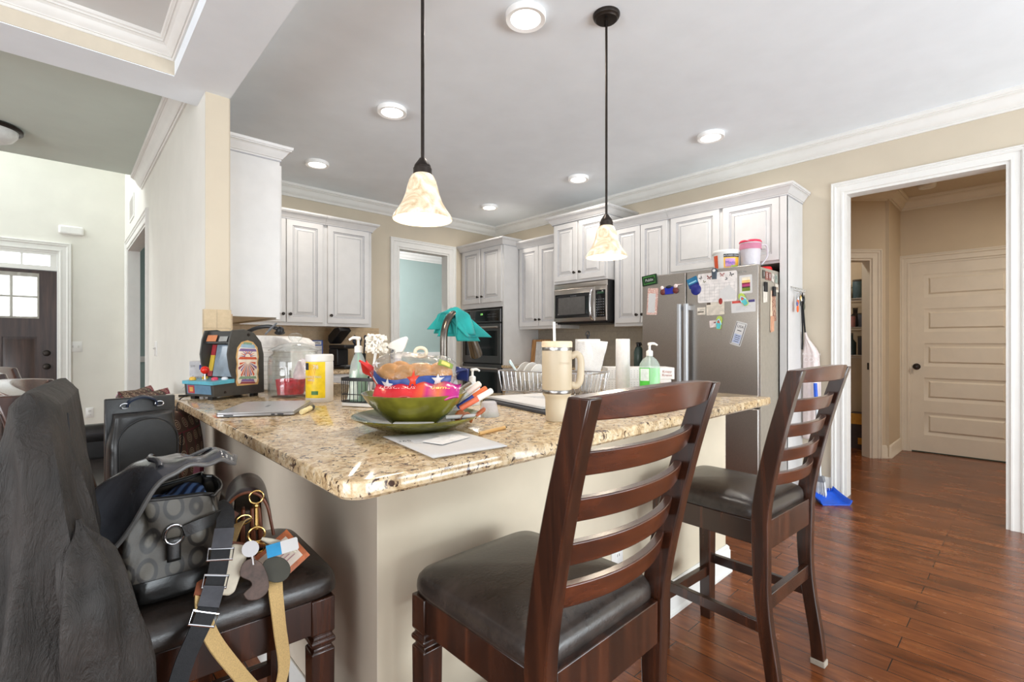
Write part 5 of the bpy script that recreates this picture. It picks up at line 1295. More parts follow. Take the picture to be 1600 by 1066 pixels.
pen('pencil', 'yellow wooden pencil stub with black ends beside the papers', 'pencil', (.842, 1.038, CT + .0055), (.968, 1.066, CT + .0055), .0052, [TANWOOD, BLACKPL], .06, .9)

# black wire sink caddy with soap and a dish brush
KC = V((.905, 1.852, CT)); ka = math.radians(-61)
t = thing('wire_caddy', 'black wire caddy on a white tray holding green soap and a brush', 'caddy', KC, ka)
hw, hd_ = .085, .05
q = MB(); q.prism(rounded([V((-hw, -hd_)), V((hw, -hd_)), V((hw, hd_)), V((-hw, hd_))], 0, {0: .02, 1: .02, 2: .02, 3: .02}), .002, .016); lab(obj('tray', q, WHITEPL, t, bevel=.002), 'white drip tray')
def rrect(hw, hd, r, z): return [V((p[0], p[1], z)) for p in rounded([V((-hw, -hd)), V((hw, -hd)), V((hw, hd)), V((-hw, hd))], 0, {0: r, 1: r, 2: r, 3: r}, 4)]
q = MB()
for z, r in ((.02, .0022), (.05, .0018), (.105, .0018)): q.tube(rrect(hw, hd_, .02, z), r, 7, closed=True)
for i in range(9):
    x = -hw + .01 + i * (2 * hw - .02) / 8
    for sy in (-1, 1): q.tube([(x, sy * hd_, .02), (x, sy * hd_, .105)], .0016, 6)
    q.tube([(x, -hd_, .02), (x, hd_, .02)], .0016, 6)
for sx in (-1, 1):
    for y in (-.025, 0, .025): q.tube([(sx * hw, y, .02), (sx * hw, y, .105)], .0016, 6)
obj('wire_frame', q, BLACKMETAL, t)
q = MB(); n = len(rrect(hw, hd_, .02, 0)); 
o_ = rrect(hw + .003, hd_ + .003, .022, 0); i_ = rrect(hw - .003, hd_ - .003, .018, 0)
q._add([p + Z_ * z for z in (.104, .117) for p in o_] + [p + Z_ * z for z in (.104, .117) for p in i_], [(k, (k + 1) % n, n + (k + 1) % n, n + k) for k in range(n)] + [(2 * n + k, 2 * n + (k + 1) % n, 3 * n + (k + 1) % n, 3 * n + k) for k in range(n)] + [(n + k, n + (k + 1) % n, 3 * n + (k + 1) % n, 3 * n + k) for k in range(n)] + [(k, (k + 1) % n, 2 * n + (k + 1) % n, 2 * n + k) for k in range(n)])
obj('rim', q, BLACKMETAL, t)
def pump_bottle(name, label, loc, rz, prof, sx, sy, liquid_h, mats, pump_z, pump_s=1., lbl=None, nozzle=.04, straw=True):
    t = thing(name, label, 'bottle', loc, rz)
    q = MB(); q.lathe(prof, (0, 0, 0), 40, sx=sx, sy=sy); obj('bottle', q, mats[0], t, angle=60)
    if mats[1]:
        lp = [(0, .003)] + [(max(0, r - .0025), z) for r, z in prof[1:] if .003 <= z <= liquid_h]
        rl = None
        for (r0, z0), (r1, z1) in zip(prof, prof[1:]):
            if z0 <= liquid_h <= z1 and z1 > z0: rl = r0 + (r1 - r0) * (liquid_h - z0) / (z1 - z0)
        if rl: lp += [(rl - .0025, liquid_h), (0, liquid_h)]
        q = MB(); q.lathe(lp, (0, 0, 0), 40, sx=sx, sy=sy); lab(obj('liquid', q, mats[1], t, angle=60), 'coloured liquid')
    z = pump_z; s_ = pump_s
    q = MB(); q.lathe([(0, z - .004), (.016 * s_, z - .004), (.016 * s_, z + .018 * s_), (.012 * s_, z + .022 * s_), (.006 * s_, z + .024 * s_), (.0055 * s_, z + .045 * s_), (.009 * s_, z + .048 * s_), (.010 * s_, z + .056 * s_), (.006 * s_, z + .06 * s_), (0, z + .06 * s_)], (0, 0, 0), 24)
    q.tube(bez([(0, 0, z + .054 * s_), (nozzle * .6, 0, z + .055 * s_), (nozzle, 0, z + .046 * s_)], 4), [.0065 * s_] * 5 + [.0048 * s_] * 4, 10); lab(obj('pump', q, mats[2], t), 'white pump top')
    if straw:
        q = MB(); q.tube([(0, 0, .01), (0, 0, z)], .003, 8); obj('dip_tube', q, mats[3] if len(mats) > 3 else WHITEPL, t)
    return t
GREENLIQ = m_glass('green_dish_soap', (20, 140, 60), .0, 1.36)
MATS['green_dish_soap'].node_tree.nodes['Principled BSDF'].inputs['Transmission Weight'].default_value = .25
KS = V((.884, 1.868, CT + .017))
t = pump_bottle('soap_bottle', 'clear pump bottle of green dish soap standing in the wire caddy', KS, math.radians(-30), [(0, 0), (.034, 0), (.037, .004), (.038, .09), (.036, .12), (.030, .155), (.020, .185), (.014, .196), (.0135, .206)], 1., .72, .112, [FILMCLEAR, GREENLIQ, WHITEPL, mat('green_tube', (70, 180, 110), .3)], .205, 1.0, nozzle=-.036)
q = MB(); q.grid(lambda u, v: (-.012 + (.046 * (1 - v * .6)) * (u - .65), -(.0285 - .008 * max(0, v - .5)) * (1 - .25 * (u - .65) ** 2 * 4) , .012 + .115 * v), 8, 8); lab(obj('label_band', q, mat('soap_label', (224, 232, 220), .5), t), 'pale printed label')
t = thing('dish_brush', 'white dish brush standing head up in the wire caddy', 'brush', (.917, 1.802, CT + .017), math.radians(-40))
MB.DT = Matrix.Diagonal((1, 1, 1.22, 1))
q = MB(); q.tube(bez([(-.02, 0, .0), (-.012, 0, .06), (0, 0, .12), (.008, 0, .165)], 5), [.009, .010, .0105, .011, .011, .011, .011, .010, .009, .008, .0075, .0075, .0075, .008, .009, .010], 12, flat=.7); obj('handle', q, WHITEPL, t)
q = MB(); random.seed(3)
for i in range(150):
    a = random.uniform(0, 2 * PI); zz = random.uniform(-.028, .028); el = random.uniform(-.3, .3)
    d = V((math.cos(a) * .042, math.sin(a) * .034, zz + .01 * math.sin(el))) ; c = V((.012, 0, .195))
    q.tube([c + V((d.x * .2, d.y * .2, zz * .8)), c + d + V((random.uniform(-.004, .004), random.uniform(-.004, .004), random.uniform(-.005, .005)))], [.0035, .0042], 5)
q.ball((.012, 0, .195), (.022, .018, .03)); obj('bristles', q, mat('bristle_white', (238, 232, 222), .8), t)
MB.DT = None
# blue white cloth corner between brush and bowl
q = MB(); q.grid(lambda u, v: (.905 + .05 * u + .02 * v, 1.68 - .045 * u + .012 * math.sin(4 * v), CT + .001 + .165 * v * (1 - .65 * u) + .004 * math.sin(9 * u)), 14, 14)
tag(obj('cleaning_cloth', q, mat('pale_blue_cloth', (186, 214, 228), .8, var=.1, scale=20), solid=.003, angle=180), 'pale blue folded cloth standing behind the bread bag', 'cloth')

# big plate, glass bowl and what lies in it
PC = V((.770, 1.240, CT))
OLIVE = mat('olive_glaze', (112, 108, 40), .16, var=.3, scale=9, coat=.5)
OLIVEIN = mat('olive_glaze_inner', (88, 92, 60), .14, var=.2, scale=7, coat=.5)
t = thing('serving_plate', 'wide olive green plate under the snack bowl', 'plate', PC)
q = MB(); q.lathe([(0, 0), (.072, 0), (.076, .004), (.12, .012), (.162, .030), (.185, .042), (.187, .045), (.183, .046)], (0, 0, 0), 56); obj('underside', q, OLIVE, t)
q = MB(); q.lathe([(.183, .046), (.16, .035), (.12, .018), (.076, .010), (0, .010)], (0, 0, 0), 56); lab(obj('rim_face', q, OLIVEIN, t), 'grey green glossy upper face')
BC = PC + V((-.004, .004, .0105))
MB.DT = Matrix.Diagonal((1, 1, 1.1, 1))
t = thing('snack_bowl', 'deep olive green bowl heaped with snack bags', 'bowl', BC)
q = MB(); q.lathe([(0, 0), (.055, 0), (.06, .004), (.075, .014), (.108, .040), (.135, .066), (.152, .088), (.1535, .091), (.150, .091), (.132, .068), (.104, .044), (.07, .019), (.05, .010), (0, .009)], (0, 0, 0), 56); obj('shell', q, OLIVE, t)
MB.DT = None
# bread bag: clear plastic with blue and red print, rolls inside
BB = BC + V((.004, .006, .068))
tb = thing('bread_bag', 'clear bag of rolls printed with a blue star band, in the snack bowl', 'bread bag', BB, math.radians(-43))
def bagf(k, du=0):
    def f(u, v):
        a = 2 * u - 1; b_ = 2 * PI * v
        end = (1 - abs(a) ** 3.2); ry = (.012 + .062 * end) * k; rz = (.010 + .066 * end) * k
        wob = .006 * math.sin(7 * u + 3 * math.cos(b_)) + .005 * noise.noise(V((u * 5, math.cos(b_) * 2, math.sin(b_) * 2 + 5)))
        return (a * .128 + .006 * math.sin(b_), ry * math.cos(b_) + wob, .070 + .018 * abs(a) ** 2 + rz * math.sin(b_) + wob + .02 * ss(.5, 1, -a))
    return f
q = MB(); q.grid(bagf(1.), 44, 30, cv=True); obj('film', q, BAGFILM, tb, angle=180)
for sgn in (-1, 1):
    q = MB(); q.grid(lambda u, v, sgn=sgn: (sgn * (.122 + .035 * u), (-.03 + .06 * v) * (.6 + .6 * u), .088 + .02 * (1 if sgn < 0 else -.3) * u + .02 * math.sin(2 * PI * v + u)), 6, 10, m=0)
    obj('bag_end', q, mat('bag_red', (206, 44, 40), .3) if sgn < 0 else mat('bag_navy', (34, 46, 96), .3), tb, solid=.002)
BUN = mat('bun_crust', (200, 134, 40), .5, var=.22, scale=16, bump=.5)
for i, (x, y, z, s_) in enumerate(((-.072, -.012, .088, 1.05), (-.025, -.016, .092, 1.1), (.025, -.016, .092, 1.1), (.075, -.012, .088, 1.0), (-.05, .022, .088, 1.), (.0, .022, .09, 1.), (.05, .022, .088, 1.))):
    q = MB(); q.ball((x, y, z - .008 + .008 * math.sin(5 * i)), (.038 * s_, .034 * s_, .036 * s_), 18, 12); tag(obj('bread_roll', q, BUN, None), ('soft roll %s in the printed bread bag' % ['at the front left end', 'front, left of the middle', 'front, right of the middle', 'at the front right end', 'behind on the left', 'behind in the middle', 'behind on the right'][i]), 'bread', 'rolls in the bread bag')
    r_ = bpy.data.objects[[o.name for o in bpy.data.objects if o.name.startswith('bread_roll')][-1]]
rolls = [o for o in bpy.data.objects if o.name.startswith('bread_roll')]
for o in rolls:
    p = xf(BB, math.radians(-43)) @ o.location; o.location = p; o.rotation_euler = (0, 0, math.radians(-43))
def band(v0, v1, k, n_=40):
    q = MB(); f = bagf(k); q.grid(lambda u, v: f(.06 + .88 * u, v0 + (v1 - v0) * v), n_, 8); return q
V_FR = .5          # v = .5 faces the near side of the bag, v = .75 its underside
q = band(.49, .575, 1.012); lab(obj('blue_band', q, mat('bag_blue', (38, 66, 134), .3), tb, angle=180), 'blue printed band')
q = band(.575, .72, 1.012); lab(obj('red_band', q, mat('bag_orange_red', (222, 70, 44), .3), tb, angle=180), 'orange red printed band')
q = band(.568, .582, 1.016); obj('white_band', q, PAPER, tb, angle=180)
def star(mb, f, u0, v0, R_, m=None):
    pts = []
    for k in range(10):
        a = PI / 2 + k * PI / 5; r_ = R_ if k % 2 == 0 else R_ * .42
        pts.append(V(f(u0 + r_ * math.cos(a) * 3.6, v0 - r_ * math.sin(a) * 2.5)))
    c = V(f(u0, v0)); mb._add([c] + pts, [(0, 1 + k, 1 + (k + 1) % 10) for k in range(10)], m)
q = MB(); f2 = bagf(1.035)
for u0, v0, m_ in ((.25, .53, 0), (.80, .52, 0), (.53, .50, 1), (.06, .40, 0)): star(q, f2, u0, v0, .020, m_)
obj('star_print', q, [PAPER, MATS['bag_orange_red']], tb, solid=.0015)
q = MB(); f3 = bagf(1.02); q.grid(lambda u, v: f3(.78 + .15 * u, .31 + .09 * v), 8, 6); q.grid(lambda u, v: f3(.81 + .09 * u, .33 + .05 * v), 6, 4, m=1); obj('round_sticker', q, [mat('sticker_green', (120, 140, 60), .4), mat('sticker_yellow', (226, 206, 110), .4)], tb, angle=180)
q = MB(); q.tube([V((.016 + .017 * math.cos(a), 0, .150 + .013 * math.sin(a))) for a in [2 * PI * k / 20 for k in range(20)]], .005, 10, closed=True); lab(obj('bag_tie', q, mat('tie_cream', (230, 214, 186), .6), tb), 'cream ring tie')
# candy bag in front, red to magenta foil
tcandy = thing('candy_bag', 'shiny red and magenta candy bag lying over the front rim of the bowl', 'candy bag', BC + V((-.035, -.070, .086)), math.radians(-43))
def cb(u, v):
    a = 2 * u - 1
    return (a * .118, -.030 + .075 * v, .006 + .042 * v * (1 - .2 * abs(a)) + .004 * math.sin(21 * u + 4 * v) + .012 * math.sin(PI * v))
def m_candy():
    n = Nodes('candy_foil'); tc = n.add('ShaderNodeTexCoord'); sx = n.add('ShaderNodeSeparateXYZ'); n.link(tc.outputs['Object'], sx.inputs[0])
    mr = n.add('ShaderNodeMapRange'); mr.inputs['From Min'].default_value = -.12; mr.inputs['From Max'].default_value = .12; n.link(sx.outputs['X'], mr.inputs['Value'])
    n.base(n.ramp(mr.outputs['Result'], [(.0, (206, 26, 44)), (.45, (222, 40, 44)), (.56, (236, 96, 52)), (.62, (196, 40, 120)), (.75, (228, 120, 70)), (.85, (206, 40, 130)), (1., (176, 30, 130))])); n.set(Roughness=.22, Coat_Weight=.5)
    n.bump(n.noise(n.coord(), 40, 4), .4, .004); return n.m
q = MB(); q.grid(cb, 40, 16); obj('pouch', q, m_candy(), tcandy, solid=.006, angle=180)
q = MB(); q.text('LUSCIOUS', .022, (-.055, -.006, .034), X_, V((0, .92, .38))); obj('lettering', q, mat('foil_pink', (250, 190, 190), .4), tcandy)
q = MB(); q.text('Gems', .026, (.062, -.004, .034), X_, V((0, .92, .38))); obj('lettering', q, mat('foil_yellow', (240, 220, 90), .4), tcandy)
# clear crumpled bag at the right of the bowl
q = MB(); q.grid(lambda u, v: (BC.x + .10 + .035 * (1 - v * .6) * math.cos(2 * PI * u) + .006 * math.sin(6 * PI * u), BC.y - .045 + .035 * (1 - v * .6) * math.sin(2 * PI * u), BC.z + .052 + .095 * v + .008 * math.sin(4 * PI * u + 2)), 26, 12, cu=True)
tag(obj('plastic_bag', q, FROST, angle=180), 'crumpled translucent bag at the right side of the snack bowl', 'plastic bag')
PX = [('marker', 'white capped marker leaning out of the bowl at the upper right', (.085, -.065, .06), (.158, -.112, .125), .009, WHITEPL, mat('cap_peach', (236, 220, 206), .4)),
      ('marker', 'blue and orange marker sticking out of the bowl', (.092, -.085, .054), (.163, -.135, .112), .0075, mat('marker_blue', (50, 66, 150), .35), mat('marker_orange', (226, 110, 60), .4)),
      ('marker', 'white and coral marker lowest at the right rim of the bowl', (.09, -.10, .052), (.172, -.152, .105), .0085, mat('marker_coral', (226, 116, 84), .4), WHITEPL)]
for nm, lb_, a, c_, r_, m0, m1 in PX: pen(nm, lb_, 'pen', BC + V(a), BC + V(c_), r_, [m0, m1], .45)
# bits lying on the plate
t = thing('candy_bar', 'white wrapped bar with navy print on the front of the plate', 'candy bar', PC + V((-.07, -.095, .028)), math.radians(-43))
q = MB(); q.box(-.055, .055, -.011, .011, 0, .012); obj('wrapper', q, PAPER, t, bevel=.003)
q = MB(); q.box(-.05, -.012, -.0116, -.0105, .002, .009); q.box(.012, .05, -.0116, -.0105, .002, .009); obj('print', q, mat('navy_print', (40, 46, 90), .5), t)
t = thing('candy_bar', 'brown and white wrapped sweet on the right of the plate', 'candy bar', PC + V((.078, -.122, .034)), math.radians(-30))
q = MB(); q.tube([(-.05, 0, .008), (.05, 0, .01)], .009, 10, flat=.7); obj('wrapper', q, PAPER, t)
q = MB(); q.grid(lambda u, v: (.035 + .028 * u, -.012 + .024 * v, .006 + .022 * u + .006 * math.sin(8 * v)), 6, 6); obj('twist', q, mat('wrap_rust', (168, 88, 52), .35), t, solid=.003)
q = MB(); q.grid(lambda u, v: (PC.x + .06 + .05 * u, PC.y - .09 - .04 * v, PC.z + .03 + .02 * math.sin(PI * u) + .01 * math.sin(7 * v)), 10, 10); tag(obj('wrapper', q, mat('wrap_brown', (150, 84, 44), .3, var=.3), solid=.002, angle=180), 'crumpled brown wrapper between the bowl and the plate rim', 'wrapper')
# clear box with green gel next to the plate
t = thing('small_container', 'small clear tapered container with a green bottom, right of the plate', 'container', (1.085, 1.283, CT), math.radians(-43))
q = MB(); q.lathe([(0, 0), (.034, 0), (.035, .004), (.026, .050), (.02, .054), (0, .054)], (0, 0, 0), 24, sy=.7); obj('shell', q, FROST, t)
q = MB(); q.lathe([(0, .001), (.033, .001), (.032, .012), (0, .012)], (0, 0, 0), 24, sy=.68); obj('gel', q, mat('green_gel', (120, 190, 130), .3), t)

# papers at the front edge
t = thing('mail', 'stack of white printed letters at the front edge of the worktop', 'papers', (.70, 1.0, CT))
P4 = [at(598, 686, Z=CT), at(676, 720, Z=CT), at(793, 701, Z=CT), at(710, 676, Z=CT)]
def sheet(pts, z, mb, curl=0., m=None):
    mb.grid(lambda u, v: (pts[0] * (1 - u) * (1 - v) + pts[1] * u * (1 - v) + pts[2] * u * v + pts[3] * (1 - u) * v) + Z_ * (z - CT + CT * 0 + curl * math.sin(PI * u) * v), 10, 10, m)
for i, (dx, dy, z) in enumerate(((.010, .012, .0015), (.004, .006, .004), (0, 0, .0065))):
    q = MB(); sheet([p + V((dx, dy, 0)) for p in P4], z + CT, q, .002); obj('sheet', q, PAPER, t, world=True, solid=.0012)
cp_ = sum(P4, V((0, 0, 0))) / 4; ax = (P4[3] - P4[0]).normalized(); ay = (P4[0] - P4[1]).normalized(); ay = (ay - ax * ay.dot(ax)).normalized()
q = MB(); q.text('365', .024, at(632, 690, Z=CT + .0102), ax, ay); obj('lettering', q, INK, t, world=True)
q = MB()
for i in range(5): q.prism([(0, 0), (.07 - .01 * (i % 2), 0), (.07 - .01 * (i % 2), .0014), (0, .0014)], .0098, .0102, O=P4[0] + ax * .045 - ay * (.105 + i * .009), A=ax, B=ay)
obj('print_lines', q, mat('print_grey', (190, 190, 192), .8), t, world=True)
t = thing('envelope', 'small white reply envelope lying on the letters', 'envelope', cp_ + V((.02, .01, .0085)))
q = MB(); q.T = Matrix.Translation(cp_ + V((.01, -.0, .0102))) @ Matrix.Rotation(.25, 4, 'Z'); q.prism([(-.055, -.032), (.055, -.032), (.055, .032), (-.055, .032)], 0, .0012); obj('envelope_body', q, mat('envelope_white', (232, 230, 228), .8), t, world=True)
q = MB(); q.T = Matrix.Translation(cp_ + V((.01, -.0, .0114))) @ Matrix.Rotation(.25, 4, 'Z'); q.prism([(-.055, .032), (.055, .032), (.0, -.008)], 0, .0006); obj('flap', q, mat('envelope_flap', (222, 220, 218), .8), t, world=True)
q = MB(); q.T = Matrix.Translation(cp_ + V((.045, .035, .0098))) @ Matrix.Rotation(-.1, 4, 'Z'); q.prism([(-.028, -.02), (.028, -.02), (.028, .02), (-.028, .02)], 0, .001); tag(obj('note_card', q, mat('note_beige', (228, 220, 212), .8)), 'small beige note card on the letters behind the envelope', 'card')

# drying mat with papers on top
M4 = [at(757, 628, Z=CT), at(852, 649, Z=CT), V((1.62, 1.10, CT)), V((1.66, 1.56, CT))]
q = MB(); q._add([p + Z_ * z for z in (.0, .012) for p in M4], [(3, 2, 1, 0), (4, 5, 6, 7)] + [(k, (k + 1) % 4, 4 + (k + 1) % 4, 4 + k) for k in range(4)])
tag(obj('drying_mat', q, mat('mat_dark_grey', (64, 66, 72), .7, bump=.4, scale=60), bevel=.003), 'dark grey ribbed drying mat lying under the papers by the tumbler', 'mat')
t = thing('magazine', 'white papers spread on the dark drying mat', 'papers', (1.47, 1.38, CT + .012))
c4 = sum(M4, V((0, 0, 0))) / 4
for k, z in ((.97, .016), (.93, .02)):
    q = MB(); sheet([c4 + (p - c4) * k + V((.02, .035, 0)) for p in M4], z + CT, q, .004); obj('sheet', q, PAPER, t, world=True, solid=.0015)
q = MB()
for i in range(6): q.prism([(0, 0), (.16, 0), (.16, .003), (0, .003)], .0235, .0239, O=M4[0] * .55 + M4[1] * .1 + M4[2] * .25 + M4[3] * .1 + V((.03, .06 - .02 * i, 0)), A=V((.9, -.43, 0)), B=V((.43, .9, 0)))
obj('print_lines', q, MATS['print_grey'], t, world=True)

# tumbler
TB = V((1.192, 1.064, CT)); ta = facing(TB)
t = thing('tumbler', 'large cream handled tumbler with a white straw', 'tumbler', TB)
CREAM = mat('tumbler_cream', (190, 174, 148), .42, var=.01)
q = MB(); q.lathe([(0, 0), (.034, 0), (.0365, .003), (.0385, .07), (.041, .080), (.047, .087), (.0475, .093)], (0, 0, 0), 44); obj('lower_body', q, CREAM, t)
q = MB(); q.lathe([(.0476, .091), (.0486, .093), (.0486, .102), (.0476, .104)], (0, 0, 0), 44); lab(obj('steel_band', q, NICKEL, t), 'steel band')
q = MB(); q.lathe([(.0476, .103), (.0490, .106), (.0494, .228), (.049, .2315), (0, .2315)], (0, 0, 0), 44); obj('upper_body', q, CREAM, t)
q = MB(); q.lathe([(.0488, .230), (.0492, .232), (.0492, .241), (.0488, .243)], (0, 0, 0), 44); lab(obj('steel_band', q, NICKEL, t), 'steel band')
q = MB(); q.lathe([(0, .242), (.0500, .242), (.0505, .245), (.0505, .258), (.048, .262), (0, .262)], (0, 0, 0), 44); lab(obj('lid', q, mat('lid_peach', (226, 202, 170), .4), t), 'cream lid')
q = MB(); q.tube([(-.012, .0, .256), (-.012, .002, .325)], .0045, 12); lab(obj('straw', q, mat('straw_white', (244, 240, 232), .3), t), 'white straw')
hd = V((math.cos(ta + PI / 2), math.sin(ta + PI / 2), 0))
q = MB(); q.tube(bez([hd * .046 + Z_ * .212, hd * .064 + Z_ * .219, hd * .077 + Z_ * .204, hd * .078 + Z_ * .165, hd * .075 + Z_ * .132, hd * .062 + Z_ * .116, hd * .046 + Z_ * .120], 6), .0115, 12, up=Z_.cross(hd), flat=1.0); obj('handle', q, CREAM, t)
q = cyl_text('STANLEY', .010, (0, 0), .0500, ta + .55, .19); lab(obj('lettering', q, mat('engraved_grey', (186, 168, 140), .4), t), 'faint engraved lettering')

# dish rack of steel wire with plates
RC = V((1.72, 1.62, CT)); ra = math.radians(-78)
RL = [at(775, 616, Z=CT), at(916, 624, Z=CT)]
t = thing('dish_rack', 'silver wire dish rack behind the cream tumbler', 'dish rack', (1.79, 1.635, CT), math.radians(-80))
q = MB(); hl, hw_ = .255, .10
def rk(z, s_): return [V((p.x * s_, p.y * s_, z)) for p in rrect(hl, hw_, .03, 0)]
q.tube(rk(.115, 1.06), .0032, 8, closed=True); q.tube(rk(.012, .97), .0028, 8, closed=True)
obj('rim_wire', q, CHROME, t)
q = MB()
for i in range(20):
    x = -hl * .93 + i * hl * 1.86 / 19
    q.tube([(x * 1.06, -hw_ * 1.06, .115), (x, -hw_ * .97, .012), (x, hw_ * .97, .012), (x * 1.06, hw_ * 1.06, .115)], .0017, 6)
for j in range(7):
    y = -hw_ * .85 + j * hw_ * 1.7 / 6
    for sx in (-1, 1): q.tube([(sx * hl * 1.06, y * 1.06, .115), (sx * hl * .97, y, .012)], .0017, 6)
obj('wire_grid', q, CHROME, t)
q = MB()
for i in range(14):
    x = -.2 + i * .026; q.tube([(x, -.05, .012), (x + .004, -.05, .06), (x + .012, -.05, .066), (x + .02, -.05, .06), (x + .024, -.05, .012)], .0016, 6)
obj('plate_prong', q, CHROME, t)
q = MB()
for sx in (-1, 1):
    for sy in (-1, 1): q.ball((sx * hl * .9, sy * hw_ * .9, .006), (.008, .008, .006), 10, 6)
obj('foot', q, mat('rubber_tan', (180, 150, 110), .6), t)
RKT = xf((1.79, 1.635, CT), math.radians(-80))
def plate_in_rack(label, x, y, r, tilt, m_):
    q = MB(); R = Matrix.Rotation(PI / 2 + tilt, 3, 'Y')
    q.lathe([(0, 0), (r * .6, 0), (r, .014), (r, .017), (r * .6, .004), (0, .004)], (0, 0, 0), 36, R=R)
    z = RKT @ V((x, y, r * .98 + .016)); q.v = [RKT.to_3x3() @ p + z for p in q.v]
    return tag(obj('dinner_plate', q, m_), label, 'plate', 'plates in the dish rack')
plate_in_rack('white plate standing at the left end of the dish rack', -.17, -.02, .074, .18, WHITEPL)
plate_in_rack('second white plate from the left in the dish rack', -.13, -.02, .074, .18, WHITEPL)
plate_in_rack('third white plate from the left in the dish rack', -.09, -.02, .070, .18, WHITEPL)
q = MB(); q.lathe([(0, 0), (.03, 0), (.06, .05), (.064, .085), (.061, .085), (.056, .05), (.028, .004), (0, .004)], (0, 0, 0), 30); z = RKT @ V((.0, 0, .0155)); q.v = [p + z for p in q.v]; tag(obj('cereal_bowl', q, WHITEPL), 'white bowl in the middle of the dish rack', 'bowl')
q = MB(); q.lathe([(0, 0), (.042, 0), (.046, .006), (.05, .10), (.047, .10), (.043, .006), (0, .004)], (0, 0, 0), 26); z = RKT @ V((.115, .0, .0155)); q.v = [p + z for p in q.v]; tag(obj('mug', q, mat('mug_taupe', (150, 138, 126), .4)), 'taupe cup drying in the dish rack behind the tumbler', 'cup')
for i, (x, c_, lb_) in enumerate(((-.235, (226, 236, 240), 'white handled spatula leaning at the left end of the dish rack'), (-.222, (168, 206, 216), 'pale blue handled spatula in the dish rack'), (-.205, (206, 222, 226), 'grey white handled spoon in the dish rack'))):
    q = MB(); q.tube([RKT @ V((x + .07, .06 - .02 * i, .016)), RKT @ V((x + .01, .02 - .02 * i, .10)), RKT @ V((x - .03, .005 - .02 * i, .165 - .006 * i))], [.005, .0065, .008], 10, flat=.6); tag(obj('kitchen_utensil', q, mat('utensil_%d' % i, c_, .4)), lb_, 'utensil', 'utensil handles in the dish rack')
# oval dish at the foot of the rack
q = MB(); q.lathe([(0, 0), (.04, 0), (.078, .012), (.08, .015), (.076, .015), (.05, .005), (0, .004)], (1.655, 1.255, CT + .0), 40, sy=.72); tag(obj('oval_dish', q, WHITEPL), 'white oval dish at the right foot of the dish rack', 'dish')

# teal rubber gloves / cloth hung over the faucet
t = thing('dish_cloth', 'bright teal dish cloth draped over the faucet neck', 'cloth', FB + V((.1, .03, .32)))
TEAL = mat('teal_cloth', (10, 130, 128), .8, var=.1, scale=14, bump=.25, sheen=.2)
SIDE = V((-FD.y, FD.x, 0))
camR = V((SB, -CB, 0))                                   # sideways across the room
tc_ = pth[9]
def drape(u, v, w, L0, L1, off, ph, flare):
    """cloth strip over the neck: u across its width, v from one hem over the top to the other"""
    s_ = (v - .45) / (.55 if v > .45 else .45); L = L1 if s_ > 0 else L0; a = abs(s_)
    r_ = .022
    if a < .22: th = a / .22 * PI / 2; side_ = r_ * math.sin(th); dz = r_ * math.cos(th)
    else: side_ = r_ + (a - .22) * L * flare; dz = -(a - .22) * L
    ww = (u - .5) * w * (1 + .35 * a) + .006 * math.sin(3 * PI * u + ph) * a
    p = tc_ + Z_ * (dz + .003) + camR * (side_ * (1 if s_ > 0 else -1) + off * a) + FD * ww * .35 + camR * ww * .62 + SIDE * (.010 * math.sin(2.2 * PI * u + ph + 2 * v) * (.4 + a)) + Z_ * (-.018 * abs(2 * u - 1) * (1 - a) * 1.2)
    return p
q = MB(); q.grid(lambda u, v: drape(u, v, .085, .11, .150, .01, .4, .26), 20, 34); obj('fold', q, TEAL, t, world=True, solid=.003, angle=180)
q = MB(); q.grid(lambda u, v: drape(u, v, .10, .085, .125, .02, 2.2, .60) + SIDE * .012 - Z_ * .003, 22, 34); obj('fold', q, TEAL, t, world=True, solid=.003, angle=180)
q = MB(); q.grid(lambda u, v: drape(u, v, .07, .12, .11, -.004, 4., .22) - SIDE * .012 - Z_ * .004, 20, 34); obj('fold', q, TEAL, t, world=True, solid=.003, angle=180)

# spray bottle head and soap dispenser beyond the bowl
t = thing('spray_bottle', 'white spray bottle standing behind the bread bag', 'spray bottle', (1.024, 1.80, CT), math.radians(-35))
MB.DT = Matrix.Diagonal((1, 1, 1.17, 1))
q = MB(); q.lathe([(0, 0), (.036, 0), (.038, .006), (.038, .10), (.03, .135), (.014, .155), (.013, .17)], (0, 0, 0), 26); obj('bottle', q, FROST, t)
q = MB(); q.lathe([(.016, .165), (.016, .185), (0, .185)], (0, 0, 0), 18); q.prism([(-.042, .212), (-.038, .20), (-.012, .193), (-.01, .18), (.016, .18), (.03, .2), (.044, .235), (.036, .243), (.01, .236), (-.02, .225)], -.013, .013, A=X_, B=Z_, N=Y_); obj('trigger_head', q, WHITEPL, t, bevel=.004)
q = MB(); q.tube([(-.04, 0, .207), (-.052, 0, .209)], .007, 10); q.tube(bez([(-.018, 0, .195), (-.026, 0, .18), (-.022, 0, .163)], 4), .004, 8); obj('nozzle', q, GREYPL, t)
MB.DT = None
pump_bottle('hand_soap', 'small white pump bottle of hand soap by the sink', (1.243, 1.576, CT), math.radians(-40), [(0, 0), (.030, 0), (.032, .004), (.032, .075), (.028, .088), (.014, .095), (.013, .10)], 1., .75, .0, [mat('soap_white', (226, 230, 232), .3), None, WHITEPL], .10, .85, straw=False, nozzle=.03)

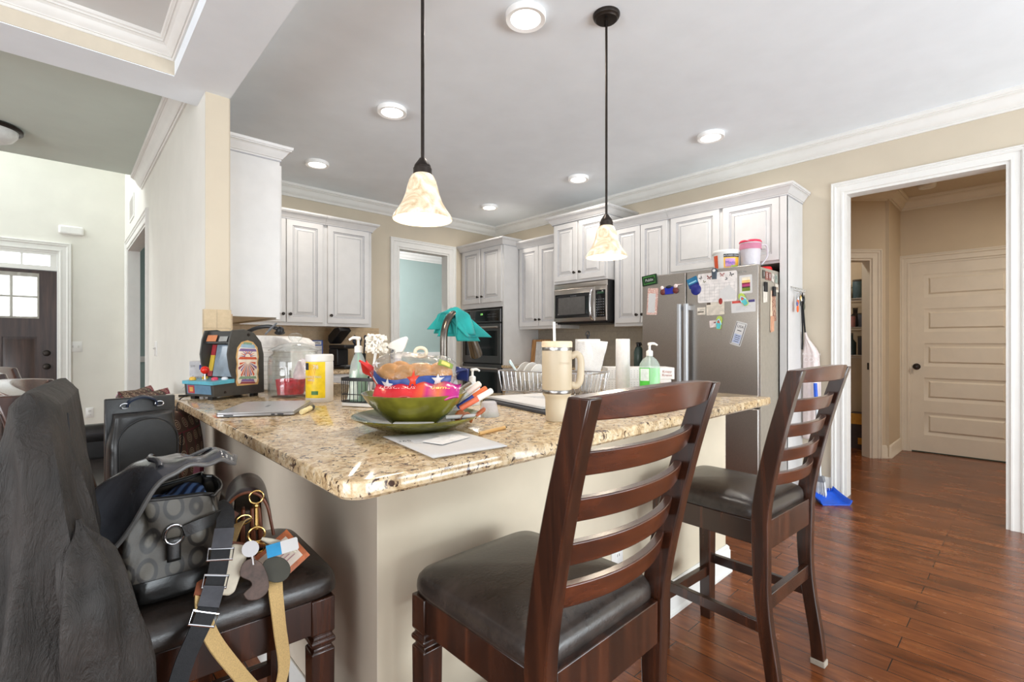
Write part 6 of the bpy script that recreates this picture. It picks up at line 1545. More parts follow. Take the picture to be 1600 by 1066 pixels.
# paper towels: a flared sheet on a roll, and a bare roll
t = thing('paper_towel_roll', 'tall paper towel roll with its loose torn sheet flaring to the right', 'paper towel', (1.985, 1.56, CT))
TOWEL = mat('paper_towel', (214, 212, 210), .9, bump=.6, scale=70, var=.02)
q = MB(); q.lathe([(.02, .002), (.062, .002), (.064, .006), (.064, .272), (.062, .276), (.02, .276)], (0, 0, 0), 40); obj('roll', q, TOWEL, t)
q = MB(); q.tube([(0, 0, 0), (0, 0, .30)], .006, 10); q.lathe([(0, 0), (.07, 0), (.07, .004), (.0, .006)], (0, 0, -.002), 30); q.tube([V((.014 * math.cos(a), 0, .302 + .014 * math.sin(a))) for a in [2 * PI * k / 16 for k in range(16)]], .003, 8, closed=True); obj('holder', q, BLACKMETAL, t)
aw = facing((1.985, 1.56))
def loose(u, v):
    a = aw - .95 + 1.15 * u
    r_ = .0665 + .004 * math.sin(9 * v + 6 * u) * u
    p = V((r_ * math.cos(a), r_ * math.sin(a), .004 + .268 * v))
    e = max(0, u - .62) / .38
    tg = V((-math.sin(aw + .2), math.cos(aw + .2), 0))
    out = tg * e * (.028 + .060 * v) 
    return p + out + Z_ * (-.012 * e * v + .003 * math.sin(20 * v) * e)
q = MB(); q.grid(loose, 26, 22); lab(obj('loose_sheet', q, TOWEL, t, solid=.0015, angle=180), 'loose torn sheet')
t = thing('paper_towel_roll', 'narrow bare paper towel roll standing left of the hand sanitizer', 'paper towel', (2.088, 1.417, CT))
q = MB(); q.lathe([(.018, 0), (.035, 0), (.036, .004), (.0355, .274), (.034, .277), (.018, .277)], (0, 0, 0), 36); obj('roll', q, TOWEL, t)
q = MB(); q.lathe([(.0175, .001), (.0185, .001), (.0185, .276), (.0175, .276)], (0, 0, 0), 24); obj('core', q, mat('cardboard', (176, 142, 106), .9), t)

# green hand sanitizer
SAN = m_glass('green_sanitizer', (120, 232, 120), .02, 1.36)
MATS['green_sanitizer'].node_tree.nodes['Principled BSDF'].inputs['Transmission Weight'].default_value = .1
sa = facing((2.085, 1.262))
t = pump_bottle('sanitizer_bottle', 'clear pump bottle of green hand sanitizer near the worktop end', (2.085, 1.262, CT), sa + PI / 2, [(0, 0), (.046, 0), (.05, .004), (.05, .135), (.046, .155), (.032, .178), (.016, .190), (.0145, .20)], 1., .62, .135, [FILMCLEAR, SAN, WHITEPL], .198, 1.0, nozzle=.036)
q = MB()
q.panel((-.044, -.0325, .012), X_, Z_, -Y_, .045, .125, [(.001, .0003, 0)], thick=.0006)
lb = obj('label_band', q, mat('label_bright_green', (70, 176, 50), .4), t)
q = MB(); q.panel((-.042, -.0333, .075), X_, Z_, -Y_, .04, .058, [(.001, .0002, 0)], thick=.0004); obj('text_panel', q, mat('label_pale', (214, 224, 214), .5), lb)
q = MB(); q.panel((-.038, -.0333, .018), X_, Z_, -Y_, .022, .018, [(.001, .0002, 0)], thick=.0004)
for i in range(7): q.prism([(-.034 + i * .0025, .02), (-.0328 + i * .0025, .02), (-.0328 + i * .0025, .032), (-.034 + i * .0025, .032)], .0, .0003, O=(0, -.0341, 0), A=X_, B=Z_, N=-Y_, m=1)
obj('barcode', q, [PAPER, INK], lb)
q = MB()
for i in range(6): q.prism([(-.038, .083 + i * .008), (-.008 - .004 * (i % 3), .083 + i * .008), (-.008 - .004 * (i % 3), .0845 + i * .008), (-.038, .0845 + i * .008)], 0, .0003, O=(0, -.0341, 0), A=X_, B=Z_, N=-Y_, m=2)
obj('label_print', q, [mat('label_pale', (214, 224, 214), .5), INK, MATS['print_grey']], lb)

# two doughnut boxes stacked
def dbx(label, z, dx, h=.062):
    t = thing('pastry_box', label, 'box', (2.306 + dx, 1.489 - dx, z), math.radians(-43), 'white pastry boxes')
    q = MB(); q.box(-.18, .178, -.075, .075, 0, h); obj('carton', q, PAPER, t, bevel=.0015)
    q = MB()
    for i in range(14):
        for j in range(4): q.cbox((-.172 + i * .017, -.0756, .012 + j * .011), (.004, .001, .003))
    obj('dot_print', q, mat('dot_grey', (150, 152, 150), .7), t)
    q = MB(); q.text('Krispy\nKreme', .019, (.138, -.0756, h * .5), X_, Z_); lab(obj('lettering', q, mat('print_rust', (160, 90, 76), .6), t), 'rust red lettering')
    return t
dbx('lower white pastry box behind the sanitizer bottle', CT, 0); dbx('upper white pastry box behind the sanitizer bottle', CT + .0625, .012)
# ================================================================ FRIDGE AND WHAT HANGS ON IT
FF = 3.58
t = thing('fridge', 'stainless french door fridge covered in magnets and papers', 'fridge', (3.95, 1.775, 0))
q = MB(); q.box(3.64, 4.30, 1.312, 2.232, .03, 1.715); lab(obj('case', q, STEELSIDE, t, world=True, bevel=.004), 'grey painted fridge body')
q = MB(); q.box(3.65, 4.28, 1.33, 2.21, 0, .05); obj('plinth', q, BLACKPL, t, world=True)
for y0, y1, nm in ((1.848, 2.236, 'left'), (1.308, 1.842, 'right')):
    q = MB(); q.box(FF, 3.632, y0, y1, .715, 1.728); dr = obj('door', q, STEEL, t, world=True, bevel=.006, bseg=3)
    hy = 1.872 if nm == 'left' else 1.818
    q = MB(); q.prism(rounded([V((-.016, -.016)), V((.016, -.016)), V((.016, .016)), V((-.016, .016))], 0, {0: .008, 1: .008, 2: .008, 3: .008}, 3), .80, 1.475, O=(3.525, hy, 0))
    for z in (.83, 1.445): q.box(3.53, FF + .002, hy - .010, hy + .010, z - .018, z + .018)
    lab(obj('handle', q, mat('handle_satin', (190, 193, 196), .42, .35, var=.01), dr, world=True, bevel=.002), 'satin vertical bar handle')
q = MB(); q.box(FF, 3.632, 1.308, 2.236, .06, .705); dr = obj('freezer_drawer', q, STEEL, t, world=True, bevel=.006, bseg=3)
q = MB(); q.box(3.60, 3.70, 1.34, 1.44, 1.715, 1.735); q.box(3.60, 3.70, 2.10, 2.20, 1.715, 1.735); obj('hinge_cover', q, GREYPL, t, world=True)
q = MB(); q.text('Frigidaire', .03, (FF - .0012, 1.445, 1.685), -Y_, Z_); obj('lettering', q, CHROME, t, world=True)
MX = FF - .001
def onfridge(name, label, cat, y0, z0, y1, z1, mats, parts=None, rot=0., th=.003, group=None, x=None):
    """flat thing held on the fridge door: corners left-top (y0, z0) and right-bottom (y1, z1)"""
    c = V((MX if x is None else x, (y0 + y1) / 2, (z0 + z1) / 2)); w, h = y0 - y1, z0 - z1
    A = V((0, -math.cos(rot), math.sin(rot))); B = V((0, math.sin(rot), math.cos(rot))); N = -X_
    t = thing(name, label, cat, c, 0, group)
    q = MB(); q.prism(rounded([V((-w / 2, -h / 2)), V((w / 2, -h / 2)), V((w / 2, h / 2)), V((-w / 2, h / 2))], 0, {k: min(w, h) * .06 for k in range(4)}, 2), 0, th, O=c, A=A, B=B, N=N)
    obj('sheet' if th < .005 else 'body', q, mats, t, world=True)
    return t, c, A, B, N, w, h
def rect(mb, c, A, B, N, a0, b0, a1, b1, z0, z1, m=None): mb.prism([(a0, b0), (a1, b0), (a1, b1), (a0, b1)], z0, z1, O=c, A=A, B=B, N=N, m=m)
DG_ = mat('magnet_dark_green', (24, 54, 30), .4); LG_ = mat('magnet_light_green', (80, 160, 70), .4)
t, c, A, B, N, w, h = onfridge('magnet', 'rounded green magnet at the top left of the fridge door', 'magnet', 2.232, 1.737, 2.095, 1.652, DG_, rot=.1, th=.008)
q = MB(); q.tube([c + A * (a * w * .38) + B * (b_ * h * .33) + N * .009 for a, b_ in ((-1, -1), (1, -1), (1, 1), (-1, 1))], .003, 6, closed=True); obj('border', q, LG_, t, world=True)
q = MB(); q.text('Publix', .03, c + N * .0085, A, B); obj('lettering', q, PAPER, t, world=True)
t, c, A, B, N, w, h = onfridge('magnet', 'blue and brown figure magnet on the left fridge door', 'magnet', 2.02, 1.62, 1.95, 1.565, mat('magnet_blue', (28, 44, 160), .35), rot=.05, th=.012)
for s_, dz in ((-1, .01), (1, .014)):
    q = MB(); q.lathe([(0, 0), (.022, 0), (.024, .01), (.016, .016), (0, .016)], c + A * (s_ * .055) + B * (-.005), 14, R=Z_.rotation_difference(N).to_matrix())
    obj('side_figure', q, mat('magnet_brown', (110, 50, 44), .5), t, world=True)
q = MB()
for s_ in (-1, 1): q.ball(c + A * (s_ * .06) + B * .03 + N * .008, (.010, .016, .016), 12, 8)
q.tube([c + A * .06 + B * .036 + N * .008, c + A * .12 + B * .038 + N * .006], [.006, .001], 8); obj('tip', q, mat('magnet_cream', (236, 214, 210), .5), t, world=True)
q = MB(); q.ball(c + B * .03 + N * .006, (.012, .03, .014), 14, 8); obj('cap', q, mat('magnet_black', (26, 28, 40), .4), t, world=True)
def m_floral():
    n = Nodes('floral_border'); f = n.noise(n.coord(), 90, 3, .7); n.base(n.ramp(f, [(.4, (240, 226, 214)), (.52, (196, 120, 106)), (.6, (236, 214, 200))])); n.set(Roughness=.7); return n.m
FLORAL = m_floral()
t, c, A, B, N, w, h = onfridge('notepad', 'tall narrow notepad with a floral border on the left fridge door', 'notepad', 2.185, 1.625, 2.09, 1.405, FLORAL, rot=-.06, th=.006)
q = MB(); rect(q, c, A, B, N, -w * .38, -h * .42, w * .30, h * .30, .006, .0068); obj('blank_page', q, PAPER, t, world=True)
t, c, A, B, N, w, h = onfridge('brochure', 'blue card behind the left edge of the calendar', 'card', 1.83, 1.68, 1.745, 1.60, mat('card_teal_blue', (36, 110, 150), .4), rot=.35, th=.002)
q = MB(); rect(q, c, A, B, N, -w * .4, -.002, w * .35, .008, .002, .0026, 0); rect(q, c, A, B, N, -w * .45, -h * .48, w * .5, -.012, .002, .0026, 1); obj('print', q, [mat('print_cyan', (150, 206, 226), .4), mat('print_navy', (26, 44, 110), .4)], t, world=True)
q = MB(); q.lathe([(0, 0), (.04, 0), (.042, .003), (.036, .006), (0, .006)], (MX, 1.762, 1.583), 24, R=Z_.rotation_difference(-X_).to_matrix()); tag(obj('magnet', q, mat('magnet_navy', (34, 40, 120), .35), at_=(MX, 1.762, 1.583)), 'round navy magnet just left of the calendar', 'magnet')
# calendar
t, c, A, B, N, w, h = onfridge('calendar', 'white calendar page with butterflies on the right fridge door', 'calendar', 1.748, 1.70, 1.452, 1.478, mat('calendar_paper', (226, 220, 216), .8), rot=.0, th=.0016)
q = MB()
for i in range(8): a = -w * .44 + i * w * .88 / 7; rect(q, c, A, B, N, a - .0007, -h * .42, a + .0007, h * .12, .0016, .0021)
for j in range(6): b_ = -h * .42 + j * h * .54 / 5; rect(q, c, A, B, N, -w * .44, b_ - .0007, w * .44, b_ + .0007, .0016, .0021)
obj('grid', q, mat('grid_grey', (170, 166, 166), .8), t, world=True)
q = MB()
def butterfly(a, b_, s_, m_, r_):
    for sg in (-1, 1):
        for pts in (((0, .1), (.9, .9), (1.1, .3), (.3, -.05)), ((0, 0), (.35, -.1), (.8, -.6), (.3, -.8))):
            P_ = [((x * sg) * math.cos(r_) - y * math.sin(r_), (x * sg) * math.sin(r_) + y * math.cos(r_)) for x, y in pts]
            if sg < 0: P_ = P_[::-1]
            q.prism([(a + x * s_, b_ + y * s_) for x, y in P_], .0016, .0024, O=c, A=A, B=B, N=N, m=m_)
for a, b_, s_, m_, r_ in ((-.42, .36, .013, 2, .7), (-.33, .22, .011, 1, -.5), (-.2, .35, .018, 0, -.2), (.13, .40, .017, 3, -.1), (.24, .25, .011, 2, 1.2), (.36, .38, .015, 2, -.5)): butterfly(a * w, b_ * h, s_, m_, r_)
obj('butterfly_print', q, [mat('bf_rust', (130, 60, 56), .7), mat('bf_olive', (96, 96, 60), .7), mat('bf_black', (50, 52, 56), .7), mat('bf_pink', (170, 110, 104), .7)], t, world=True)
q = MB(); q.prism([(.02, -h * .44), (w * .46, -h * .44), (w * .46, -h * .2), (.03 + w * .2, h * .05), (.02, -h * .15)], .0016, .0022, O=c, A=A, B=B, N=N); obj('white_note', q, PAPER, t, world=True)
t = thing('magnet_clip', 'grey magnetic clip holding the calendar page', 'clip', (MX - .002, 1.62, 1.70))
c = V((MX - .002, 1.617, 1.695)); q = MB(); q.prism([(-.016, -.045), (.016, -.045), (.018, .0), (.02, .02), (.012, .036), (-.012, .036), (-.02, .02), (-.018, 0)], 0, .012, O=c, A=-Y_, B=Z_, N=-X_); obj('clip_body', q, mat('clip_grey', (70, 80, 90), .4), t, world=True, bevel=.002)
q = MB(); q.lathe([(0, 0), (.011, 0), (.009, .004), (0, .004)], c + Z_ * .018 - X_ * .012, 16, R=Z_.rotation_difference(-X_).to_matrix()); obj('clip_dot', q, WHITEPL, t, world=True)
# landscape photo
t, c, A, B, N, w, h = onfridge('picture_card', 'square picture card of a striped sunset at the right of the calendar', 'card', 1.436, 1.658, 1.348, 1.527, PAPER, rot=.02, th=.002)
q = MB()
for k, (b0, b1) in enumerate(((-.38, -.2), (-.2, -.13), (-.13, .0), (.0, .08), (.08, .22), (.22, .38))): rect(q, c, A, B, N, -w * .3, b0 * h, w * .34, b1 * h, .002, .0026, k)
obj('picture', q, [mat('pic_olive', (110, 130, 40), .5), mat('pic_dark', (70, 50, 40), .5), mat('pic_magenta', (176, 60, 110), .5), mat('pic_wine', (130, 30, 60), .5), mat('pic_gold', (236, 196, 120), .5), mat('pic_pale', (246, 232, 206), .5)], t, world=True)
def flipflop(label, c, rot):
    c = V(c); A = V((0, -math.cos(rot), math.sin(rot))); B = V((0, math.sin(rot), math.cos(rot))); N = -X_
    t = thing('flip_flop_magnet', label, 'magnet', c)
    P_ = [(p.x, p.y) for p in bez([(0, -.05, 0), (.018, -.043, 0), (.019, -.01, 0), (.024, .025, 0), (.012, .048, 0), (-.010, .047, 0), (-.021, .024, 0), (-.017, -.01, 0), (-.017, -.043, 0), (0, -.05, 0)], 3)][:-1]
    q = MB(); q.prism(P_, 0, .008, O=c, A=A, B=B, N=N); obj('sole', q, mat('sole_lime', (180, 200, 90), .5), t, world=True, bevel=.002)
    q = MB(); q.prism([(a * .8, b_ * .5 - .02) for a, b_ in P_], .008, .0088, O=c, A=A, B=B, N=N); q.prism([(a * .55, b_ * .3 + .012) for a, b_ in P_], .008, .009, O=c, A=A, B=B, N=N, m=1); obj('pattern', q, [mat('sole_aqua', (90, 186, 190), .5), mat('sole_coral', (206, 110, 90), .5)], t, world=True)
    q = MB()
    for s_ in (-1, 1): q.tube([c + A * (s_ * .02) + B * -.012 + N * .006, c + A * (s_ * .012) + B * .012 + N * .015, c + B * .027 + N * .009], .003, 7)
    obj('strap', q, mat('strap_blue', (170, 220, 236), .4), t, world=True)
flipflop('flip flop shaped magnet over the white bill', (MX - .003, 1.408, 1.483), .55)
t, c, A, B, N, w, h = onfridge('bill', 'white bill with a red and navy header at the right of the fridge door', 'papers', 1.494, 1.478, 1.326, 1.392, PAPER, rot=.03, th=.0018)
q = MB(); rect(q, c, A, B, N, -w * .46, h * .3, -w * .05, h * .5, .0018, .0026, 0); rect(q, c, A, B, N, w * .22, h * .3, w * .48, h * .5, .0018, .0026, 1)
for i in range(3): rect(q, c, A, B, N, -w * .3, .0 - i * .012, w * .3 - i * .02, .003 - i * .012, .0018, .0024, 2)
obj('print', q, [mat('header_red', (206, 80, 70), .5), mat('header_navy', (70, 60, 120), .5), MATS['print_grey']], t, world=True)
for lb_, y0, z0, y1, z1, k in (('beige printed appointment card below the calendar', 1.68, 1.478, 1.545, 1.382, 0), ('small card with a dark bar left of the beige card', 1.752, 1.444, 1.688, 1.388, 1)):
    t, c, A, B, N, w, h = onfridge('appointment_card', lb_, 'card', y0, z0, y1, z1, mat('card_beige', (216, 206, 190), .7), rot=.02, th=.0014)
    q = MB()
    if k == 0:
        rect(q, c, A, B, N, -w * .48, h * .32, -w * .26, h * .5, .0014, .002, 1)
        for i in range(6): rect(q, c, A, B, N, -w * .42, h * .15 - i * .011, w * .38 - .01 * (i % 3), h * .15 + .002 - i * .011, .0014, .0019, 0)
    else: rect(q, c, A, B, N, -w * .45, -h * .2, w * .3, -h * .05, .0014, .002, 1); rect(q, c, A, B, N, -w * .2, h * .1, w * .4, h * .2, .0014, .002, 0)
    obj('print', q, [mat('print_grey_warm', (166, 160, 152), .8), mat('print_brown', (84, 72, 60), .7)], t, world=True)
q = MB(); q.lathe([(0, 0), (.024, 0), (.022, .006), (0, .008)], (MX, 1.572, 1.482), 18, R=Z_.rotation_difference(-X_).to_matrix(), sy=.6); tag(obj('magnet', q, mat('magnet_red', (150, 50, 44), .4), at_=(MX, 1.572, 1.482)), 'small oval red magnet on the beige card', 'magnet')
t, c, A, B, N, w, h = onfridge('business_card', 'small pink card half under the lower flip flop magnet', 'card', 1.656, 1.342, 1.59, 1.29, mat('card_pink', (226, 212, 208), .7), rot=.08, th=.0014)
q = MB(); rect(q, c, A, B, N, .0, .004, w * .35, .012, .0014, .002); obj('print', q, mat('print_rose', (150, 80, 90), .7), t, world=True)
flipflop('flip flop shaped magnet lower on the fridge door', (MX - .003, 1.583, 1.322), -.08)
t, c, A, B, N, w, h = onfridge('tag_magnet', 'tilted white magnet with a black outline low on the right door', 'magnet', 1.482, 1.325, 1.405, 1.152, PAPER, rot=-.3, th=.003)
q = MB(); q.tube([c + A * (a * w * .42) + B * (b_ * h * .45) + N * .0032 for a, b_ in ((-1, -1), (1, -1), (1, 1), (-1, 1))], .0022, 6, closed=True); obj('outline', q, INK, t, world=True)
q = MB(); rect(q, c, A, B, N, -w * .34, -h * .4, w * .34, -h * .02, .003, .0036); obj('blue_block', q, mat('block_blue', (176, 186, 212), .6), t, world=True)
q = MB(); q.text('USA', .026, c + B * h * .3 + N * .0034, A, B)
for i in range(4): rect(q, c, A, B, N, -w * .2, -h * .1 - i * .014, w * .22, -h * .1 + .004 - i * .014, .0036, .0041)
rect(q, c, A, B, N, -w * .2, h * .12, w * .2, h * .15, .003, .0036); obj('lettering', q, INK, t, world=True)
# fridge side: letter magnets, two clips
SYF = 1.312 - .001
for i, (ch, x, z, c_) in enumerate((('I', 3.685, 1.665, (80, 74, 66)), ('E', 3.74, 1.66, (150, 96, 84)), ('R', 3.80, 1.66, (140, 90, 82)), ('V', 3.865, 1.655, (206, 196, 186)), ('F', 3.93, 1.655, (150, 160, 148)))):
    t = thing('letter_magnet', 'letter tile magnet %s on the fridge side' % ['nearest the doors', 'second from the doors', 'in the middle of the row', 'tilted and fourth from the doors', 'farthest from the doors'][i], 'magnet', (x, SYF, z), 0, 'letter magnets on the fridge side')
    q = MB(); r_ = (-.3 if i == 3 else .03); A_ = V((math.cos(r_), 0, math.sin(r_))); B_ = V((-math.sin(r_), 0, math.cos(r_)))
    q.prism([(-.022, -.03), (.022, -.03), (.022, .03), (-.022, .03)], 0, .004, O=(x, SYF, z), A=A_, B=B_, N=-Y_); obj('tile', q, mat('tile_%d' % i, c_, .6), t, world=True)
    q = MB(); q.text(ch, .045, V((x, SYF - .0046, z)), A_, B_); obj('letter', q, PAPER if i in (0, 1, 2) else INK, t, world=True)
def sideclip(label, x, z, sheets):
    t = thing('paper_clip_magnet', label, 'clip', (x, SYF, z))
    q = MB()
    for sx in (-.014, .014): q.prism([(sx - .008, -.04), (sx + .008, -.04), (sx + .006, .03), (sx - .006, .03)], .004, .018, O=(x, SYF, z), A=X_, B=Z_, N=-Y_)
    obj('clip_body', q, BLACKPL, t, world=True, bevel=.002)
    for a0, b0, a1, b1, sk, m_, zz in sheets:
        q = MB(); q.prism([(a0 + sk, b0), (a1 + sk, b0 + .01), (a1, b1), (a0, b1)], zz, zz + .0014, O=(x, SYF, z), A=X_, B=Z_, N=-Y_); obj('paper', q, m_, t, world=True)
    return t
sideclip('black magnetic clip holding a white note on the fridge side', 3.70, 1.58, [(-.028, -.12, .05, .0, .0, mat('note_grey', (214, 206, 194), .8), .002)])
def m_bm():
    n = Nodes('bookmark_print'); f = n.noise(n.coord(scale=(1, 1, 1)), 55, 4, .7, 1.); n.base(n.ramp(f, [(.4, (92, 46, 40)), (.5, (166, 110, 86)), (.58, (214, 190, 160)), (.66, (120, 60, 50))])); n.set(Roughness=.5); return n.m
BM = m_bm()
sideclip('black magnetic clip holding long bookmarks on the fridge side', 3.865, 1.56, [(-.05, -.30, .03, .0, -.01, mat('bookmark_cream', (216, 196, 172), .7), .002), (-.03, -.23, .04, .0, .02, BM, .0036), (-.055, -.31, .012, -.19, .0, mat('bookmark_peach', (196, 146, 116), .7), .0048)])
t = thing('photo_magnet', 'small square white card high on the fridge side', 'card', (3.945, SYF, 1.585)); q = MB(); q.prism([(-.035, -.03), (.035, -.03), (.035, .03), (-.035, .03)], 0, .003, O=(3.945, SYF, 1.585), A=X_, B=Z_, N=-Y_); obj('sheet', q, mat('card_eggshell', (206, 196, 180), .7), t, world=True)
q = MB(); q.prism([(-.015, -.012), (.02, -.012), (.02, .008), (-.015, .008)], .003, .0035, O=(3.945, SYF, 1.585), A=X_, B=Z_, N=-Y_); obj('print', q, mat('print_tan', (150, 130, 110), .7), t, world=True)
# on top of the fridge: candy tub and pitcher
TT = V((3.735, 1.592, 1.7155))
t = thing('candy_tub', 'white plastic tub with an orange label on top of the fridge', 'tub', TT)
q = MB(); q.lathe([(0, 0), (.086, 0), (.09, .004), (.100, .135), (.0, .135)], (0, 0, 0), 44); obj('tub', q, WHITEPL, t)
q = MB(); q.lathe([(0, .134), (.104, .134), (.106, .138), (.106, .152), (.102, .158), (.09, .160), (0, .158)], (0, 0, 0), 44); obj('lid', q, WHITEPL, t)
at_ = facing(TT)
def lband(q, a0, a1, z0, z1, off=.0006, m=None): q.grid(lambda u, v: ((.09 + .01 * (z0 + (z1 - z0) * v) / .135 + off) * math.cos(at_ + a0 + (a1 - a0) * u), (.09 + .01 * (z0 + (z1 - z0) * v) / .135 + off) * math.sin(at_ + a0 + (a1 - a0) * u), z0 + (z1 - z0) * v), 12, 3, m)
q = MB(); lband(q, -.25, .95, .01, .125); lb = obj('label_band', q, mat('label_amber', (240, 178, 60), .4), t)
q = MB(); lband(q, -.25, .95, .100, .125, .0012); obj('label_header', q, INK, lb)
q = MB(); lband(q, -1.2, -.72, .01, .12, .0006); obj('label_side', q, mat('label_orange_red', (222, 86, 40), .4), t)
q = MB(); lband(q, -.12, .6, .03, .09, .0012); lband(q, .3, .9, .012, .04, .0014, 1); obj('label_swirl', q, [mat('label_lilac', (206, 150, 200), .4), mat('label_lime', (190, 206, 90), .4)], lb)
q = cyl_text('FEATURED CHARM', .017, (0, 0), .0995 + .0016, at_ + .34, .1115); lab(obj('lettering', q, PAPER, lb), 'white lettering'); q = cyl_text('Magic', .034, (0, 0), .0975 + .0018, at_ + .26, .06); obj('lettering', q, mat('label_violet', (110, 90, 190), .4), lb)
t = thing('pitcher', 'frosted plastic pitcher with a red lid on top of the fridge', 'pitcher', (3.76, 1.43, 1.7155))
q = MB(); q.lathe([(0, 0), (.058, 0), (.062, .005), (.074, .20), (.072, .2), (.060, .008), (0, .006)], (0, 0, 0), 40); obj('jug', q, FROST, t)
q = MB(); q.lathe([(.0, .195), (.073, .195), (.0745, .19), (.076, .15), (.0735, .15)], (0, 0, 0), 40); lab(obj('lid_skirt', q, m_film('pink_film', (226, 150, 176), t=.35, rough=.35), t), 'translucent pink lid skirt')
q = MB(); q.lathe([(0, .205), (.05, .205), (.077, .2), (.078, .208), (.07, .218), (0, .222)], (0, 0, 0), 40); lab(obj('lid', q, mat('lid_red', (206, 40, 76), .4), t), 'red pink lid')
q = MB(); q.tube(bez([(.05, -.055, .185), (.075, -.085, .18), (.078, -.09, .1), (.05, -.06, .04)], 6), .010, 10, flat=.6); obj('handle', q, FROST, t)
q = MB(); q.lathe([(0, 0), (.05, 0), (.052, .02), (.045, .035), (0, .036)], (3.93, 1.39, 1.7155), 24); tag(obj('red_lid', q, mat('plastic_red', (214, 30, 36), .35)), 'red plastic lid lying behind the pitcher on the fridge', 'lid')

# ================================================================ BACK AND SIDE WORKTOPS
t = thing('coffee_maker', 'black pod coffee maker with its lid open on the back worktop', 'coffee maker', (2.06, 4.70, CT), math.radians(20))
q = MB(); q.box(-.075, .075, -.10, .12, 0, .03); q.box(-.075, .075, .0, .12, .03, .20); q.box(-.075, .075, -.10, .12, .20, .24); obj('body', q, BLACKPL, t, bevel=.012)
q = MB(); q.T = Matrix.Translation(V((0, .10, .245))) @ Matrix.Rotation(-.75, 4, 'X'); q.prism([(-.20, 0), (0, 0), (0, .05), (-.04, .085), (-.15, .08), (-.20, .045)], -.072, .072, A=Y_, B=Z_, N=X_); lab(obj('lid', q, BLACKPL, t, bevel=.008), 'raised glossy black lid')
q = MB(); q.box(-.05, .05, -.098, -.02, .03, .036); obj('drip_tray', q, GREYPL, t)
t = thing('utensil_holder', 'black utensil holder with dark handles right of the coffee maker', 'utensil holder', (2.26, 4.74, CT))
q = MB(); q.lathe([(0, 0), (.055, 0), (.06, .15), (.056, .15), (.05, .006), (0, .006)], (0, 0, 0), 26); obj('holder', q, BLACKPL, t)
random.seed(5)
for k in range(6):
    a = k * 1.05; q = MB(); q.tube([(.03 * math.cos(a), .03 * math.sin(a), .01), (.05 * math.cos(a), .05 * math.sin(a), .2), (.062 * math.cos(a), .062 * math.sin(a), .26 + .02 * (k % 3))], [.006, .006, .009], 8); q.ball((.064 * math.cos(a), .064 * math.sin(a), .275 + .02 * (k % 3)), (.018, .012, .026), 12, 8); obj('utensil', q, mat('utensil_navy', (34, 38, 52), .4) if k % 2 else BLACKPL, t)
t = thing('cracker_box', 'tall blue and white food box on the back worktop behind the jar', 'box', (1.86, 4.86, CT))
q = MB(); q.box(-.05, .05, -.03, .03, 0, .285); obj('carton', q, mat('box_blue', (52, 84, 160), .5), t)
q = MB(); q.box(-.045, .04, -.0306, -.0302, .01, .23); obj('white_panel', q, PAPER, t); q = MB(); q.box(-.045, .035, -.0306, -.0302, .24, .275); q.text('Mix', .03, (0, -.0312, .258), X_, Z_, m=1); obj('header', q, [PAPER, INK], t)
q = MB(); q.box(1.72, 1.80, 4.84, 4.90, CT, CT + .283); tag(obj('snack_box', q, mat('box_amber', (170, 110, 50), .5)), 'amber food box left of the blue box behind the jar', 'box')
# fridge-wall worktop: chopping boards, black kettle, soda siphon
t = thing('cutting_board', 'bamboo cutting board leaning by the oven tower', 'cutting board', (4.22, 4.10, CT))
q = MB(); q.T = Matrix.Translation(V((4.20, 0, CT))) @ Matrix.Rotation(.12, 4, 'Y'); q.box(-.018, .0, 4.17 - .30, 4.17, 0.002, .30); obj('board', q, BAMBOO, t, world=True, bevel=.006)
q = MB(); q.T = Matrix.Translation(V((4.14, 0, CT))) @ Matrix.Rotation(.12, 4, 'Y'); q.box(-.012, .0, 3.78, 4.045, 0.002, .275); tag(obj('cutting_board', q, mat('board_white', (214, 214, 212), .5), bevel=.005), 'white plastic cutting board standing before the bamboo board', 'cutting board')
t = thing('knife_block', 'black knife block with angled handles behind the tumbler', 'knife block', (4.20, 3.66, CT))
q = MB(); q.prism([(-.06, 0), (.06, 0), (.10, .18), (-.02, .22)], -.05, .05, A=X_, B=Z_, N=Y_); obj('block', q, BLACKPL, t, bevel=.005)
for y in (-.03, 0, .03):
    for k in range(2): q = MB(); q.tube([(.02 + .04 * k, y, .19 - .012 * k), (-.0 + .04 * k, y, .28 - .01 * k)], .009, 8, flat=.7); obj('knife_handle', q, BLACKPL, t)
t = thing('soda_siphon', 'dark green soda siphon bottle on the worktop left of the fridge', 'bottle', (4.10, 2.60, CT))
q = MB(); q.lathe([(0, 0), (.042, 0), (.046, .01), (.046, .17), (.03, .215), (.018, .225), (0, .225)], (0, 0, 0), 26); obj('bottle', q, mat('siphon_green', (62, 80, 76), .25), t)
q = MB(); q.lathe([(.02, .222), (.022, .24), (.014, .26), (0, .262)], (0, 0, 0), 18); q.tube(bez([(0, 0, .25), (-.02, -.03, .26), (-.03, -.05, .235)], 5), .007, 8); q.tube([(0, 0, .262), (.02, .04, .255)], .005, 8); obj('head', q, BLACKPL, t)


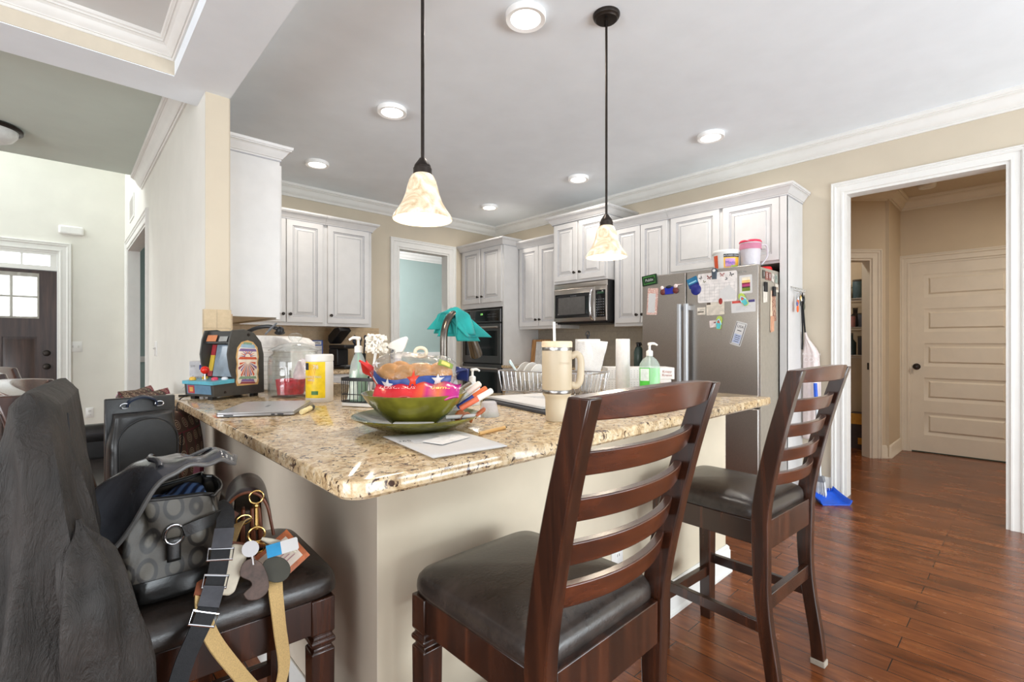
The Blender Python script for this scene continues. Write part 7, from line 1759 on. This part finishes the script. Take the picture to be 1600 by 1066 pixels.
# ================================================================ KEY HOOKS, APRON, BROOM
t = thing('key_rack', 'white wire key rack with keys on the side of the fridge panel', 'key rack', (4.20, 1.25, 1.58))
q = MB(); q.tube([(4.06, 1.243, 1.60), (4.30, 1.243, 1.60)], .004, 8)
for k in range(6): x = 4.08 + k * .04; q.tube(bez([(x, 1.243, 1.60), (x, 1.236, 1.575), (x, 1.222, 1.568), (x, 1.214, 1.585)], 4), .0025, 6); q.ball((x, 1.213, 1.587), .004, 8, 6)
q.tube([(4.08, 1.252, 1.60), (4.08, 1.241, 1.60)], .004, 6); q.tube([(4.28, 1.252, 1.60), (4.28, 1.241, 1.60)], .004, 6)
obj('hook_rail', q, mat('rail_grey', (200, 198, 192), .3, .6), t, world=True)
def keyset(label, x, items):
    t = thing('key_set', label, 'keys', (x, 1.22, 1.57))
    q = MB(); q.tube([V((x + .013 * math.cos(a), 1.219, 1.558 + .013 * math.sin(a))) for a in [2 * PI * k / 14 for k in range(14)]], .0016, 6, closed=True); obj('ring', q, CHROME, t, world=True)
    for nm, dx, dz, rx, rz_, m_ in items:
        q = MB(); q.ball((x + dx, 1.219, 1.545 - dz), (rx, .006, rz_), 12, 8); obj(nm, q, m_, t, world=True)
ORG = mat('float_orange', (226, 92, 30), .5)
keyset('keys with an orange float on the wire key rack', 4.12, [('float', .0, .11, .022, .03, ORG), ('float', .005, .06, .016, .022, ORG), ('badge', -.012, .075, .016, .018, mat('badge_blue', (90, 90, 140), .4)), ('key', .012, .03, .008, .022, CHROME)])
keyset('bunch of brass and dark keys on the wire key rack', 4.20, [('key', -.008, .025, .007, .024, GOLD), ('key', .008, .035, .007, .024, CHROME), ('fob', .0, .065, .014, .024, BLACKPL)])
keyset('black fob hanging at the right end of the wire key rack', 4.27, [('fob', .0, .03, .016, .03, BLACKPL), ('tag', .004, .085, .012, .03, mat('fob_olive', (70, 72, 56), .5))])
t = thing('apron', 'pale pink white apron hanging from a dark strap beside the fridge panel', 'apron', (4.30, 1.18, .40))
q = MB(); q.ribbon(bez([(4.28, 1.236, 1.575), (4.292, 1.232, 1.45), (4.30, 1.226, 1.33), (4.305, 1.222, 1.255)], 5), (0, 1, 0), .012, .003); q.ribbon(bez([(4.275, 1.238, 1.57), (4.28, 1.236, 1.42), (4.29, 1.235, 1.26), (4.296, 1.24, 1.12)], 5), (0, 1, 0), .012, .003); lab(obj('neck_strap', q, BLACKWEB, t, world=True), 'dark neck strap')
def apr(u, v):
    z = 1.255 - .84 * v; top = ss(0, .22, v); l = 1.226 + .014 * top; r_ = 1.214 - .088 * top - .012 * ss(.2, .5, v)
    return (4.318 - .02 * math.sin(PI * u) * (1 + .3 * math.sin(11 * u)) - .004 * math.sin(19 * u + 2 * v) , l + (r_ - l) * u, z)
APR = mat('apron_cloth', (226, 212, 208), .85, bump=.2, scale=40, var=.02)
q = MB(); q.grid(apr, 16, 40); obj('cloth', q, APR, t, world=True, solid=.003, angle=180)
q = MB(); q.text('AMERICAN', .026, (4.282, 1.172, 1.085), -Y_, Z_); q.text('CON', .05, (4.280, 1.172, 1.04), -Y_, Z_); obj('lettering', q, mat('apron_print', (240, 232, 230), .7), t, world=True)
t = thing('broom', 'upright hand broom with a blue grip and white bristles by the door casing', 'broom', (4.17, 1.085, 0))
q = MB(); q.tube([(4.175, 1.083, .17), (4.25, 1.13, .72)], .010, 12); obj('shaft', q, mat('shaft_grey', (176, 178, 180), .35, .5), t, world=True)
BLUEP = mat('plastic_blue', (20, 84, 200), .35)
q = MB(); q.tube([(4.25, 1.13, .72), (4.268, 1.141, .86)], [.014, .013], 12); lab(obj('grip', q, BLUEP, t, world=True), 'blue grip')
q = MB(); q.prism([(-.03, 0), (.03, 0), (.022, .045), (-.022, .045)], -.02, .02, O=(4.172, 1.082, .13), A=Y_, B=Z_, N=X_); obj('head', q, GREYPL, t, world=True, bevel=.004)
q = MB(); random.seed(9)
for k in range(70):
    a = random.uniform(-.028, .028); b_ = random.uniform(-.016, .016); q.tube([(4.172 + b_, 1.082 + a, .135), (4.165 + b_ * 1.5, 1.078 + a * 1.5, .004)], .0025, 4)
obj('bristles', q, mat('bristle_grey', (206, 206, 204), .8), t, world=True)
t = thing('dustpan', 'blue dustpan lying on the floor by the door casing', 'dustpan', (4.12, 1.0, 0), math.radians(-43))
q = MB()
n_ = 13
prof = [(-.115 + .23 * k / (n_ - 1)) for k in range(n_)]
q.grid(lambda u, v: ((-.115 + .23 * u) * (1 - .25 * v * v), -.06 + .17 * v, .003 + .055 * v * v + .035 * ss(.86, 1, abs(2 * u - 1))), 24, 10); obj('pan', q, BLUEP, t, solid=.004, angle=60)
q = MB()
for k in range(9): q.prism([(-.09 + k * .02, .105), (-.082 + k * .02, .105), (-.084 + k * .02, .122), (-.088 + k * .02, .122)], .055, .075); 
q.tube([(0, .10, .06), (0, .16, .085), (0, .20, .09)], [.012, .014, .012], 10); obj('rear_comb', q, BLUEP, t)

# ================================================================ PANTRY
def shelf_wire(z, i):
    t = thing('wire_shelf', ['top', 'middle', 'lowest'][i] + ' white wire shelf in the dark pantry', 'shelf', (6.6, 1.6, z))
    q = MB()
    for k in range(10): x = 6.42 + k * .035; q.tube([(x, 1.08, z), (x, 2.2, z)], .003, 6)
    for k in range(30): y = 1.09 + k * .037; q.tube([(6.40, y, z + .003), (6.745, y, z + .003)], .0016, 5)
    q.tube([(6.405, 1.08, z - .025), (6.405, 2.2, z - .025)], .003, 6)
    for k in range(30): y = 1.09 + k * .037; q.tube([(6.402, y, z + .003), (6.405, y, z - .025)], .0016, 5)
    obj('wires', q, mat('wire_white', (200, 194, 186), .5), t, world=True)
    q = MB()
    for y in (1.12, 2.15): q.prism([(6.745, z - .2), (6.745, z - .18), (6.43, z - .004), (6.43, z - .012)], -.004, .004, O=(0, y, 0), A=X_, B=Z_, N=Y_)
    obj('bracket', q, MATS['wire_white'], t, world=True)
for i, z in enumerate((1.665, 1.345, 1.035)): shelf_wire(z, i)
def pitem(name, label, cat, y, z, r, h, c_, x=6.52, neck=0.):
    t = thing(name, label, cat, (x, y, z))
    q = MB()
    if name == 'food_box': q.cbox((0, 0, h / 2), (r * 2, r * 1.6, h))
    else: q.lathe([(0, 0), (r, 0), (r, h * (.62 if neck else .96)), (r * (neck or .9), h * .8 if neck else h), (r * (neck or .9), h), (0, h)], (0, 0, 0), 20)
    obj('body', q, mat('pantry_%d_%d_%d' % c_, c_, .45), t)
    if name != 'food_box':
        q = MB(); q.lathe([(0, h), (r * (neck or .92) * 1.1, h), (r * (neck or .92) * 1.1, h * 1.1), (0, h * 1.1)], (0, 0, 0), 16); obj('cap', q, mat('pantry_cap', (90, 84, 78), .5), t)
ZS = (1.671, 1.351, 1.041)
pitem('food_box', 'yellow food packet on the top pantry shelf', 'box', 1.435, ZS[0], .05, .16, (206, 176, 110))
pitem('canister', 'dark teal canister on the top pantry shelf', 'canister', 1.325, ZS[0], .05, .19, (74, 96, 104))
pitem('jar', 'pale canister behind on the top pantry shelf', 'jar', 1.37, ZS[0], .04, .13, (150, 140, 120), x=6.64)
pitem('bottle', 'dark round bottle at the back of the middle pantry shelf', 'bottle', 1.37, ZS[1], .055, .20, (52, 46, 46), x=6.62, neck=.4)
pitem('jar', 'reddish jar at the left of the middle pantry shelf', 'jar', 1.44, ZS[1], .04, .13, (130, 84, 76))
pitem('jar', 'pink labelled jar beside it on the middle pantry shelf', 'jar', 1.37, ZS[1], .03, .12, (160, 110, 104), x=6.48)
pitem('jar', 'grey blue jar at the right of the middle pantry shelf', 'jar', 1.285, ZS[1], .04, .14, (84, 88, 100))
pitem('bottle', 'dark green bottle on the lowest pantry shelf', 'bottle', 1.385, ZS[2], .045, .22, (44, 58, 56), neck=.35)
pitem('jar', 'dark wide jar at the right of the lowest pantry shelf', 'jar', 1.275, ZS[2], .05, .19, (56, 54, 58))
pitem('jar', 'pale jar at the left of the lowest pantry shelf', 'jar', 1.465, ZS[2], .035, .13, (150, 144, 132))
t = thing('drink_carton', 'orange and dark drink carton on the pantry floor', 'box', (6.56, 1.325, 0))
q = MB(); q.box(-.09, .09, -.06, .07, .0, .39); obj('carton', q, mat('carton_dark', (70, 58, 56), .6), t); q = MB(); q.box(-.092, -.0895, -.058, -.01, .05, .12); obj('orange_panel', q, mat('carton_orange', (206, 150, 60), .6), t); q = MB(); q.box(-.092, -.0895, -.058, .068, .27, .388); obj('orange_panel', q, mat('carton_orange', (206, 150, 60), .6), t)
q = MB(); q.box(6.5, 6.72, 1.46, 1.62, 0, .34); tag(obj('storage_bin', q, mat('bin_grey', (150, 142, 128), .6), bevel=.01), 'pale storage bin on the pantry floor', 'bin')
# ================================================================ LAMPS
LENS = m_emit('downlight_lens', (255, 250, 242), 6.)
RW = mat('downlight_trim', (250, 250, 248), .5, var=0)
def light(kind, name, loc, energy, color, **kw):
    L = bpy.data.lights.new(name, kind); L.energy = energy; L.color = color
    for k, v in kw.items(): setattr(L, k, v)
    o = bpy.data.objects.new(name, L); COL.objects.link(o); o.location = loc; return o
WARM = (1., .93, .84)
names = {(1.62, 1.645): 'nearest, above the front of the peninsula', (1.62, 2.92): 'above the sink, left of the near pendant', (1.62, 4.22): 'farthest left, in front of the back wall cabinets',
         (3.575, 1.645): 'at the right, above the fridge front', (3.575, 2.92): 'in front of the microwave', (3.575, 4.22): 'farthest, in front of the oven tower'}
for (x, y), lb_ in names.items():
    t = thing('recessed_light', 'white recessed ceiling light ' + lb_, 'ceiling light', (x, y, CEILZ - .03), 0, 'recessed kitchen ceiling lights')
    q = MB(); q.lathe([(.066, .024), (.072, .004), (.093, .0), (.096, .004), (.096, .0295), (.066, .0295)], (0, 0, 0), 40); obj('trim_ring', q, RW, t)
    q = MB(); q.lathe([(0, .012), (.045, .013), (.066, .018), (.066, .028), (0, .028)], (0, 0, 0), 32); lab(obj('lens', q, LENS, t), 'lit lens')
    o = light('AREA', 'downlight', (x, y, CEILZ - .035), 4.5, WARM, shape='DISK', size=.13, spread=math.radians(165))
def m_shade():
    n = Nodes('alabaster_shade'); f = n.noise(n.coord(), 14, 5, .6, 1.5)
    n.base(n.ramp(f, [(.35, (150, 134, 108)), (.6, (206, 196, 178))]))
    em = n.ramp(f, [(.35, (226, 186, 134)), (.62, (255, 238, 208))])
    n.link(em, n.b.inputs['Emission Color']); n.set(Roughness=.3, Emission_Strength=.42)
    return n.m
SHADE = m_shade()
BULB = m_emit('lit_bulb', (255, 238, 206), 5.)
for x, y, lb_ in ((.878, 1.380, 'nearer pendant lamp with an alabaster bell shade above the bowl'), (1.905, 1.385, 'farther pendant lamp with an alabaster bell shade by the fridge')):
    t = thing('pendant_lamp', lb_, 'pendant lamp', (x, y, 1.58), 0, 'pendant lamps over the peninsula')
    q = MB(); z = CEILZ - 1.58
    q.lathe([(0, z - .028), (.012, z - .03), (.05, z - .026), (.056, z - .018), (.060, z - .016), (.064, z - .006), (.064, z), (0, z)], (0, 0, 0), 32); obj('canopy', q, BRONZE, t)
    q = MB()
    for a in (.6, .6 + PI): q.lathe([(0, 0), (.004, 0), (.004, .005), (0, .006)], (.036 * math.cos(a), .036 * math.sin(a), z - .034), 10)
    obj('canopy_screw', q, BLACKMETAL, t)
    q = MB(); q.tube([(0, 0, .19), (0, 0, z - .025)], .0058, 12); q.lathe([(.009, z - .05), (.009, z - .028), (0, z - .026)], (0, 0, 0), 14); obj('stem', q, BRONZE, t)
    q = MB(); q.lathe([(0, .205), (.010, .205), (.016, .196), (.026, .182), (.028, .176), (.028, .172), (.031, .170), (.031, .152), (.029, .150), (0, .150)], (0, 0, 0), 28); obj('socket_cap', q, BRONZE, t)
    sp_ = [(.028, .152), (.036, .146), (.044, .13), (.050, .11), (.056, .085), (.066, .058), (.080, .034), (.093, .016), (.098, .004), (.0965, .0)]
    q = MB(); q.lathe(sp_ + [(r - .0035, z_ + .001) for r, z_ in sp_[::-1]], (0, 0, 0), 48); lab(obj('lamp_shade', q, SHADE, t), 'lit alabaster glass bell shade')
    q = MB(); q.ball((0, 0, .05), (.028, .028, .034), 18, 12); q.lathe([(.013, .08), (.013, .15), (0, .15)], (0, 0, 0), 14); obj('bulb', q, BULB, t)
    o = light('POINT', 'pendant_bulb', (x, y, 1.55), 3.5, (1., .86, .68), shadow_soft_size=.05)

# ================================================================ DAYLIGHT AND ADDED FILLS
W = bpy.data.worlds.new('daylight'); SC.world = W; W.use_nodes = True
bg = W.node_tree.nodes['Background']; bg.inputs['Color'].default_value = (.9, .95, 1., 1); bg.inputs['Strength'].default_value = .8
def aimed_light(name, loc, target, sx, sy, e, color=(.92, .96, 1.)):
    o = light('AREA', name, loc, e, color, shape='RECTANGLE', size=sx, size_y=sy)
    d = (V(target) - V(loc)); o.rotation_euler = d.to_track_quat('-Z', 'Y').to_euler(); return o
aimed_light('foyer_window', (-1.6, 7.3, 4.3), (-1.2, 5.8, 1.2), 2.2, 1.6, 95)
aimed_light('foyer_window', (-4.7, 6.3, 3.0), (0, 6.8, 1.8), 1.6, 2.6, 85)
aimed_light('dining_fill', (3.3, 5.6, 2.3), (4.0, 7.4, 1.1), 1.0, .8, 60, (.99, .98, 1.))  # added unseen light that brightens the teal wall; no window stands here
aimed_light('breakfast_window_and_fill', (2.2, -3.3, .8), (2.2, .9, 2.7), 4.2, 1.4, 175, (.86, .945, 1.))  # added uplight that brightens the kitchen ceiling, not a window itself
aimed_light('breakfast_window_and_fill', (2.6, -3.3, 1.6), (2.6, 1.5, 1.0), 3.0, 1.9, 8, (.95, .98, 1.))
aimed_light('living_window_and_fill', (-3.8, .6, .75), (.2, 1.2, 2.7), 2.8, 1.3, 75)  # added uplight aimed at the ceiling on the living room side
aimed_light('living_window_and_fill', (-4.2, .9, 1.5), (.6, 1.6, .8), 2.6, 1.9, 45)
aimed_light('living_window_and_fill', (-3.3, -2.2, 1.3), (.5, 1.5, .5), 1.8, 1.8, 52, (.93, .97, 1.))  # added fill reaching round the jacket to brighten the left half wall

light('AREA', 'pantry_fill', (6.1, 1.9, 2.65), 7., WARM, shape='DISK', size=.2)  # added unseen light that lifts the dim pantry interior
light('AREA', 'hall_fill', (5.5, -.7, 2.6), 21., WARM, shape='DISK', size=.3)  # added unseen light that brightens the back hall
# ================================================================ CAMERA
cam = bpy.data.cameras.new('camera'); co = bpy.data.objects.new('camera', cam); COL.objects.link(co)
cam.sensor_fit = 'HORIZONTAL'; cam.sensor_width = 36.; cam.lens = FPX * 36. / 1600.; cam.shift_y = (HOR - 533.) / 1600.; cam.clip_start = .02; cam.clip_end = 60
co.location = (0, 0, EYE)
co.rotation_euler = (PI / 2, 0, math.atan2(SB, CB) - PI / 2)
SC.camera = co
SC.view_settings.view_transform = 'Standard'; SC.view_settings.look = 'None'; SC.view_settings.exposure = .36; SC.view_settings.gamma = 1.; SC.view_settings.use_curve_mapping = False
SC.cycles.use_denoising = True
SC.cycles.max_bounces = 8; SC.cycles.diffuse_bounces = 5; SC.cycles.glossy_bounces = 4; SC.cycles.transmission_bounces = 8; SC.cycles.transparent_max_bounces = 12
SC.cycles.sample_clamp_indirect = 6.; SC.cycles.caustics_reflective = False; SC.cycles.caustics_refractive = False
